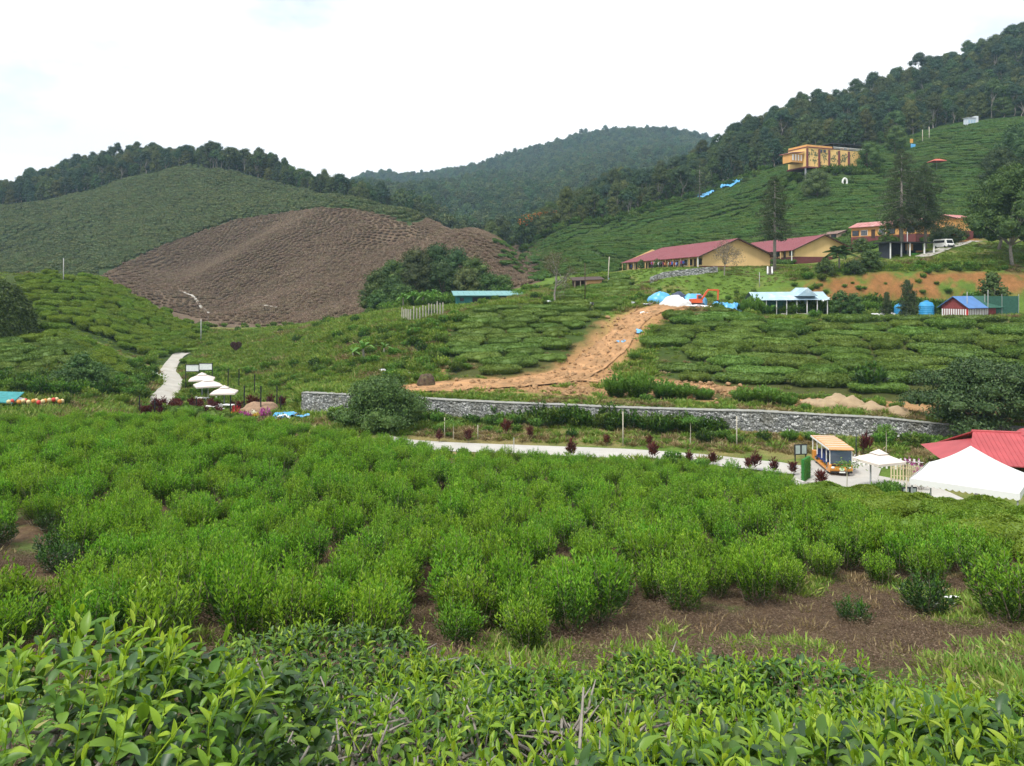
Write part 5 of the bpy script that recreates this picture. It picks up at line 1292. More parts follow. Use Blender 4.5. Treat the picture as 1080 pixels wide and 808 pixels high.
# almost bare trees
def bare_tree(u, d, h, seed, label, leaves, leafm, spread=0.5, fork=4, tr=0.16):
    rng = np.random.default_rng(seed); tb = MB(); tips = []
    def grow(p, dirv, L, r, lev):
        q = p + dirv * L
        tb.tube(limb_pts(rng, p, q, 0.05, 4), [r, r * 0.9, r * 0.78, r * 0.62], 6 if lev < 2 else 4, cap=False)
        if lev >= 4: tips.append(q); return
        for _ in range(fork if lev == 0 else rng.integers(2, 4)):
            nd = unit(dirv + rng.normal(0, spread, 3) + np.array([0, 0, 0.12]))
            grow(q, nd, L * rng.uniform(0.6, 0.82), r * 0.58, lev + 1)
        tips.append(q)
    grow(np.array([0, 0, -0.3]), unit(np.array([0.05, 0, 1.0])), h * 0.27, tr, 0)
    ez = empty('bare_tree', at(u, d), 0, label, 'tree'); tb.build('trunk', M_BARKG, ez, True)
    T = np.array(tips); n = leaves; p = T[rng.integers(0, len(T), n)] + rng.normal(0, 0.28, (n, 3)); g = Geo()
    leaf_cards(g, p, rdir(rng, n), rdir(rng, n), rng.uniform(0.12, 0.3, n), rng.uniform(0.06, 0.14, n), 0)
    link('crown', g.mesh('crown', leafm), ez)
bare_tree(585, 127, 12.5, 7, 'crooked half bare tree left of the small hut', 2600, leaf_mat('sparse_olive_leaf', [(0, (.06, .07, .025)), (.6, (.10, .12, .035)), (1, (.18, .15, .07))], .6, .15), 0.55, 4, 0.22)
bare_tree(764, 144, 8.5, 11, 'grey leafless bushy tree below the long school', 1900, L_TWIG, 0.62, 7, 0.13)
# palm and banana
def fronds(name, u, d, h, n, L, W, leafm, label, trunk_r, up):
    rng = np.random.default_rng(int(u)); ez = empty(name, at(u, d, -0.1), 0, label, 'palm' if name == 'palm_tree' else 'plant')
    tb = MB(); tb.tube([(0, 0, -0.2), (0.05, 0.02, h * 0.5), (0, 0, h)], [trunk_r * 1.2, trunk_r, trunk_r * 0.8], 8); tb.build('trunk', M_BARKG, ez, True)
    g = Geo()
    for i in range(n):
        a = i * 2.39996; el = up * (1 - i / n) + 0.15; dirh = np.array([math.cos(a), math.sin(a), 0])
        P_ = []
        for t in np.linspace(0, 1, 12):
            P_.append(np.array([0, 0, h]) + dirh * L * (t * math.cos(el)) + np.array([0, 0, L * (t * math.sin(el) - 0.55 * t * t)]))
        P_ = np.array(P_)
        if name == 'palm_tree':
            for s in (-1, 1):
                m = 40; t = np.linspace(0.12, 1, m); k = np.clip(t * 11, 0, 10.99); i0 = k.astype(int); pos = P_[i0] + (P_[i0 + 1] - P_[i0]) * (k - i0)[:, None]
                tan = unit(P_[i0 + 1] - P_[i0]); sd = unit(np.cross(tan, np.array([0, 0, 1.0]))) * s
                leaf_cards(g, pos, unit(sd + tan * 0.6 + np.array([0, 0, -0.35])), np.tile([0, 0, 1.0], (m, 1)), L * 0.30 * np.sin(math.pi * (0.15 + 0.8 * t)), 0.09, 0)
        else:
            sd = unit(np.cross(P_[-1] - P_[0], np.array([0, 0, 1.0]))); V = []
            for j, p in enumerate(P_):
                w = W * math.sin(math.pi * (0.06 + 0.90 * j / 11)) ** 0.7
                V += [p + sd * w / 2 + np.array([0, 0, w * 0.15]), p, p - sd * w / 2 + np.array([0, 0, w * 0.15])]
            g.add(np.array(V), np.array([(3 * j + c, 3 * j + c + 1, 3 * j + c + 4, 3 * j + c + 3) for j in range(11) for c in (0, 1)]), 0)
    link('fronds', g.mesh('fronds', leafm), ez)
    return ez
fronds('palm_tree', 885, 139.5, 3.6, 16, 3.6, 0.5, L_TREEGREEN, 'feathery palm in front of the right school gable', 0.17, 1.25)
fronds('banana_plant', 383, 104, 1.9, 9, 2.5, 0.62, L_WEED, 'banana plant with broad leaves in the middle of the valley', 0.15, 1.2)
fronds('banana_plant', 405, 106, 1.0, 7, 1.9, 0.5, L_WEED, 'smaller banana plant right of the tall one', 0.11, 1.2)
fronds('banana_plant', 372, 107, 0.8, 6, 1.6, 0.45, L_WEED, 'low banana shoot left of the tall one', 0.1, 1.2)
for (u, d) in ((425, 150), (436, 149), (446, 147), (458, 150)):
    fronds('banana_plant', u, d, 2.2, 8, 2.2, 0.55, L_WEED, 'banana plant among the bushes left of the green shed', 0.14, 1.2)['group'] = 'banana plants left of the green shed'
# ------------------------------------------------------------------ buildings and walls
M_YELLOW = surf('cream_yellow_wall', (0.70, 0.48, 0.22), 0.85, 0.06, 0.5, stain=(0.45, 0.31, 0.15), stain_amt=0.35, streak=True)
M_ORANGEW = surf('orange_yellow_wall', (0.62, 0.33, 0.11), 0.85, 0.08, 0.6, stain=(0.36, 0.20, 0.09), stain_amt=0.4, streak=True)
M_MAROON = surf('maroon_roof_sheet', (0.195, 0.042, 0.052), 0.55, 0.10, 0.7, stain=(0.20, 0.07, 0.08), stain_amt=0.5)
M_PINKROOF = surf('faded_pink_roof_sheet', (0.40, 0.16, 0.15), 0.6, 0.2, 0.6, stain=(0.55, 0.42, 0.38), stain_amt=0.7)
M_DARKRED = surf('dark_red_plinth', (0.15, 0.045, 0.045), 0.8, 0.15, 2)
M_GLASSD = surf('dark_window_glass', (0.025, 0.03, 0.035), 0.15, 0.3, 2, spec=0.6)
M_BROWNW = surf('dark_brown_timber', (0.055, 0.032, 0.022), 0.7, 0.3, 4)
M_WOOD = surf('weathered_timber', (0.33, 0.26, 0.18), 0.85, 0.25, 4, streak=True)
M_WHITEP = surf('white_paint', (0.74, 0.74, 0.72), 0.5, 0.05, 2, stain=(0.5, 0.48, 0.43), stain_amt=0.3)
M_BLACK = surf('black_steel', (0.018, 0.019, 0.021), 0.5, 0.3, 3)
M_GREYM = surf('grey_steel', (0.30, 0.31, 0.32), 0.5, 0.15, 3)
M_TEAL = surf('teal_wall_sheet', (0.030, 0.17, 0.16), 0.6, 0.12, 1.5, stain=(0.02, 0.08, 0.08), stain_amt=0.4, streak=True)
M_TEALR = surf('pale_teal_roof_sheet', (0.15, 0.31, 0.31), 0.7, 0.1, 1.2, stain=(0.18, 0.25, 0.24), stain_amt=0.5)
M_REDR = surf('red_roof_sheet', (0.36, 0.065, 0.072), 0.55, 0.14, 0.9, stain=(0.38, 0.06, 0.07), stain_amt=0.5)
M_STEELB = surf('pale_blue_sheet', (0.30, 0.43, 0.53), 0.5, 0.12, 1.2, spec=0.5, stain=(0.62, 0.70, 0.74), stain_amt=0.7)
M_BLUER = surf('blue_roof_sheet', (0.085, 0.19, 0.42), 0.4, 0.1, 1.0, stain=(0.10, 0.15, 0.25), stain_amt=0.4)
M_NETG = surf('dark_green_netting', (0.03, 0.10, 0.07), 0.8, 0.2, 3)
M_REDW = surf('dark_red_boards', (0.22, 0.045, 0.045), 0.75, 0.15, 3)

def gable_house(name, label, corner, ang, L, W, hw, rise, wall_m, roof_m, over=0.8, plinth=0.5, door_n=0, win_side='front', ridges=0.0, cat='building', hip=0.0, post_n=0):
    """corner: front right ground corner; the length runs along local +Y, the gable faces the camera along local X"""
    e = empty(name, corner, ang, label, cat)
    b = MB(); b.add([(0, 0, -1.5), (W, 0, -1.5), (W, 0, hw), (W / 2, 0, hw + rise), (0, 0, hw), (0, L, -1.5), (W, L, -1.5), (W, L, hw), (W / 2, L, hw + rise), (0, L, hw)],
                    [(0, 1, 2, 3, 4), (9, 8, 7, 6, 5), (1, 6, 7, 2), (5, 0, 4, 9)])
    b.build('wall', wall_m, e)
    p = MB(); p.box((W / 2, L / 2, plinth / 2 - 0.75), (W + 0.06, L + 0.06, plinth + 1.5)); p.build('plinth', M_DARKRED, e)
    r = MB(); t = 0.10; sl = rise / (W / 2)
    for s in (0, 1):
        x0 = -over if s == 0 else W + over; z0 = hw - over * sl; zr = hw + rise
        xr = W / 2 + (hip if s else hip) * 0
        y0, y1 = -over * 0.8, L + over * 0.5
        q = [(x0, y0, z0), (W / 2, y0, zr), (W / 2, y1 - hip, zr), (x0, y1, z0)]
        qq = [(a, b_, c + t) for a, b_, c in q]
        r.add(q + qq, [(0, 1, 2, 3), (4, 5, 6, 7), (0, 1, 5, 4), (1, 2, 6, 5), (2, 3, 7, 6), (3, 0, 4, 7)])
        n = int((y1 - y0) / 1.1)
        for k in range(1, n):                # ribs of the sheet roof
            yy = y0 + (y1 - y0) * k / n; zt = min(1.0, (y1 - yy) / max(hip, 1e-3)) if hip else 1.0
            xe = x0 + (W / 2 - x0) * zt
            r.add([(x0, yy - .03, z0 + t), (x0, yy + .03, z0 + t), (x0, yy, z0 + t + .05), (xe, yy - .03, z0 + (zr - z0) * zt + t), (xe, yy + .03, z0 + (zr - z0) * zt + t), (xe, yy, z0 + (zr - z0) * zt + t + .05)], [(0, 2, 5, 3), (1, 4, 5, 2)])
    if hip:
        r.add([(-over, L + over * 0.5, hw - over * sl + t), (W + over, L + over * 0.5, hw - over * sl + t), (W / 2, L + over * 0.5 - hip, hw + rise + t)], [(0, 1, 2)])
    rf = r.build('roof', roof_m, e)
    f = MB(); zf = hw - over * sl
    for s in (0, 1):
        x0 = -over if s == 0 else W + over
        f.add([(x0, -over * .8 - .05, zf - .15), (W / 2, -over * .8 - .05, hw + rise - .12), (W / 2, -over * .8 - .05, hw + rise + .14), (x0, -over * .8 - .05, zf + .12), (x0, -over * .8, zf - .15), (W / 2, -over * .8, hw + rise - .12), (W / 2, -over * .8, hw + rise + .14), (x0, -over * .8, zf + .12)],
              [(0, 1, 2, 3), (7, 6, 5, 4), (0, 4, 5, 1), (3, 2, 6, 7)])
    f.build('bargeboard', M_BROWNW, e)
    for k in range(door_n):                     # doors and windows along the near long wall (local x = 0)
        yy = L * (k + 0.5) / door_n
        if k % 3 == 1:
            d = MB(); d.box((-0.04, yy, 1.0), (0.08, 0.95, 2.0)); d.build('door', M_BROWNW, e)
        else:
            w = MB(); w.box((-0.05, yy, 1.35), (0.10, 1.7, 1.25)); wf = w.build('window', M_WHITEP if k % 2 else M_BROWNW, e)
            g = MB()
            for j in (-1, 0, 1): g.box((-0.12, yy + j * 0.53, 1.35), (0.05, 0.46, 1.08))
            g.build('pane', M_GLASSD, wf)
    for k in range(post_n):
        q = MB(); yy = L * k / max(1, post_n - 1); q.box((-over * 0.8, yy, zf / 2 - 0.2), (0.16, 0.16, zf + 0.4)); q.build('post', M_WHITEP if k == 0 else wall_m, e)
    return e
ANG = math.atan2(8.3, 46)
c1 = at(741, 150); c1.z = 3.1
gable_house('school_building', 'long cream yellow school with a maroon roof, people standing along it', c1, ANG, 46, 14.1, 2.75, 3.05, M_YELLOW, M_MAROON, over=1.2, door_n=20, hip=7, post_n=12)
c2 = at(838.5, 174); c2.z = 5.75
gable_house('school_building', 'cream yellow school wing with a maroon roof, right of the long one', c2, ANG, 44, 14.1, 2.3, 3.1, M_YELLOW, M_MAROON, over=1.0, door_n=15, hip=6, post_n=10)
c3 = at(966, 170); c3.z = 10.7
gable_house('yellow_house', 'orange yellow house with a faded pink roof behind the twin conifers', c3, math.atan2(13, 22), 16, 5.4, 2.9, 1.0, M_ORANGEW, M_PINKROOF, over=0.7, door_n=7)
c4 = at(982, 178); c4.z = 11.5
gable_house('yellow_house', 'smaller orange house with a higher faded pink roof, rightmost of the two', c4, math.radians(-70), 5.2, 6.5, 3.3, 0.9, M_ORANGEW, M_PINKROOF, over=0.6, door_n=2)
c5 = at(884, 196); c5.z = gz(c5.x, c5.y)
gable_house('brown_roof_house', 'low pale house with a grey brown roof left of the orange houses', c5, math.radians(20), 6, 5, 1.9, 0.8, surf('pale_wall', (0.55, 0.42, 0.30), 0.9), surf('brown_roof', (0.20, 0.13, 0.11), 0.8, 0.3), over=0.5, door_n=2)

# hillside building on stilts
e = empty('hillside_building', (xu(851, 262), 262, 40.2), 0, 'yellow building with painted plants and dark red pilasters, high on the tea hill', 'building')
ha = math.atan2(14, 22); e.rotation_euler = (0, 0, math.radians(22))
LB = 26.5
b = MB(); b.bbox(0, LB, 0, 9, -0.2, 6.2); b.build('wall', surf('mural_yellow_wall', (0.74, 0.50, 0.19), 0.85, 0.1, 0.4, stain=(0.62, 0.36, 0.15), stain_amt=0.4), e)
b = MB(); b.bbox(-0.15, 11.6, -0.25, 9.2, 6.2, 6.5); b.bbox(-0.3, LB + .2, -0.4, 9.3, -0.7, -0.2); b.build('cornice', M_DARKRED, e)
b = MB(); b.bbox(0.05, 11.2, 0.05, 8.9, 6.5, 7.2); b.build('parapet', M_ORANGEW, e)
for xx in (0.0, 5.2, 9.6, 14.0, 18.4, LB):
    b = MB(); b.box((xx, -0.2, 2.6), (0.55, 0.5, 6.6)); b.build('pilaster', M_DARKRED, e)
    b = MB(); b.box((xx, 0.6, -2.9), (0.4, 0.4, 5.0)); b.build('stilt', M_GREYM, e)
for xx in (7.4, 8.9):
    b = MB(); b.box((xx - 1.2, -0.06, 5.4), (1.1, 0.1, 1.0)); w = b.build('window', M_BROWNW, e)
    b = MB(); b.box((xx - 1.2, -0.13, 5.4), (0.9, 0.06, 0.8)); b.build('pane', M_GLASSD, w)
rg = np.random.default_rng(5); g = Geo()
M_MURAL = surf('mural_green_paint', (0.12, 0.14, 0.06), 0.85, 0.4, 2)
for (mx, mz, n, sp) in ((1.6, 3.9, 14, .5), (3.9, 4.0, 26, .5), (3.5, 1.9, 20, .7), (2.4, 5.0, 10, .5), (7.0, 4.3, 12, .4), (8.6, 4.4, 10, .35), (7.8, 3.0, 18, .5), (11.8, 3.2, 22, .7), (12.6, 2.0, 12, .6), (15.6, 2.8, 34, .9), (16.8, 4.0, 24, .8), (13.4, 4.8, 10, .4), (6.5, 0.7, 14, .8), (21, 0.5, 14, 1.2), (20.5, 4.9, 8, .9)):
    p = np.stack([rg.normal(mx, sp, n), np.full(n, -0.02) - rg.uniform(0, 0.02, n), np.clip(rg.normal(mz, sp * .6, n), 0.3, 5.8)], -1)
    ax = np.stack([rg.normal(0, 1, n), np.zeros(n), rg.normal(0, 1, n)], -1)
    leaf_cards(g, p, ax, np.tile([0, -1.0, 0], (n, 1)), rg.uniform(0.5, 1.0, n), rg.uniform(0.2, 0.45, n), 0, 0, 0)
link('mural', g.mesh('mural', M_MURAL), e)
b = MB(); b.bbox(11.8, LB + 1.5, 0.3, 8.5, 8.4, 8.7); b.bbox(12.2, LB, 5.5, 8.5, 6.2, 8.4); b.build('terrace_roof', surf('black_roof', (0.02, 0.022, 0.03), 0.6), e)
for xx in np.linspace(12, LB, 7):
    b = MB(); b.box((xx, 0.3, 7.3), (0.18, 0.18, 2.2)); b.build('post', M_BLACK, e)
b = MB(); b.bbox(11.6, LB + .3, -0.15, 0.0, 7.05, 7.2)
for xx in np.linspace(11.8, LB, 34): b.box((xx, -0.08, 6.75), (0.07, 0.07, 0.6))
b.build('railing', M_WHITEP, e)
for xx in (18.5, 21.5):
    b = MB(); b.lathe([(0.5, 0), (0.55, 0.5), (0.1, 0.75)], (xx, 3, 7.2), 10); b.build('lantern', surf('orange_lantern', (0.6, 0.3, 0.1), 0.6), e)
b = MB(); b.bbox(-5.0, -0.3, 1.6, 6, 1.2, 4.2); w = b.build('side_wing', M_ORANGEW, e)
b = MB(); b.add([(-5.5, 0.8, 4.2), (-0.3, 0.8, 4.7), (-0.3, 7, 4.7), (-5.5, 7, 4.2), (-5.5, 0.8, 4.4), (-0.3, 0.8, 4.9), (-0.3, 7, 4.9), (-5.5, 7, 4.4)], [(0, 1, 2, 3), (4, 5, 6, 7), (0, 1, 5, 4), (1, 2, 6, 5), (2, 3, 7, 6), (3, 0, 4, 7)]); b.build('wing_roof', M_PINKROOF, e)
for k in range(4):
    b = MB(); b.box((-4.6 + k * 1.2, 1.53, 2.8), (0.5, 0.1, 2.0)); b.build('window', M_WHITEP, e)

# small hut on the rise
p = at(606, 150); e = empty('small_hut', p, 0.12, 'small hut with an orange board wall and a dark lean to, near the crooked tree', 'hut')
b = MB(); b.bbox(2.3, 5.4, 0, 3.2, -0.5, 2.0); b.build('wall', surf('orange_board', (0.58, 0.33, 0.15), 0.85, 0.12, 1.5, streak=True), e)
b = MB(); b.bbox(0.1, 2.25, 1.2, 3.0, -0.5, 1.9); b.build('lean_to', M_BROWNW, e)
b = MB(); b.add([(-0.4, -0.5, 1.75), (5.9, -0.5, 2.0), (5.9, 3.6, 2.6), (-0.4, 3.6, 2.4), (-0.4, -0.5, 1.85), (5.9, -0.5, 2.1), (5.9, 3.6, 2.7), (-0.4, 3.6, 2.5)], [(0, 1, 2, 3), (4, 5, 6, 7), (0, 1, 5, 4), (1, 2, 6, 5), (2, 3, 7, 6), (3, 0, 4, 7)]); b.build('roof', M_BROWNW, e)
for xx in (0.0, 1.1, 2.2): 
    b = MB(); b.box((xx, -0.3, 0.6), (0.12, 0.12, 2.4)); b.build('post', M_WOOD, e)
# green shed
p = at(489, 140); e = empty('green_shed', p, math.radians(8), 'teal shed with a pale lean to roof beside the green grove', 'shed')
b = MB(); b.bbox(-1.3, 10.5, 0, 4.5, -1.2, 2.2); b.build('wall', M_TEAL, e)
b = MB(); b.add([(-1.9, -0.8, 2.0), (11.2, -0.8, 2.0), (11.2, 5, 2.75), (-1.9, 5, 2.75), (-1.9, -0.8, 2.12), (11.2, -0.8, 2.12), (11.2, 5, 2.87), (-1.9, 5, 2.87)], [(0, 1, 2, 3), (4, 5, 6, 7), (0, 1, 5, 4), (1, 2, 6, 5), (2, 3, 7, 6), (3, 0, 4, 7)])
for k in range(14):
    xx = -1.9 + k * 1.0; b.add([(xx, -0.8, 2.12), (xx + .08, -0.8, 2.12), (xx + .04, -0.8, 2.18), (xx, 5, 2.87), (xx + .08, 5, 2.87), (xx + .04, 5, 2.93)], [(0, 2, 5, 3), (2, 1, 4, 5)])
b.build('roof', M_TEALR, e)
b = MB(); b.box((-0.3, -0.04, 1.35), (0.7, 0.08, 0.6)); b.build('window', M_GLASSD, e)
b = MB(); b.bbox(1.6, 4.6, -0.05, 0.0, -0.6, 1.75); b.build('dark_opening_panel', M_BLACK, e)  # black panel on the solid wall, standing in for the dark shed interior
# black pavilion
p = at(940, 150); p.z = 5.3; e = empty('pavilion', p, math.radians(3), 'black flat roofed open pavilion with white posts below the conifers', 'pavilion')
b = MB(); b.bbox(-1.2, 9.0, -0.5, 4.6, 2.75, 2.98); b.build('roof', M_BLACK, e)
b = MB(); b.bbox(-0.3, 8.6, 3.9, 4.1, -0.4, 2.75); b.bbox(-0.35, -0.2, 0, 4, -0.4, 2.75); b.build('back_wall', surf('blue_black_board', (0.028, 0.032, 0.045), 0.7, 0.2), e)
for xx in (-0.2, 2.0, 3.7, 6.6, 8.5):
    b = MB(); b.box((xx, 0, 1.1), (0.22, 0.22, 3.3)); b.build('post', M_WHITEP if xx != 2.0 else M_GREYM, e)
b = MB(); b.bbox(5.0, 6.4, 3.5, 3.8, 1.5, 2.7); b.bbox(7.1, 8.3, 3.4, 3.8, 0.0, 1.4); b.build('timber_panel', M_ORANGEW, e)
b = MB(); b.bbox(4.9, 6.5, 1.2, 2.2, 0.0, 0.8); b.build('counter', surf('bright_green_panel', (0.10, 0.42, 0.06), 0.6), e)
# greenhouse
p = at(797.5, 127); p.z = -5.3; e = empty('greenhouse', p, 0, 'open sided greenhouse with a pale blue sheet roof above the right tea slope', 'greenhouse')
WG = 11.7
b = MB(); b.add([(-0.4, -0.4, 2.7), (WG + .3, -0.4, 2.8), (WG + .3, 2.6, 4.1), (-0.4, 2.6, 4.0), (WG + .3, 5.6, 2.8), (-0.4, 5.6, 2.7)], [(0, 1, 2, 3), (3, 2, 4, 5)])
b.add([(6.6, -0.5, 3.4), (10.0, -0.5, 3.4), (8.3, -0.5, 4.75), (6.6, 5, 3.4), (10.0, 5, 3.4), (8.3, 5, 4.75)], [(0, 2, 5, 3), (1, 4, 5, 2), (0, 1, 2)])
b.build('roof', M_STEELB, e)
for k in range(8):
    b = MB(); b.box((k * WG / 7, 0, 1.2), (0.12, 0.12, 3.2)); b.build('post', M_WHITEP, e)
b = MB(); b.bbox(4.2, WG - 1.0, 0.1, 0.3, -0.6, 0.55); b.bbox(-0.1, 0.1, 0.2, 5, -0.5, 0.5); b.build('low_wall', surf('grey_block', (0.45, 0.42, 0.38), 0.9, 0.15, 2), e)
b = MB(); b.bbox(0, 5.2, 0.6, 0.68, 0.3, 2.6); b.bbox(0.1, WG, 5.1, 5.2, -0.4, 2.6); b.build('shade_net', surf('dark_teal_net', (0.02, 0.075, 0.075), 0.7, 0.25, 2), e)
for xx in (6.3, 7.1, 7.9, 9.0):
    b = MB(); b.bbox(xx, xx + .5, 2.8, 2.86, 0.5, 2.7); b.build('sheet_panel', M_STEELB, e)
# red shed with blue roof
p = at(993, 124); p.z = -5.3; e = empty('red_shed', p, math.radians(-63), 'red gabled shed with white slatted walls and a blue roof', 'shed')
W, L, hw, rise = 4.2, 8.5, 1.9, 1.45
b = MB(); b.add([(0, 0, 1.4), (W, 0, 1.4), (W, 0, hw), (W / 2, 0, hw + rise), (0, 0, hw)], [(0, 1, 2, 3, 4)]); b.bbox(0.02, W - .02, 0.05, L, -0.5, hw); b.build('wall', M_REDW, e)
b = MB()
for k in range(11): b.box((0.2 + k * 0.38, -0.06, 0.55), (0.20, 0.05, 1.75))
for k in range(12): b.box((W + 0.06, 0.3 + k * 0.42, 0.55), (0.05, 0.2, 1.75))
b.build('white_slats', M_WHITEP, e)
b = MB(); b.box((W + 0.03, 0.0, 0.5), (0.22, 0.22, 2.2)); b.build('corner_post', surf('bright_red_paint', (0.5, 0.03, 0.03), 0.5), e)
def roofslab(y0, y1):
    b = MB()
    for s in (0, 1):
        x0 = -0.5 if s == 0 else W + .5; z0 = hw - 0.5 * rise / (W / 2)
        b.add([(x0, y0, z0), (W / 2, y0, hw + rise), (W / 2, y1, hw + rise), (x0, y1, z0), (x0, y0, z0 + .09), (W / 2, y0, hw + rise + .09), (W / 2, y1, hw + rise + .09), (x0, y1, z0 + .09)], [(0, 1, 2, 3), (4, 5, 6, 7), (0, 1, 5, 4), (1, 2, 6, 5), (2, 3, 7, 6), (3, 0, 4, 7)])
    return b
roofslab(-0.4, 4.6).build('roof', M_BLUER, e); roofslab(4.62, 9.0).build('net_roof', M_NETG, e)

# dry stone retaining strip under the school and concrete stair
M_STONE = None
def stone_material():
    m, nt, n, l, b = new_mat('gabion_stone')
    tc = n.new('ShaderNodeTexCoord')
    vo = n.new('ShaderNodeTexVoronoi'); vo.inputs['Scale'].default_value = 5.2; vo.feature = 'F1'
    v2 = n.new('ShaderNodeTexVoronoi'); v2.inputs['Scale'].default_value = 5.2; v2.feature = 'DISTANCE_TO_EDGE'
    for q in (vo, v2): l.new(tc.outputs['Object'], q.inputs['Vector'])
    sp = n.new('ShaderNodeSeparateColor'); l.new(vo.outputs['Color'], sp.inputs['Color'])
    r = ramp(n, [(0.0, (0.14, 0.145, 0.145)), (0.5, (0.29, 0.30, 0.295)), (1.0, (0.54, 0.545, 0.535))]); l.new(sp.outputs['Red'], r.inputs['Fac'])
    r2 = ramp(n, [(0.0, (0.10, 0.10, 0.09)), (0.09, (1, 1, 1))]); l.new(v2.outputs['Distance'], r2.inputs['Fac'])
    mx = n.new('ShaderNodeMixRGB'); mx.blend_type = 'MULTIPLY'; mx.inputs['Fac'].default_value = 1
    l.new(r.outputs['Color'], mx.inputs['Color1']); l.new(r2.outputs['Color'], mx.inputs['Color2'])
    no = n.new('ShaderNodeTexNoise'); no.inputs['Scale'].default_value = 0.5; no.inputs['Detail'].default_value = 6; l.new(tc.outputs['Object'], no.inputs['Vector'])
    r3 = ramp(n, [(0.45, (0, 0, 0)), (0.68, (0.75, 0.75, 0.75))]); l.new(no.outputs['Fac'], r3.inputs['Fac'])
    m2 = n.new('ShaderNodeMixRGB'); m2.inputs['Color2'].default_value = (0.14, 0.135, 0.10, 1); l.new(r3.outputs['Color'], m2.inputs['Fac']); l.new(mx.outputs['Color'], m2.inputs['Color1'])
    l.new(m2.outputs['Color'], b.inputs['Base Color']); b.inputs['Roughness'].default_value = 0.9
    bp = n.new('ShaderNodeBump'); bp.inputs['Strength'].default_value = 1.0; bp.inputs['Distance'].default_value = 0.14
    l.new(v2.outputs['Distance'], bp.inputs['Height']); l.new(bp.outputs['Normal'], b.inputs['Normal'])
    return m
M_STONE = stone_material()
def stone_wall(name, pts, zt, zb, th, label, cat, res=0.16, coping=None):
    """a wall of packed stones along world x,y points; zt / zb top and bottom heights"""
    rng = np.random.default_rng(len(pts)); g = Geo()
    q = [np.array(p, float) for p in pts]; out = []
    for i in range(len(q) - 1):
        n = max(1, int(np.linalg.norm(q[i + 1] - q[i]) / res))
        for k in range(n): out.append((q[i] + (q[i + 1] - q[i]) * k / n, zt[i] + (zt[i + 1] - zt[i]) * k / n, zb[i] + (zb[i + 1] - zb[i]) * k / n))
    out.append((q[-1], zt[-1], zb[-1])); N = len(out)
    nr = []
    for i in range(N):
        t = out[min(i + 1, N - 1)][0] - out[max(i - 1, 0)][0]; t = t / np.linalg.norm(t); nr.append(np.array([t[1], -t[0]]))
    nv = 14; V = []
    for i in range(N):
        p, a, b = out[i]
        col = [(p + nr[i] * (0.05 * (k / nv)), a + (b - a) * (k / nv)) for k in range(nv + 1)]
        back = [(p - nr[i] * th * s, a + 0.0) for s in (0.5, 1.0)] + [(p - nr[i] * th, b)]
        for (xy, z) in back[::-1] + col: V.append((xy[0], xy[1], z))
    V = np.array(V); m = nv + 4
    jit = rng.normal(0, 1, V.shape) * np.array([0.035, 0.045, 0.03]); V = V + jit
    F_ = []
    for i in range(N - 1):
        for k in range(m - 1): F_.append((i * m + k, (i + 1) * m + k, (i + 1) * m + k + 1, i * m + k + 1))
    g.add(V, np.array(F_)); g2 = np.array([list(range(m))]); g.n.append(np.array([m])); g.l.append(np.arange(m)); g.m.append(np.array([0])); g.n.append(np.array([m])); g.l.append(np.arange((N - 1) * m, N * m)[::-1]); g.m.append(np.array([0]))
    e = empty(name, (0, 0, 0), 0, label, cat)
    link('stone_face', g.mesh('stone_face', M_STONE), e)
    if coping:
        c = Geo(); V = []; F_ = []
        for i in range(0, N):
            p, a, b = out[i]
            for s, dz in ((0.08, 0.0), (0.08, 0.05), (-th - 0.05, 0.05), (-th - 0.05, 0.0)):
                w = p + nr[i] * s; V.append((w[0], w[1], a + dz + 0.03 + rng.normal(0, 0.012)))
        for i in range(N - 1):
            for k in range(4): F_.append((i * 4 + k, (i + 1) * 4 + k, (i + 1) * 4 + (k + 1) % 4, i * 4 + (k + 1) % 4))
        c.add(np.array(V), np.array(F_)); link('coping', c.mesh('coping', coping), e)
    return e
wu = np.array([318, 330, 345, 362, 380, 400, 430, 470, 530, 600, 640, 700, 750, 800, 860, 930, 1000, 1060, 1120])
wdp = np.interp(wu, PK, PA[:, 1, 0]); wdp[0] = 84.6; 
wpts = [(xu(a, b), b) for a, b in zip(wu, wdp)]
wzt = [Zv(b + 0.8, v) + 0.12 for b, v in zip(wdp, np.interp(wu, PK, PA[:, 2, 1]))]
wzt[0] = wzt[1]; wzb = [gz(x, y - 0.6) - 0.5 for x, y in wpts]
stone_wall('stone_wall', wpts, wzt, wzb, 0.9, 'long grey gabion wall of packed stones behind the pale road', 'wall', coping=surf('pale_mortar', (0.26, 0.26, 0.24), 0.9, 0.15, 1.5, stain=(0.22, 0.22, 0.17), stain_amt=0.7))
pts2 = [(xu(a, 145.0), 145.0) for a in (686, 700, 720, 740, 757)]
stone_wall('stone_wall', pts2, [gz(x, y) + 1.15 for x, y in pts2], [gz(x, y) - 0.8 for x, y in pts2], 0.6, 'short dry stone wall on the grass bank below the long school', 'wall', res=0.3)
b = MB()
for k in range(12): b.box((xu(812, 143.2 + k * 0.45), 143.2 + k * 0.45, gz(xu(812, 143.2 + k * .45), 143.2 + k * 0.45) + 0.12), (0.55, 0.46, 0.35))
e = empty('concrete_stair', at(812, 143), 0, 'steep stair with two white kerbs below the twin gabled school', 'stair')
for o_ in (b.build('steps', surf('dark_steps', (0.12, 0.11, 0.10), 0.9)),): o_.parent = e; o_.matrix_parent_inverse = Matrix.Translation(e.location).inverted()
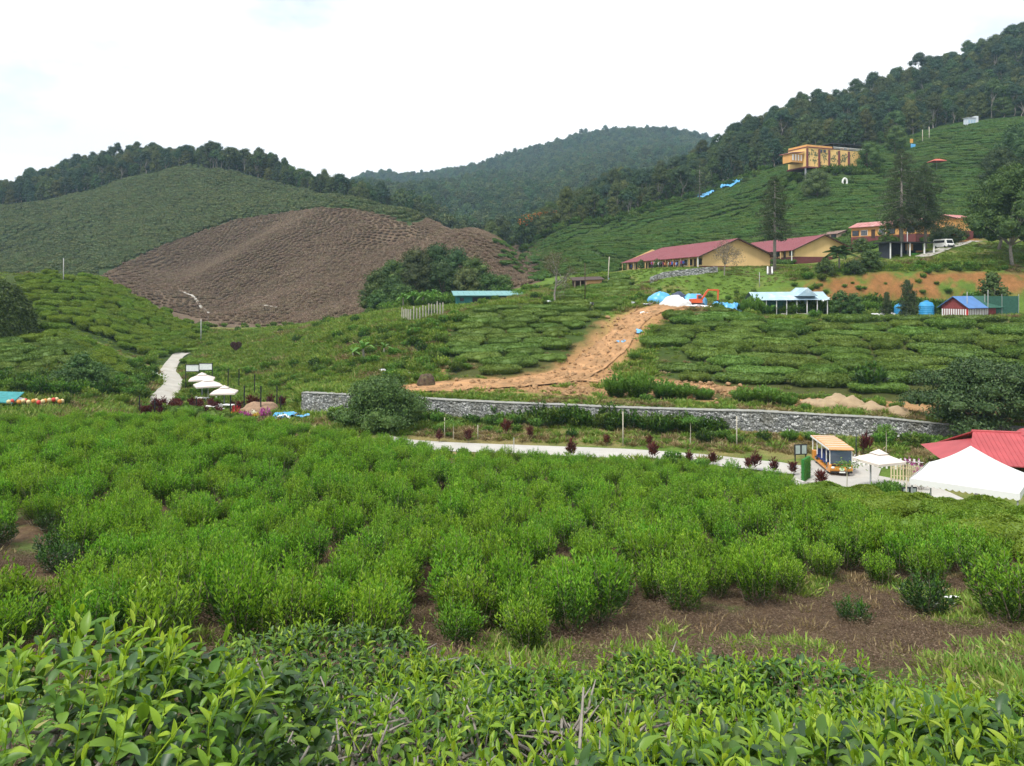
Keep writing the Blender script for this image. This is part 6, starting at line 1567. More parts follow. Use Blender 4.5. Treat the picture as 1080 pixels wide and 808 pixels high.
for s in (-0.42, 0.42):
    b = MB(); b.tube([(xu(812, 142.8 + k) + s, 142.8 + k, gz(xu(812, 142.8 + k) + s, 142.8 + k) + 0.3) for k in range(6)], 0.15, 6); o_ = b.build('kerb', M_WHITEP); o_.parent = e; o_.matrix_parent_inverse = Matrix.Translation(e.location).inverted()
# ------------------------------------------------------------------ people
def body_mesh(seed, pose='stand', shirt=(0.3, 0.3, 0.3), trousers=(0.05, 0.06, 0.09), hair=(0.015, 0.012, 0.01), skin=(0.28, 0.16, 0.10), turn=0.0):
    rg = random.Random(seed)
    V = [(0, 0, .93), (0, 0.01, 1.12), (0, 0.015, 1.32), (0, 0.01, 1.46), (0, -0.005, 1.53), (0, -0.015, 1.62), (0, -0.005, 1.69)]
    R = [(.155, .115), (.145, .105), (.185, .115), (.065, .062), (.062, .065), (.083, .098), (.068, .08)]
    E = [(0, 1), (1, 2), (2, 3), (3, 4), (4, 5), (5, 6)]
    for s in (-1, 1):
        b = len(V); st = rg.uniform(-.08, .08) * s
        V += [(s * .09, 0, .86), (s * .10, -.02 + st, .48), (s * .105, .02 + st * 2, .09), (s * .115, -.12 + st * 2, .045)]
        R += [(.095, .095), (.062, .062), (.042, .045), (.04, .035)]
        E += [(0, b), (b, b + 1), (b + 1, b + 2), (b + 2, b + 3)]
        b = len(V); f = -.22 if (pose == 'reach' or rg.random() < .3) else -.04
        V += [(s * .185, .01, 1.40), (s * .25, .02 + f * .3, 1.13), (s * .245, -.05 + f, .93 if f > -.1 else 1.08), (s * .235, -.08 + f * 1.3, .84 if f > -.1 else 1.07)]
        R += [(.068, .065), (.046, .046), (.034, .034), (.042, .022)]
        E += [(2, b), (b, b + 1), (b + 1, b + 2), (b + 2, b + 3)]
    me = bpy.data.meshes.new('person'); me.from_pydata(V, E, [])
    o = bpy.data.objects.new('person_skeleton', me); COL.objects.link(o)
    md = o.modifiers.new('skin', 'SKIN'); md.use_smooth_shade = True
    for i, r in enumerate(R): me.skin_vertices[0].data[i].radius = r
    me.skin_vertices[0].data[0].use_root = True
    o.modifiers.new('sub', 'SUBSURF').levels = 1
    dg = bpy.context.evaluated_depsgraph_get(); dg.update()
    m2 = bpy.data.meshes.new_from_object(o.evaluated_get(dg)); bpy.data.objects.remove(o)
    ms = [surf('skin', skin, 0.6, 0.05), surf('shirt', shirt, 0.85, 0.15, 4), surf('trousers', trousers, 0.85, 0.15, 4), surf('hair', hair, 0.6, 0.3, 30), surf('shoe', (0.03, 0.03, 0.03), 0.6)]
    m2.materials.clear()
    for m in ms: m2.materials.append(m)
    idx = []
    for p in m2.polygons:
        c = p.center; k = 1
        if c.z > 1.485: k = 3 if (c.z > 1.645 or (c.y > 0.005 and c.z > 1.54)) else 0
        elif abs(c.x) > .2 and c.z < 1.0: k = 0
        elif c.z < .075: k = 4
        elif c.z < .90: k = 2
        idx.append(k)
    m2.polygons.foreach_set('material_index', idx)
    m2.polygons.foreach_set('use_smooth', [True] * len(idx))
    m2.name = 'person'
    return m2
SHIRTS = [(0.45, 0.05, 0.05), (0.05, 0.10, 0.35), (0.55, 0.55, 0.52), (0.02, 0.02, 0.025), (0.50, 0.22, 0.05), (0.30, 0.04, 0.12), (0.10, 0.16, 0.20), (0.42, 0.34, 0.22)]
PM = [body_mesh(i, 'reach' if i % 3 == 0 else 'stand', SHIRTS[i], [(0.03, 0.035, 0.06), (0.02, 0.02, 0.02), (0.12, 0.10, 0.08)][i % 3]) for i in range(8)]
rp = random.Random(9)
c1v = Vector((c1.x, c1.y)); dirL = Vector((-math.sin(ANG), math.cos(ANG)))
names = ['red', 'dark blue', 'white', 'black', 'orange', 'maroon', 'grey blue', 'tan']
for i in range(26):
    t = rp.uniform(4.5, 23) if i < 20 else rp.uniform(2, 33); q = c1v + dirL * t + Vector((-math.cos(ANG), -math.sin(ANG))) * rp.uniform(1.3, 2.6); k = rp.randrange(8)
    o = link('person', PM[k], None, (q.x, q.y, max(gz(q.x, q.y), 2.95)), (0, 0, rp.uniform(-2.5, 1.5)), rp.uniform(0.92, 1.06))
    tag(o, 'person in %s %s clothes in the crowd along the long yellow school' % ('an' if False else 'plain', names[k]), 'person', 'people standing along the long school')
q = at(666, 189); o = link('person', PM[1], None, (q.x, q.y, q.z), (0, 0, 1.0), 1.05); tag(o, 'person in blue clothes alone at the far end of the long school', 'person')
# the visitor by the white canopy, seen from behind over the tea
vis = body_mesh(31, 'stand', (0.045, 0.085, 0.085), (0.03, 0.03, 0.04), (0.10, 0.095, 0.09))
def by_head(u, v, hh):
    d = 33.0
    while d < 42:
        z = gz(xu(u, d), d)
        if V0 - (z + hh) / d * F >= v: return Vector((xu(u, d), d, z))
        d += 0.05
    return at(u, 36)
o = link('person', vis, None, by_head(1030, 508.5, 1.72), (0, 0, math.radians(172)), (1.12, 1.12, 1.0)); tag(o, 'person in a dark green jacket standing behind the hedge by the white canopy', 'person')

# ------------------------------------------------------------------ white canopy tent
M_CANVAS = surf('white_canvas', (0.66, 0.66, 0.655), 0.8, 0.03, 0.8, stain=(0.66, 0.66, 0.65), stain_amt=0.3)
M_CREAM = surf('cream_canvas', (0.60, 0.53, 0.48), 0.85, 0.05, 1.5, stain=(0.5, 0.44, 0.4), stain_amt=0.3)
A = Vector((xu(960, 40.2), 40.2)); B_ = Vector((xu(1075, 37.2), 37.2)); wd = B_ - A; pr = Vector((-wd.y, wd.x)).normalized(); dep = wd.length
ctr = (A + B_) / 2 + pr * dep / 2; ze = -10.08; gt = gz(ctr.x, ctr.y)
e = empty('canopy_tent', (ctr.x, ctr.y, gt), math.atan2(wd.y, wd.x), 'white peaked canopy tent with a scalloped edge by the hedge', 'tent')
h = dep / 2; zl = ze - gt; hp = 1.62; g = Geo(); n = 24; V = []; F_ = []
corners = [(-h, -h), (h, -h), (h, h), (-h, h)]
for s in range(4):
    a, b = np.array(corners[s]), np.array(corners[(s + 1) % 4]); base = len(V)
    for j in range(9):
        t = j / 8
        for i in range(n + 1):
            p = (a + (b - a) * i / n) * (1 - t); sag = 0.10 * math.sin(math.pi * t) + 0.05 * math.sin(math.pi * i / n) * (1 - t)
            V.append((p[0], p[1], zl + hp * t - sag))
    for j in range(8):
        for i in range(n): F_.append((base + j * (n + 1) + i, base + j * (n + 1) + i + 1, base + (j + 1) * (n + 1) + i + 1, base + (j + 1) * (n + 1) + i))
g.add(np.array(V), np.array(F_)); link('canvas_top', g.mesh('canvas_top', M_CANVAS, True), e)
for s in range(4):
    a, b = np.array(corners[s]), np.array(corners[(s + 1) % 4]); mb = MB(); nn = 17 * 6; vs = []
    for i in range(nn + 1):
        p = (a + (b - a) * i / nn) * 1.012; sc_ = 0.24 + 0.09 * abs(math.sin(math.pi * i / 6)); vs += [(p[0], p[1], zl + 0.02), (p[0] * 1.005, p[1] * 1.005, zl - sc_)]
    mb.add(vs, [(2 * i, 2 * i + 1, 2 * i + 3, 2 * i + 2) for i in range(nn)]); mb.build('valance', M_CANVAS, e)
    mb = MB(); mb.tube([(corners[s][0] * .97, corners[s][1] * .97, -0.3), (corners[s][0] * .97, corners[s][1] * .97, zl)], 0.04, 8); mb.build('post', M_GREYM, e)
# things under and beside the canopy
M_PLASTICG = surf('green_plastic', (0.03, 0.36, 0.12), 0.4)
def chair(u, d, label, ry):
    e = empty('plastic_chair', at(u, d), ry, label, 'chair'); b = MB(); b.box((0, 0, .44), (.44, .44, .04)); b.build('seat', M_BLACK, e)
    b = MB(); b.box((0, .22, .70), (.42, .03, .40), rx=-.15); b.build('backrest', M_BLACK, e)
    for sx in (-.19, .19):
        for sy in (-.19, .19):
            b = MB(); b.tube([(sx, sy, .43), (sx * 1.1, sy * 1.15, -0.05)], .018, 6); b.build('leg', M_BLACK, e)
for (u, d, ry, lab) in ((1007, 38.6, 0.4, 'black chair under the white canopy, leftmost one'), (1022, 39.6, 2.6, 'black chair under the white canopy left of the visitor'), (1044, 38.4, 1.2, 'black chair under the white canopy right of the visitor'), (1055, 38.0, -.8, 'black chair near the right post of the white canopy')):
    chair(u, d, lab, ry)
def pot_plant(u, d, s, label, leafm, name='potted_plant', potm=None):
    e = empty(name, at(u, d, 0), 0, label, 'plant'); b = MB(); b.lathe([(.16 * s, -.05), (.22 * s, .32 * s), (.24 * s, .34 * s), (.20 * s, .34 * s)], (0, 0, 0), 12); b.build('pot', potm or M_BLACK, e)
    gg = bush_geo(np.random.default_rng(int(u * 7)), 12, .6 * s, .34 * s, 18, (.10 * s, .18 * s), .4, (0, 0), 1, wratio=.4); o = link('foliage', gg.mesh('foliage', [leafm, M_BARK]), e); o.location.z = .3 * s
pot_plant(951, 39.5, 1.5, 'dark leaved plant in a black pot left of the canopy post', L_DARK); pot_plant(968, 39.3, 1.7, 'dark leaved plant in a black pot just right of the canopy post', L_DARK); pot_plant(1054, 39.4, 1.6, 'dark potted plant under the right half of the canopy', L_DARK)
e = empty('green_bin', at(962.5, 38.8), 0.3, 'small bright green bin at the foot of the canopy post', 'bin'); b = MB(); b.lathe([(.26, 0), (.32, .62), (.34, .62), (.34, .66), (.12, .80)], (0, 0, 0), 14); b.build('body', M_PLASTICG, e, True); b = MB(); b.box((0, -.1, .83), (.2, .05, .05)); b.build('handle', M_PLASTICG, e)

# ------------------------------------------------------------------ red roofed hut
p = at(986, 53.6); zg = gz(34, 54); e = empty('red_roof_hut', (p.x + 2.1, p.y, -14.5), math.radians(-14), 'dark timber hut with a broad bright red sheet roof beside the canopy', 'hut')
b = MB(); b.bbox(0.2, 9.5, 0.4, 5, -0.3, 2.3); b.build('wall', M_BROWNW, e)
b = MB(); ex0, ex1, ey0, ey1 = -1.35, 11.0, -1.0, 6.4; ze0, zr = 2.22, 3.85
rx0, rx1, ry = 1.3, 8.5, 2.7
for sgn in (0, 1):
    yy = ey0 if sgn == 0 else ey1
    b.add([(ex0 + 1.2, yy, ze0), (ex1, yy, ze0), (rx1, ry, zr), (rx0, ry, zr), (ex0 + 1.2, yy, ze0 + .07), (ex1, yy, ze0 + .07), (rx1, ry, zr + .07), (rx0, ry, zr + .07)], [(0, 1, 2, 3), (4, 5, 6, 7), (0, 1, 5, 4), (1, 2, 6, 5), (2, 3, 7, 6), (3, 0, 4, 7)])
b.add([(ex0, ey0 + .4, ze0 - .05), (ex0, ey1 - .4, ze0 - .05), (rx0 + .1, ry + .5, zr - .55), (rx0 + .1, ry - .5, zr - .55), (ex0 + 1.2, ey0, ze0), (ex0 + 1.2, ey1, ze0)], [(0, 1, 2, 3), (0, 3, 4), (1, 5, 2), (4, 3, 2, 5)])
for k in range(40):
    x = ex0 + 1.3 + k * .30
    t = min(1, max(0, (x - ex0 - 1.2) / (rx0 - ex0 - 1.2 + 1e-6)) if x < rx0 else (1 if x < rx1 else (ex1 - x) / (ex1 - rx1)))
    y1, z1 = ey0 + (ry - ey0) * t, ze0 + (zr - ze0) * t
    b.add([(x - .035, ey0, ze0 + .07), (x + .035, ey0, ze0 + .07), (x, ey0, ze0 + .115), (x - .035, y1, z1 + .07), (x + .035, y1, z1 + .07), (x, y1, z1 + .115)], [(0, 2, 5, 3), (2, 1, 4, 5), (0, 1, 2)])
rf = b.build('roof', M_REDR, e)
b = MB(); b.tube([(rx0 - .1, ry, zr + .06), (rx1 + .1, ry, zr + .06)], .10, 6); b.build('ridge_cap', M_REDR, rf)
b = MB(); b.lathe([(1.1, 0), (.75, .3), (.35, .42), (.1, .46)], (5.2, ry + .3, zr - .05), 12); b.build('roof_cowl', M_REDR, rf)
for xx in (0.0, 3.1, 6.2, 9.3):
    b = MB(); b.box((xx, 0.1, 1.0), (.13, .13, 2.7)); b.build('post', M_BROWNW, e)
for xx in (2.0, 5.4):
    b = MB(); b.box((xx, .36, 1.45), (1.7, .08, 1.1)); w = b.build('window', surf('pale_window_frame', (.45, .40, .33), .7), e); b = MB(); b.box((xx, .30, 1.45), (1.5, .04, .92)); b.build('pane', M_GLASSD, w)
# fences
def picket(name, pts, hgt, sp, w, mat, label, rails=True, wob=0.0, thick=.03):
    rg = random.Random(len(pts) + int(hgt * 10)); e = empty(name, (0, 0, 0), 0, label, 'fence'); b = MB(); r = MB()
    for (p0, p1) in zip(pts[:-1], pts[1:]):
        p0, p1 = Vector(p0), Vector(p1); n = max(1, int((p1 - p0).length / sp)); a = math.atan2((p1 - p0).y, (p1 - p0).x)
        for k in range(n):
            q = p0.lerp(p1, k / n); hh = hgt * (1 + rg.uniform(-wob, wob)); z = gz(q.x, q.y)
            b.box((q.x, q.y, z + hh / 2 - .1), (w, thick, hh + .2), a + math.pi / 4 * 0, rx=rg.uniform(-wob, wob) * .2, ry=rg.uniform(-wob, wob) * .25)
        if rails:
            for f in (.3, .75): r.tube([(p0.x, p0.y, gz(p0.x, p0.y) + hgt * f), (p1.x, p1.y, gz(p1.x, p1.y) + hgt * f)], .025, 5)
    b.build('pickets', mat, e)
    if rails: r.build('rail', mat, e)
    return e
picket('picket_fence', [(xu(897, 60), 60), (xu(916, 59.4), 59.4), (xu(950, 58), 58), (xu(974, 57), 57)], .85, .30, .13, M_WHITEP, 'white picket fence behind the parked shuttle bus', thick=.03)
picket('bamboo_fence', [(xu(940, 55), 55), (xu(956, 54.4), 54.4), (xu(983, 52.2), 52.2)], 1.25, .17, .10, surf('pale_bamboo', (.50, .43, .27), .8, .2, 4), 'pale woven bamboo fence left of the red roofed hut', wob=.06)
picket('picket_fence', [(xu(424, 122), 122), (xu(433, 119.5), 119.5), (xu(446, 121), 121), (xu(470, 124), 124)], 2.3, .52, .14, surf('grey_stake', (.42, .39, .33), .9, .15, 3), 'tall grey stake fence at the left edge of the tea mound', rails=False, wob=.12, thick=.12)
picket('white_fence', [(xu(157, 110), 110), (xu(166, 108.5), 108.5), (xu(176, 107.5), 107.5)], .8, .55, .16, M_WHITEP, 'low white fence beside the winding path')

# ------------------------------------------------------------------ shuttle bus
M_BUSY = surf('bus_amber_paint', (0.60, 0.25, 0.045), 0.32, 0.05, 1, spec=.5); M_BUSR = surf('bus_tan_roof', (0.50, 0.27, 0.12), 0.6, 0.08, 1.5, stain=(.5, .3, .15))
M_GLASSB = surf('blue_tinted_windscreen', (0.05, 0.075, 0.11), 0.08, 0.3, 1, spec=.8); M_SEATB = surf('dark_blue_seat', (0.03, 0.05, 0.17), 0.7)
zb = gz(xu(886, 57.2), 57.2) + .08
e = empty('shuttle_bus', (xu(887, 56.6), 56.6, zb), math.radians(-7), 'amber yellow open sided shuttle bus parked on the pale yard', 'bus')
W, L, H = 1.62, 4.9, 1.98
prof = [(0, .22), (-.04, .55), (-.02, .80), (.10, .92), (L, .92), (L + .04, .5), (L, .22)]       # side profile (y, z), front at y = 0
b = MB(); b.prism([(0.0, .24), (-.06, .50), (-.03, .78), (.08, .86), (.55, .86), (.55, .24)], 'x', -W / 2, W / 2); b.bbox(-W / 2, W / 2, .55, L, .24, .36); b.bbox(-W / 2, W / 2, L - .5, L, .36, .9); b.bbox(W / 2 - .05, W / 2, .55, L - .5, .36, .72)
b.build('body', M_BUSY, e, bevel=.03)
b = MB(); b.prism([(-.10, H - .10), (-.16, H - .02), (-.05, H + .06), (L / 2, H + .10), (L + .05, H + .05), (L + .1, H - .04), (L + .05, H - .10)], 'x', -W / 2 - .07, W / 2 + .07)
rf = b.build('roof', M_BUSR, e, bevel=.03)
b = MB()
for k in range(6): b.box((0, .35 + k * .82, H + .095), (W + .02, .05, .025))
b.build('roof_rib', M_WHITEP, rf)
b = MB()
for s in (-1, 1): b.box((s * (W / 2 + .075), L / 2, H - .03), (.03, L + .16, .13))
b.build('roof_edge', M_WHITEP, rf)
b = MB(); b.add([(-W / 2 + .06, .04, .88), (W / 2 - .06, .04, .88), (W / 2 - .10, -.06, H - .12), (-W / 2 + .10, -.06, H - .12), (-W / 2 + .06, .07, .88), (W / 2 - .06, .07, .88), (W / 2 - .10, -.03, H - .12), (-W / 2 + .10, -.03, H - .12)], [(0, 1, 2, 3), (7, 6, 5, 4), (0, 4, 5, 1), (1, 5, 6, 2), (2, 6, 7, 3), (3, 7, 4, 0)]); b.build('windscreen', M_GLASSB, e)
for s in (-1, 1):
    for yy in (.06, .95, 2.2, 3.5, L - .1):
        b = MB(); b.box((s * (W / 2 - .04), yy, 1.38), (.06, .07, 1.12)); b.build('pillar', M_WHITEP, e)
for yy in (1.1, 1.95, 2.8, 3.65):
    b = MB(); b.box((0, yy, .62), (W - .2, .42, .12)); b.box((0, yy + .22, .92), (W - .2, .10, .55)); b.build('seat', M_SEATB, e, bevel=.02)
b = MB(); b.box((0, -.075, .80), (W - .25, .03, .12)); b.build('dash_band', M_BLACK, e)
b = MB(); b.box((0, -.09, .30), (W - .1, .10, .12)); b.build('bumper', M_BLACK, e)
for s in (-1, 1):
    b = MB(); b.ball((s * .58, -.05, .62), (.14, .05, .09), 10, 6); b.build('headlight', surf('headlight_glass', (.75, .75, .7), .15), e, True)
    b = MB(); b.tube([(s * (W / 2), .0, H - .3), (s * (W / 2 + .16), -.12, H - .38), (s * (W / 2 + .16), -.12, H - .45)], .018, 5); b.box((s * (W / 2 + .16), -.12, H - .58), (.12, .05, .26)); b.build('mirror', M_BLACK, e)
    for yy in (.75, L - .95):
        b = MB(); pr_ = [(0.05, -.09), (.20, -.09), (.29, -.07), (.31, -.03), (.31, .03), (.29, .07), (.20, .09), (.05, .09)]; b.lathe(pr_, (0, 0, 0), 18); o_ = b.build('wheel', M_BLACK, e, True); o_.location = (s * (W / 2 - .11), yy, .31); o_.rotation_euler = (0, math.pi / 2, 0)
        b = MB(); b.lathe([(.02, -.10), (.17, -.10), (.17, .10), (.02, .10)], (0, 0, 0), 14); b.build('rim', M_GREYM, o_)
b = MB(); b.lathe([(.16, 0), (.16, .012)], (0, 0, 0), 20); o_ = b.build('badge', surf('pale_green_badge', (.55, .65, .42), .5), e); o_.location = (.05, -.064, .52); o_.rotation_euler = (math.pi / 2, 0, 0); o_.scale = (1.2, .8, 1)
b = MB(); b.box((.05, -.155, .31), (.42, .012, .10)); b.build('number_plate', M_WHITEP, e)
for k, (sx, yy, m_) in enumerate(((-.4, 1.2, 3), (.1, 2.0, 1), (-.3, 2.9, 5))):
    pass

# ------------------------------------------------------------------ parasols, signs, panels
def parasol(u, d, w, hgt, label, rz=0.0, cap=True, side=True, tiltm=M_CREAM, grp=None):
    z = gz(xu(u, d), d); e = empty('parasol', (xu(u, d), d, z), rz, label, 'parasol', grp); h = w / 2; b = MB()
    V = [(-h, -h, hgt), (h, -h, hgt), (h, h, hgt), (-h, h, hgt)]; t = .28; zt = hgt + w * .17
    T = [(-h * t, -h * t, zt), (h * t, -h * t, zt), (h * t, h * t, zt), (-h * t, h * t, zt)]
    Vd = [(x, y, zz - .16) for x, y, zz in V]
    b.add(V + T, [(0, 1, 5, 4), (1, 2, 6, 5), (2, 3, 7, 6), (3, 0, 4, 7)]); b.add(V + Vd, [(0, 1, 5, 4), (1, 2, 6, 5), (2, 3, 7, 6), (3, 0, 4, 7)])
    c = b.build('canopy', tiltm, e)
    if cap:
        b = MB(); q = h * .36; zz = zt + .03; b.add([(-q, -q, zz), (q, -q, zz), (q, q, zz), (-q, q, zz), (0, 0, zz + .3)], [(0, 1, 4), (1, 2, 4), (2, 3, 4), (3, 0, 4)]); b.build('top_cap', tiltm, c)
    b = MB(); px = -h * .62 if side else 0
    b.tube([(px, 0, -.1), (px, 0, hgt + .15)], .055, 8)
    if side: b.tube([(px, 0, hgt + .12), (0, 0, zt + .02)], .035, 6)
    b.build('pole', M_GREYM, e)
    b = MB()
    for (sx, sy) in ((-1, -1), (1, -1), (1, 1), (-1, 1)): b.tube([(0, 0, zt - .05), (sx * h, sy * h, hgt - .03)], .018, 4)
    b.build('rib', M_GREYM, e)
    b = MB(); b.box((px, 0, .05), (.7, .7, .12)); b.build('base', M_BLACK, e)
parasol(927, 52.6, 2.35, 2.1, 'cream square parasol with a raised cap beside the shuttle bus', .35)
parasol(213, 97, 2.9, 2.45, 'cream parasol at the back of the valley garden, under the two white boards', .3, side=False, grp=None)
parasol(219.5, 93, 3.0, 2.2, 'cream parasol in the middle of the valley garden group', .5, side=False)
parasol(236.5, 88.5, 2.7, 2.0, 'cream parasol at the right front of the valley garden group', .2, side=False)
# white boards of the garden
for (u, lab) in ((203, 'white board in a dark frame behind the garden parasols, left one'), (217, 'white board in a dark frame behind the garden parasols, right one')):
    z = at(u, 101); e = empty('notice_board', z, .05, lab, 'board'); b = MB(); b.box((0, 0, 3.55), (1.62, .06, .82)); b.build('panel', surf('pale_board', (.62, .66, .64), .4, .1), e)
    b = MB(); b.box((0, -.02, 3.99), (1.75, .1, .07)); b.box((0, -.02, 3.11), (1.75, .1, .07)); b.box((-.85, -.02, 2.0), (.08, .1, 4.1)); b.box((.85, -.02, 2.0), (.08, .1, 4.1)); b.build('frame', M_BLACK, e)
# tables and benches of the garden
def table_set(u, d, label):
    e = empty('garden_table', at(u, d), random.uniform(-.3, .3), label, 'table'); b = MB(); b.box((0, 0, .74), (1.3, .8, .05)); b.build('table_top', M_WHITEP, e)
    for sx in (-.55, .55):
        for sy in (-.32, .32):
            b = MB(); b.box((sx, sy, .36), (.06, .06, .74)); b.build('leg', M_WHITEP, e)
def white_chair(u, d, label, rz):
    e = empty('garden_chair', at(u, d), rz, label, 'chair'); b = MB(); b.box((0, 0, .44), (.5, .5, .05)); b.build('seat', M_WHITEP, e)
    b = MB(); [b.box((-.2 + k * .1, .24, .70), (.04, .04, .5)) for k in range(5)]; b.box((0, .24, .95), (.5, .05, .06)); b.build('backrest', M_WHITEP, e)
    for sx in (-.21, .21):
        for sy in (-.21, .21):
            b = MB(); b.box((sx, sy, .2), (.05, .05, .46)); b.build('leg', M_WHITEP, e)
table_set(214, 92.5, 'white garden table under the middle parasol'); table_set(222, 86.5, 'white garden table in front of the parasols, left of the flower bed'); table_set(206, 84, 'white garden table among the dark red plants'); table_set(241, 86.8, 'white garden table under the right front parasol')
for (u, d, rz, lab) in ((209, 92.2, 1.5, 'white garden chair left of the table under the middle parasol'), (226, 92, -1.5, 'white garden chair right of the table under the middle parasol'), (217, 85.4, 2.9, 'white garden chair at the front table, left side'), (228, 86, -1.2, 'white garden chair at the front table, right side'), (234, 86, 1.2, 'white garden chair beside the flower bed')):
    white_chair(u, d, lab, rz)
# posts of the garden
for i, (u, d, hh) in enumerate(((240.5, 104, 2.7), (252, 103, 2.7), (257.5, 84.5, 3.1), (268.5, 97, 2.7), (275, 83, 3.2), (292, 88, 2.6), (296, 84, 1.9), (147, 82, 2.0), (163, 81, 2.0), (207, 80.5, 2.4), (243, 81, 2.5))):
    b = MB(); b.tube([(0, 0, -.2), (0.02, 0, hh)], .07, 7); o = b.build('garden_post', M_BLACK, loc=at(u, d)); tag(o, 'thin black post standing in the planted valley garden', 'post', 'black posts of the valley garden')
# cordylines and flowers in the garden
for i in range(40):
    u = [148, 152, 160, 166, 172, 180, 184, 188, 191, 195, 198, 202, 208, 214, 222, 231, 246, 252, 262, 272, 284, 294, 190, 186][i % 24] + random.uniform(-4, 4); d = random.uniform(80, 88) if u < 236 else random.uniform(84.5, 89)
    if seg_dist(np.array([u]), np.array([d]), [(168, 90), (173, 97)])[0] < 1.2: continue
    o = link('cordyline', CORD[i % 4], None, at(u, d, -.05), (0, 0, i), random.uniform(.7, 1.35)); tag(o, 'dark red cordyline in the planted garden at the valley mouth', 'cordyline', 'dark red cordylines of the valley garden')
FLW = {}
def flower_bush(u, d, s, leafm, label, nm):
    if nm not in FLW: FLW[nm] = bush_geo(np.random.default_rng(len(FLW) + 970), 16, .8, .5, 16, (.10, .20), .5, (0, 1), 2, wratio=.7).mesh('flowering_bush', [leafm, L_HEDGE, M_BARK])
    o = link('flowering_bush', FLW[nm], None, at(u, d, -.05), (0, 0, u), s); tag(o, label, 'flower bush', 'flowering bushes of the valley garden')
L_REDF = leaf_mat('red_blossom', [(0, (.42, .03, .03)), (1, (.55, .08, .04))], .6, .2); L_YELF = leaf_mat('yellow_blossom', [(0, (.6, .42, .03)), (1, (.7, .52, .08))], .6, .2); L_WHF = leaf_mat('white_blossom', [(0, (.6, .6, .5)), (1, (.75, .75, .7))], .6, .2)
for i, (u, d, nm) in enumerate(((245, 82, 'r'), (250, 81.5, 'r'), (256, 80.5, 'm'), (262, 80, 'm'), (266, 80.5, 'w'), (271, 80, 'y'), (276, 79.6, 'm'), (241, 80.5, 'y'), (233, 80, 'w'), (248, 84, 'r'), (238, 80.2, 'r'), (280, 80.2, 'm'))):
    m_, cn = {'r': (L_REDF, 'red'), 'm': (L_MAGENTA, 'magenta'), 'w': (L_WHF, 'white'), 'y': (L_YELF, 'yellow')}[nm]
    flower_bush(u, d, random.uniform(1.0, 1.5), m_, '%s flowering bush in front of the brown mound of the garden' % cn, nm)
for i, (u, d) in enumerate(((646, 0),)): pass
for (u, d, lab) in ((957, 55.6, 'magenta bougainvillea behind the black notice board'), (968, 54, 'magenta bougainvillea left of the red roofed hut'), (971, 51.5, 'low magenta bougainvillea by the black notice board')):
    o = link('bougainvillea', bush_geo(np.random.default_rng(int(u)), 20, 1.5, .55, 18, (.08, .14), .35, (0, 1), 2, wratio=.7).mesh('bougainvillea', [L_MAGENTA, L_WEED, M_BARK]), None, at(u, d)); tag(o, lab, 'shrub')
for i, (u, d) in enumerate(((187, 86), (196, 83.5), (203, 81.5), (211, 81), (221, 82), (229, 81.5), (154, 84), (169, 84), (258, 88), (284, 86))):
    o = link('garden_shrub', SCRUB[i % 3], None, at(u, d, -.05), (0, 0, i), random.uniform(.8, 1.3)); tag(o, 'low green shrub among the dark red cordylines of the valley garden', 'shrub', 'green shrubs of the valley garden')
# brown mound with plants
def mound(name, u, d, rx, ry, h, mat, label, cat, seed, jit=.22, n=26, m=12, point=1.0):
    rg = np.random.default_rng(seed); V = []; F_ = []
    for i in range(m + 1):
        f = i / m; r = math.cos(f * math.pi / 2) ** point
        for k in range(n):
            a = 2 * math.pi * k / n; V.append((rx * r * math.cos(a), ry * r * math.sin(a), h * (math.sin(f * math.pi / 2) ** (1.0 if point < 1.5 else 0.9)) - .25 * (i == 0)))
    V = np.array(V); nz = fbm(V[:, 0] / (rx * .5) + seed, V[:, 1] / (ry * .5) + V[:, 2], seed, 4); V[:, 2] *= 1 + jit * nz * 1.5; V[:, 0] *= 1 + jit * nz; V[:, 1] *= 1 + jit * .7 * nz
    for i in range(m):
        for k in range(n): F_.append((i * n + k, i * n + (k + 1) % n, (i + 1) * n + (k + 1) % n, (i + 1) * n + k))
    g = Geo(); g.add(V, np.array(F_)); o = link(name, g.mesh(name, mat, True), None, at(u, d, 0)); return tag(o, label, cat)
M_SAND = surf('tan_sand', (0.33, 0.245, 0.15), .95, .15, 1.2, bump=.8, bscale=8); M_HAY = surf('dark_brown_heap', (0.075, 0.05, 0.033), .95, .5, 3, bump=1, bscale=14, stain=(.16, .15, .06), stain_amt=.6); M_CHALK = surf('white_gravel', (0.62, 0.62, 0.62), .95, .15, 2, bump=.8, bscale=9, stain=(.4, .38, .35), stain_amt=.5)
M_CLAY = surf('pale_brown_soil', (0.26, 0.17, 0.11), .95, .25, 2, bump=.8, bscale=6)
mound('soil_mound', 274, 84, 2.3, 1.5, 1.3, M_CLAY, 'pale brown soil mound beside the garden flower bed', 'mound', 11)
for i, (u, d, r, h, lab) in enumerate(((872, 74.5, 1.25, 1.15, 'tan sand heap, leftmost behind the stone wall'), (884, 76, 1.6, 1.5, 'tallest tan sand heap behind the stone wall'), (899, 74.6, 1.3, 1.35, 'tan sand heap right of the tallest one'), (919, 72.6, 1.35, 1.1, 'pointed tan sand heap close to the wall'), (946, 71.4, 1.3, .85, 'low tan sand heap, rightmost, near the spreading tree'), (860, 76.5, 1.5, .8, 'low wide sand heap left of the taller heaps'))):
    mound('sand_heap', u, d, r, r * .85, h * .78, M_SAND, lab, 'sand heap', 20 + i, .26, point=1.9)
mound('brown_heap', 450, 89.5, 1.1, .9, 1.45, M_HAY, 'dark brown round heap on the terrace left of the dirt track', 'heap', 31, .16)
mound('gravel_heap', 713, 123.6, 2.5, 1.7, 1.75, M_CHALK, 'white gravel heap in front of the blue tarps', 'heap', 32, .2, point=2.1)
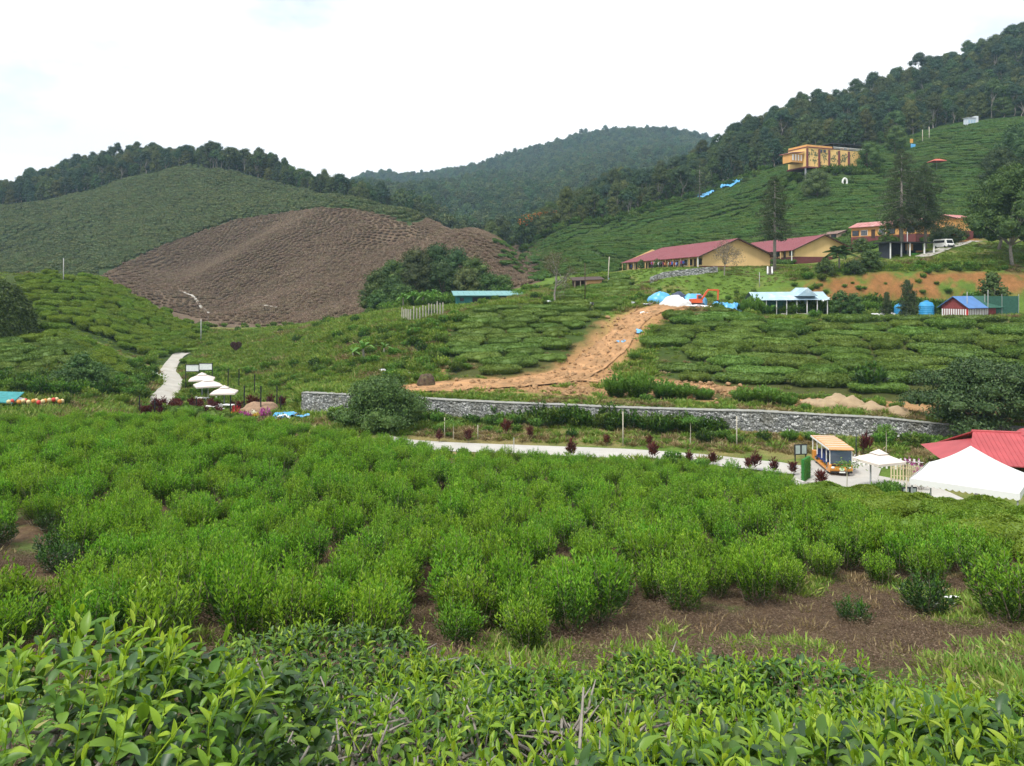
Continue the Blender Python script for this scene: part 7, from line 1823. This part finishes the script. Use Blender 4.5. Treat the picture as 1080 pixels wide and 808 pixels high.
mound('white_heap', 922, 124.6, 1.2, .8, .75, M_CHALK, 'white covered heap left of the blue tanks', 'heap', 33, .2); mound('white_heap', 936, 125.0, 1.5, .9, 1.0, M_CHALK, 'larger white covered heap close to the blue tanks', 'heap', 34, .25)
mound('white_heap', 995, 121.5, .55, .4, .55, M_CHALK, 'small white heap in front of the red shed', 'heap', 35, .2)
e = empty('grassy_hump', at(-12, 103), 0, 'large hump covered in dark creepers at the left edge', 'hump')
o = mound('soil', -12, 103, 5.2, 5.4, 7.4, surf('hump_soil', (.045, .07, .02), .95, .3, 2), None, None, 36, .10); o.parent = e; o.location = (0, 0, 0)
g = Geo(); rg = np.random.default_rng(36); n = 16000; a_ = rg.uniform(0, 6.28, n); f_ = np.arcsin(rg.uniform(0, 1, n)); dd = np.stack([np.cos(f_) * np.cos(a_), np.cos(f_) * np.sin(a_), np.sin(f_)], -1)
pq = dd * np.array([5.3, 5.5, 7.5]) * (1 + .10 * fbm(a_ * 3, f_ * 4, 7, 3) + .03 * rg.normal(0, 1, n))[:, None]
leaf_cards(g, pq, unit(rdir(rg, n) * .7 + dd * .5 + np.array([0, 0, -.5])), unit(dd + rdir(rg, n) * .4), rg.uniform(.25, .6, n), rg.uniform(.12, .3, n), 0); link('creepers', g.mesh('creepers', leaf_mat('creeper_leaf', [(0, (.03, .065, .015)), (.5, (.05, .10, .02)), (1, (.09, .15, .035))], .5, .12)), e)
M_TARP = surf('blue_tarp', (0.07, 0.33, 0.62), .35, .12, 1.5, spec=.5, stain=(.35, .55, .72), stain_amt=.5); M_TARPD = surf('dark_blue_tarp', (.018, .03, .07), .4, .3, 1.5, spec=.5)
mound('tarp_covered_pile', 696, 126.5, 2.0, 1.5, 1.75, M_TARP, 'blue tarp over a rounded pile, left of the gravel heap', 'tarp', 41, .14); mound('tarp_covered_pile', 716, 127.5, 1.9, 1.5, 1.75, M_TARPD, 'dark tarp over a pile between the two blue tarps', 'tarp', 42, .16); mound('tarp_covered_pile', 732, 127, 2.2, 1.5, 1.9, M_TARP, 'blue tarp over a pile behind the excavator', 'tarp', 43, .18)
def sheet(name, u, d, w, l, mat, label, seed, amp=.25, rz=0.0, thick=.05, cat='tarp', irr=0.25, lift=0.0):
    rg = np.random.default_rng(seed); n = 16; V = []; c = (xu(u, d), d)
    for i in range(n + 1):
        for k in range(n + 1):
            a = (i / n - .5) * w; b_ = (k / n - .5) * l; a *= 1 + irr * math.sin(3.1 * k / n * 2 + seed); b_ *= 1 + irr * math.cos(2.3 * i / n * 2 + seed)
            x = a * math.cos(rz) - b_ * math.sin(rz); y = a * math.sin(rz) + b_ * math.cos(rz); V.append((x, y))
    V = np.array(V); X = V[:, 0] + c[0]; Y = V[:, 1] + c[1]; Z = ground(X, Y) + .12 + lift + amp * (.5 + fbm(X / .8 + seed, Y / .8, seed, 3)); z0 = gz(*c)
    top = np.stack([V[:, 0], V[:, 1], Z - z0], -1); bot = top - np.array([0, 0, thick]); N = n + 1; idx = np.arange(N * N).reshape(N, N)
    q = np.stack([idx[:-1, :-1], idx[1:, :-1], idx[1:, 1:], idx[:-1, 1:]], -1).reshape(-1, 4); g = Geo(); g.add(top, q); g.add(bot, q[:, ::-1])
    o = link(name, g.mesh(name, mat, True), None, (c[0], c[1], z0)); return tag(o, label, cat)
M_SHEETW = surf('white_plastic_sheet', (.66, .68, .70), .4, .08, 1.5, stain=(.4, .55, .65), stain_amt=.4)
sheet('tarp', 743, 321 * 0 + 123.5, 3.6, 2.2, M_SHEETW, 'white plastic sheet on the ground in front of the excavator', 51, .4); sheet('tarp', 729, 122.3, 2.0, 1.2, M_SHEETW, 'small white plastic sheet at the excavator tracks', 52, .3); sheet('tarp', 767, 123.4, 3.6, 2.4, M_TARP, 'crumpled bright blue tarp on the ground right of the excavator', 53, 1.5)
sheet('tarp', 743.5, 316, 5.5, 14, M_TARP, 'long blue tarp draped on the tea hill, left of its pair', 54, 1.1, -.35, lift=.7); sheet('tarp', 772, 322, 8.5, 7.5, M_TARP, 'crumpled blue tarp on the tea hill, right of the long one', 55, 1.3, .3, lift=.7)
sheet('tarp', 308, 80.5, 3.1, 2.0, M_TARP, 'torn blue tarp with rubbish at the left end of the stone wall', 56, .6); sheet('tarp', 302, 79.2, 1.4, .7, M_SHEETW, 'white sheet lying on the torn blue tarp', 57, .7); mound('rubbish_heap', 311, 80.3, .7, .5, .75, M_BLACK, 'black rubbish heap on the torn blue tarp', 'heap', 58, .25)
sheet('tarp', 408, 96.5, 1.0, .8, M_TARP, 'small blue tarp on the grass above the round tree', 59, .3); sheet('tarp', 404, 97.6, .8, .6, M_SHEETW, 'small white bag beside the small blue tarp', 60, .4)
sheet('tarp', 655, 106.5, 1.1, .8, M_TARP, 'small blue sheet lying on the dirt track', 61, .2); sheet('tarp', 674, 110, .8, 1.5, M_TARP, 'narrow blue sheet higher on the dirt track', 62, .2); sheet('tarp', 679, 118, 1.2, .8, M_SHEETW, 'pale scrap of sheet near the top of the dirt track', 63, .2)
sheet('tarp', 615, 149, 2.6, 1.2, M_SHEETW, 'white sheet on the grass in front of the small hut', 64, .5); sheet('tarp', 645, 153, 2.0, 1.0, M_TARP, 'blue sheet on the grass right of the small hut', 65, .6)
for i, (u, d, w) in enumerate(((622, 125.2, 1.3), (630, 125.6, 1.1), (640, 125.8, 1.6), (648, 125.6, .9), (653, 125.3, 1.2), (683, 123.5, 1.4), (668, 124.5, .7), (578, 127.4, 1.0), (583, 127.2, .8), (862, 146, 1.4), (866, 147, 1.0))):
    sheet('rubbish_bag', u, d, w, .7, M_SHEETW if i % 3 else M_GREYM, 'pale bag of rubbish on the grass near the top of the track' if i < 9 else 'pale slab on the bank below the right school gable', 70 + i, .5, cat='rubbish')['group'] = 'pale rubbish bags near the track' if i < 9 else 'pale slabs below the right school gable'
for i, (u, d) in enumerate(((884, 131.5), (893, 131.3), (903, 131.2), (914, 131), (925, 131), (826, 132.5), (842, 132.8), (812, 132.2), (792, 131.8), (868, 132.6))):
    sheet('plastic_sheet', u, d, 1.9, 1.0, M_SHEETW, 'pale plastic sheet lying along the foot of the orange bank', 90 + i, .7, cat='sheet')['group'] = 'pale sheets along the orange bank'
o = sheet('paper_scrap', 1003, 17.6, .36, .16, M_WHITEP, 'white scrap of paper lying on the bare brown soil', 99, .05, .3, .004, 'litter', .05)
# excavator
M_ORNG = surf('orange_machine_paint', (.58, .10, .03), .45, .08, 2, stain=(.35, .1, .05)); p = at(735, 125); e = empty('excavator', p, math.radians(4), 'orange excavator with its arm bent down in front of the blue tarps', 'excavator')
for yy in (-.55, .55):
    b = MB(); b.prism([(-1.0, .08), (-.85, .0), (.85, .0), (1.0, .08), (1.05, .28), (.9, .45), (-.9, .45), (-1.05, .28)], 'y', yy - .16, yy + .16); b.build('track', M_BLACK, e, bevel=.03)
b = MB(); b.prism([(-1.15, .5), (.75, .5), (.75, .95), (.1, 1.0), (-.3, 1.2), (-1.1, 1.15)], 'y', -.68, .68); b.build('body', M_ORNG, e, bevel=.04)
b = MB(); b.bbox(-.05, .62, -.62, .05, .98, 1.85); cb = b.build('cab', M_ORNG, e, bevel=.05); b = MB(); b.bbox(.0, .56, -.65, .07, 1.2, 1.72); b.bbox(.58, .65, -.5, 0, 1.1, 1.75); b.build('cab_window', M_GLASSD, cb)
b = MB(); b.prism([(.55, .85), (.85, .75), (1.9, 2.35), (2.15, 2.62), (1.95, 2.75), (1.55, 2.35)], 'y', .15, .38); b.build('boom', M_ORNG, e, bevel=.02)
b = MB(); b.prism([(1.95, 2.72), (2.05, 2.5), (3.55, 2.42), (3.7, 2.6), (3.55, 2.72)], 'y', .16, .37); b.prism([(3.45, 2.62), (3.75, 2.62), (3.62, .85), (3.45, .85)], 'y', .17, .36); b.build('arm', M_ORNG, e, bevel=.02)
b = MB(); b.prism([(3.3, .95), (3.75, .9), (3.95, .35), (3.6, .15), (3.35, .45)], 'y', -.02, .55); b.build('bucket', M_BLACK, e, bevel=.02)
b = MB(); b.tube([(.9, .26, 1.3), (1.6, .26, 1.95)], .05, 6); b.build('hydraulic_ram', M_GREYM, e)
# blue tanks
M_TANK = surf('blue_tank_plastic', (.03, .24, .48), .4, .1, 1.5, stain=(.1, .4, .6), stain_amt=.4)
for (u, d, r, lab) in ((949.5, 126, .95, 'blue water tank left of the small conifer'), (977, 125.4, 1.15, 'larger blue water tank right of the small conifer')):
    e = empty('water_tank', (xu(u, d), d, gz(xu(u, d), d) + .2), 0, lab, 'tank'); b = MB(); pf = [(r * .96, 0)]
    for k in range(6): pf += [(r, .06 + k * r * .27), (r, .20 + k * r * .27), (r * .95, .24 + k * r * .27)]
    pf += [(r * .8, 1.95 * r), (r * .35, 2.12 * r)]; b.lathe(pf, (0, 0, 0), 22); b.build('body', M_TANK, e, True); b = MB(); b.lathe([(r * .32, 2.1 * r), (r * .32, 2.22 * r), (r * .1, 2.28 * r)], (0, 0, 0), 14); b.build('lid', M_TANK, e); b = MB(); b.lathe([(r * 1.1, -.9), (r * 1.1, 0)], (0, 0, 0), 16); b.build('stand', M_GREYM, e)
# white van
p = at(1003, 154.5); e = empty('white_van', p, math.radians(8), 'white van parked on the pale drive right of the black pavilion', 'van')
b = MB(); b.prism([(0, .35), (-.05, .75), (.25, 1.0), (.55, 1.75), (.8, 1.9), (4.0, 1.9), (4.2, 1.7), (4.2, .35)], 'x', -.82, .82); b.build('body', M_WHITEP, e, bevel=.06)
b = MB(); b.add([(-.7, .22, 1.02), (.7, .22, 1.02), (.62, .50, 1.66), (-.62, .50, 1.66)], [(0, 1, 2, 3)]); b.build('windscreen', M_GLASSD, e)
for s in (-1, 1):
    b = MB(); b.bbox(s * .825 - .01, s * .825 + .01, .8, 3.9, 1.15, 1.65); b.build('side_window', M_GLASSD, e); b = MB(); b.box((s * .58, -.03, .7), (.3, .06, .18)); b.build('headlight', M_GREYM, e)
    for yy in (.75, 3.4):
        b = MB(); b.lathe([(.05, -.1), (.26, -.1), (.31, 0), (.26, .1), (.05, .1)], (0, 0, 0), 14); o_ = b.build('wheel', M_BLACK, e, True); o_.location = (s * .75, yy, .31); o_.rotation_euler = (0, math.pi / 2, 0)
b = MB(); b.box((0, -.04, .45), (1.5, .1, .22)); b.build('bumper', M_BLACK, e)
# green panel, kerb, boards, signs, lamps and poles near the bus
p = at(850, 55.6); e = empty('grass_screen', p, math.radians(52), 'green artificial grass screen beside the parked shuttle bus', 'screen'); b = MB(); b.bbox(-.75, .75, -.09, .09, -.1, 1.62); b.build('frame', surf('artificial_grass', (.03, .17, .03), .9, .25, 12, bump=.8, bscale=60), e)
g = Geo(); rg = np.random.default_rng(3); n = 1500; pp_ = np.stack([rg.uniform(-.74, .74, n), np.where(rg.uniform(0, 1, n) < .5, -.1, .1), rg.uniform(0, 1.6, n)], -1); leaf_cards(g, pp_, rdir(rg, n) * .6 + np.sign(pp_[:, 1:2]) * np.array([[0, 1.0, 0]]), rdir(rg, n), .09, .02, 0); link('grass_face', g.mesh('grass_face', L_WEED), e)
kp = [(838, 55.2), (848, 54.0), (857, 54.2), (861, 55.4)]; b = MB(); b.tube([(xu(u, d), d, gz(xu(u, d), d) + .12) for u, d in kp], .14, 6); tag(b.build('curved_kerb', M_CONC), 'curved concrete kerb round the foot of the green screen', 'kerb')
def board(u, d, w, h, zc, label, rz, panels, legs=True):
    e = empty('notice_board', at(u, d), rz, label, 'board'); b = MB(); b.box((0, 0, zc), (w, .08, h)); b.build('frame', M_BLACK, e)
    for k in range(panels):
        b = MB(); b.box((-w / 2 + w * (k + .5) / panels, -.045, zc), (w / panels - .14, .02, h - .16)); b.build('panel', surf('grey_green_board', (.30, .36, .34), .3, .15), e)
    for s in (-1, 1):
        b = MB(); b.box((s * w * .42, .05, zc / 2 - .1), (.07, .07, zc + .2)); b.build('leg', M_BLACK, e)
board(844.5, 57.8, .98, .78, 1.75, 'black framed board with two pale panels beside the green screen', .1, 2); board(959, 47.5, .95, .50, 1.25, 'black framed dark board right of the parasol', .1, 2)
def sign(u, d, w, h, z, label, mats, rz=.1):
    e = empty('sign', at(u, d), rz, label, 'sign'); b = MB(); b.box((0, 0, z), (w, .04, h)); b.build('panel', mats[0], e)
    for (x, zz, ww, hh, m_) in mats[1]:
        b = MB(); b.box((x * w, -.026, z + zz * h), (ww * w, .012, hh * h)); b.build('print', m_, e)
    b = MB(); b.tube([(0, .04, -.1), (0, .04, z + h / 2)], .025, 6); b.build('post', M_BLACK, e)
M_YS = surf('yellow_print', (.72, .50, .03), .5); M_RS = surf('red_print', (.55, .06, .05), .5); M_GS = surf('grey_print', (.25, .27, .3), .5)
sign(929.5, 46.5, .52, .50, .62, 'white sign with red print and a yellow lower band below the parasol', (M_WHITEP, [(0, -.32, .96, .30, M_YS), (-.15, .18, .4, .12, M_RS), (.1, .02, .5, .1, M_RS), (0.12, .32, .4, .08, M_GS)])); sign(940.6, 45.5, .33, .36, .78, 'small white sign with grey lines on a black post', (M_WHITEP, [(0, .15, .7, .08, M_GS), (0, -.02, .7, .08, M_GS), (0, -.2, .5, .08, M_GS)])); sign(958.2, 42, .22, .42, .62, 'narrow white sign at the path edge left of the canopy', (M_WHITEP, [(0, .1, .6, .06, M_GS)]))
for (u, d, s, lab) in ((913, 49.2, .5, 'dark box planter under the parasol'), (908, 49.8, .36, 'small dark box left of the planter under the parasol')):
    b = MB(); b.lathe([(.30 * s * 1.3, 0), (.42 * s * 1.3, .8 * s), (.46 * s * 1.3, .8 * s), (.46 * s * 1.3, .95 * s), (.3 * s, .95 * s)], (0, 0, 0), 4); tag(b.build('planter', M_BLACK, loc=at(u, d)), lab, 'planter')
mound('white_rock', 920.5, 47.4, .38, .25, .55, surf('pale_rock', (.5, .5, .47), .9, .2, 4), 'pale rock left of the yellow banded sign', 'rock', 77, .3)
for (u, d, s, lab) in ((934, 50.5, 1.1, 'leafy shrub behind the two small signs'), (946, 49.5, 1.2, 'leafy shrub left of the dark notice board'), (975, 46.0, 1.2, 'leafy shrub between the bamboo fence and the canopy'), (966, 45.5, .9, 'low leafy shrub in front of the dark notice board'), (952, 46.0, .8, 'small shrub beside the dark notice board')):
    bush_thing('leafy_bush', u, d, s, BIGWEED[0], lab)
def pole(name, u, d, h, r, mat, label, cat='pole', lean=0.0):
    b = MB(); b.tube([(0, 0, -.3), (lean * .5, 0, h / 2), (lean, 0, h)], [r, r * .9, r * .75], 7); return tag(b.build(name, mat, None, True, loc=at(u, d)), label, cat)
M_POLE = surf('pale_pole', (.46, .42, .34), .85, .15, 3); M_POLEG = surf('grey_concrete_pole', (.36, .36, .35), .9, .12, 2)
pole('wooden_pole', 657, 66.8, 2.95, .055, M_POLE, 'thin pale pole in front of the overgrown part of the stone wall'); pole('wooden_pole', 777, 65.6, 2.7, .055, M_POLE, 'thin pale pole in front of the clean part of the stone wall'); pole('wooden_pole', 469, 70.5, 1.9, .04, M_POLE, 'short thin pole at the left part of the bank'); pole('wooden_pole', 504, 70, 1.3, .04, M_POLE, 'short stake at the left part of the bank, right of the thin pole'); pole('wooden_pole', 542, 63.2, 1.6, .035, M_GREYM, 'thin grey stake at the near edge of the road')
pole('utility_pole', 67, 150, 5.2, .10, M_POLEG, 'grey pole on the round left mound'); pole('utility_pole', 212, 150, 4.4, .10, M_POLEG, 'grey pole at the foot of the round mound'); pole('utility_pole', 641, 152, 5.4, .10, M_POLE, 'pale pole between the small hut and the long school', lean=.3); pole('utility_pole', 617, 128, 6.6, .09, M_BROWNW, 'dark pole in front of the small hut'); pole('utility_pole', 842, 131, 3.4, .10, M_POLEG, 'grey pole behind the greenhouse roof'); pole('utility_pole', 801, 138.5, 2.6, .07, M_POLEG, 'thin grey post below the white kerbed stair'); pole('utility_pole', 957, 152, 4.6, .10, M_POLEG, 'grey pole between the trunks of the twin conifers')
pole('net_post', 965, 121.5, 4.2, .06, M_POLEG, 'thin post in front of the small conifer and blue tanks'); pole('net_post', 1042, 122, 4.4, .06, M_POLEG, 'thin post beside the dark green net at the right'); pole('net_post', 1020, 121, 4.2, .06, M_POLEG, 'thin post in front of the blue roofed red shed')
pole('lamp_post', 903, 60.5, 2.3, .05, M_BLACK, 'thin lamp post behind the white picket fence', 'lamp post'); pole('wooden_pole', 956, 42.5, 2.6, .05, M_POLE, 'pale bamboo pole beside the dark notice board')
e = empty('green_net', at(1040, 123.5), .1, 'dark green netting screen at the right behind the tea slope', 'net'); b = MB(); b.bbox(-.2, 5.6, -.03, .03, -.3, 3.4); b.build('net', M_NETG, e)
for xx in (-.2, 2.7, 5.6):
    b = MB(); b.tube([(xx, 0, -.5), (xx, 0, 3.7)], .05, 6); b.build('post', M_POLEG, e)
# young trees with stakes
for (u, d, h, lab) in ((728, 66.4, 2.3, 'young papaya like tree with a flat leafy top on the bank'), (893, 51.0, 2.1, 'young tree with a thin stem in front of the shuttle bus'), (934.5, 62, 2.4, 'slim young tree behind the picket fence'), (478, 70, 1.6, 'young pale green tree at the left part of the bank')):
    ez = empty('young_tree', at(u, d, -.05), 0, lab, 'tree'); tb = MB(); tb.tube([(0, 0, -.1), (.03, 0, h * .6), (0, .02, h)], [.035, .03, .02], 6); tb.build('trunk', M_POLE, ez); g = Geo(); rg = np.random.default_rng(int(u)); n = 130 if u == 893 else 240
    pq = np.stack([rg.normal(0, .38, n), rg.normal(0, .38, n), h + rg.normal(0, .12, n)], -1); leaf_cards(g, pq, rdir(rg, n) * np.array([1, 1, .35]), np.tile([0, 0, 1.0], (n, 1)) + rg.normal(0, .3, (n, 3)), .22, .10, 0); link('crown', g.mesh('crown', L_WEED), ez)
# red parasol, booth, signboard and bits on the tea hill
parasol(988, 262, 4.4, 3.0, 'faded red parasol standing among the tea rows of the hill', 0, False, False, surf('faded_red_canvas', (.42, .10, .07), .8, .1, 1))
e = empty('hill_booth', at(1024, 312), .2, 'small pale blue grey booth at the top of the tea hill', 'booth'); b = MB(); b.bbox(-2.4, 1.4, -1, 1.2, -.4, 3.0); b.build('wall', surf('pale_booth', (.50, .56, .60), .5, .08), e); b = MB(); b.bbox(1.42, 2.6, -1, 1.2, -.4, 3.9); b.build('tower', surf('pale_booth_tower', (.56, .60, .62), .5, .08), e)
for xx in (-1.7, -.5, .7):
    b = MB(); b.box((xx, -1.02, 1.6), (.8, .06, 1.2)); b.build('window', M_STEELB, e)
b = MB(); b.bbox(-2.7, 1.4, -1.3, 1.5, 3.0, 3.2); b.build('roof', M_GREYM, e)
e = empty('hill_sign', at(963, 300), 0, 'small blue and orange sign at the crest of the tea hill', 'sign'); b = MB(); b.box((0, 0, 1.2), (1.8, .1, 2.4)); b.build('panel', M_TARP, e); b = MB(); b.box((-.6, 0, 3.6), (1.2, .1, 1.6)); b.build('top_panel', surf('orange_panel', (.55, .28, .05), .6), e); b = MB(); b.tube([(-.6, .1, -.2), (-.6, .1, 4.4)], .08, 6); b.build('post', M_GREYM, e)
for i, (u, d) in enumerate(((973, 305), (980, 306))): pole('hill_post', u, d, 5.5, .14, M_POLE, 'pale post at the crest of the tea hill', 'post')['group'] = 'pale posts at the hill crest'
e = empty('white_ring_sign', at(891, 246), 0, 'small white ring shaped sign under the hillside building', 'sign'); b = MB()
b.tube([(1.0 * math.cos(a) * .7, 0, 1.5 + 1.2 * math.sin(a)) for a in np.linspace(0, 2 * math.pi, 17)], .28, 6); b.build('ring', M_WHITEP, e); b = MB(); b.box((0, .1, .2), (.15, .1, 1.0)); b.build('post', M_GREYM, e)
sheet('pale_slab', 883, 240, 3.0, 1.4, M_CONC, 'pale slab left of the white ring sign', 97, .3, cat='slab')
# heart shaped topiary in the valley
ha_ = np.linspace(0, 2 * math.pi, 40)[:-1]; hx = 16 * np.sin(ha_) ** 3 / 16 * .92; hz = (13 * np.cos(ha_) - 5 * np.cos(2 * ha_) - 2 * np.cos(3 * ha_) - np.cos(4 * ha_)) / 16 * .92
b = MB(); b.prism(list(zip(hx, hz + 1.25)), 'y', -.3, .3); ez = empty('heart_topiary', at(249, 133), .1, 'dark heart shaped topiary standing in the grassy valley', 'topiary'); b.build('heart', surf('dark_topiary', (.035, .022, .016), .95, .5, 8, bump=1, bscale=30), ez)
g = Geo(); rg = np.random.default_rng(8); n = 700; k = rg.integers(0, 39, n); s_ = np.sqrt(rg.uniform(0, 1, n)); pq = np.stack([hx[k] * s_, rg.choice([-.3, .3], n), hz[k] * s_ + 1.25], -1); leaf_cards(g, pq, rdir(rg, n), rdir(rg, n), .16, .08, 0); link('foliage', g.mesh('foliage', L_RED), ez)
b = MB(); b.tube([(0, 0, -.3), (0, 0, .5)], .12, 6); b.build('stem', M_BROWNW, ez)
# left edge: teal canopy, white canopy, pots of flowers
e = empty('teal_canopy', at(2, 75), 0, 'teal awning at the left edge of the valley mouth', 'awning'); b = MB(); b.add([(-3, 0, 1.0), (1.0, 0, .75), (.9, 2, 1.5), (-3, 2, 1.6), (-3, 0, .9), (1.0, 0, .65), (.9, 2, 1.4), (-3, 2, 1.5)], [(0, 1, 2, 3), (4, 5, 6, 7), (0, 1, 5, 4), (1, 2, 6, 5), (2, 3, 7, 6), (3, 0, 4, 7)]); b.build('cover', surf('teal_canvas', (.04, .22, .23), .7, .2), e)
for (xx, yy) in ((.85, .1), (.8, 1.9)):
    b = MB(); b.tube([(xx, yy, -.3), (xx, yy, .9)], .04, 6); b.build('post', M_GREYM, e)
parasol(16, 76.5, 1.5, .9, 'small white parasol right of the teal awning', .2, False, False, M_CANVAS)
M_POTY = surf('cream_pot', (.62, .50, .26), .5); M_POTR = surf('red_pot', (.55, .06, .05), .5)
for i in range(17):
    u = 10 + i * 3.5 + random.uniform(-1, 1); d = 74.5 + (i % 3) * .7 + (i > 11) * 2.0; mt = [M_POTY, M_POTR, M_POTY, surf('orange_pot', (.6, .25, .06), .5)][i % 4]
    e = empty('hanging_lantern', at(u, d), i, 'round %s lantern in the row by the teal awning' % ['cream', 'red', 'cream', 'orange'][i % 4], 'lantern', 'row of round lanterns by the teal awning'); b = MB(); b.lathe([(.05, .66), (.15, .72), (.20, .86), (.18, 1.0), (.06, 1.08)], (0, 0, 0), 10); b.build('lantern_body', mt, e, True); b = MB(); b.tube([(0, 0, -.1), (0, 0, .66)], .02, 5); b.build('stake', M_BLACK, e)
for i, (u, d) in enumerate(((96, 70.5), (100, 70.3), (117, 71))): 
    o = link('flowering_bush', FLW['y'], None, at(u, d, .15), (0, 0, i), .7); tag(o, 'small yellow flowering bush at the left rim of the tea field', 'flower bush', 'yellow bushes at the left rim of the field')
for (u, d, s, lab) in ((58, 63, 1.5, 'dark low hedge bush at the left rim of the field, larger one'), (84, 63.5, 1.3, 'dark low hedge bush at the left rim of the field, right one'), (44, 62, 1.0, 'dark low hedge bush at the left rim of the field, left one')):
    bush_thing('shrub', u, d, s, SCRUB[3], lab, sz=.75)
dk = hedge_geo(np.random.default_rng(4), L=6.0, W=1.4, H=.95, cards=2600, size=.12, seed=77).mesh('dark_hedge', [L_HEDGE, M_BARK])
for k, u in enumerate((196, 224, 250)):
    o = link('dark_hedge', dk, None, at(u, 56.3, -.1), (0, 0, .05 * k), (.42, .9, 1.35)); tag(o, 'dark clipped hedge along the far rim of the field below the parasols', 'hedge', 'dark hedge pieces at the far rim of the field')
# concrete kerb lines on the terrace
b = MB(); kp = [(338, 87), (360, 89.5), (385, 92), (408, 94), (432, 96)]; b.tube([(xu(u, d), d, gz(xu(u, d), d) + .12) for u, d in kp], .2, 6); tag(b.build('concrete_kerb', M_CONC), 'pale concrete kerb running back from the left end of the stone wall', 'kerb')
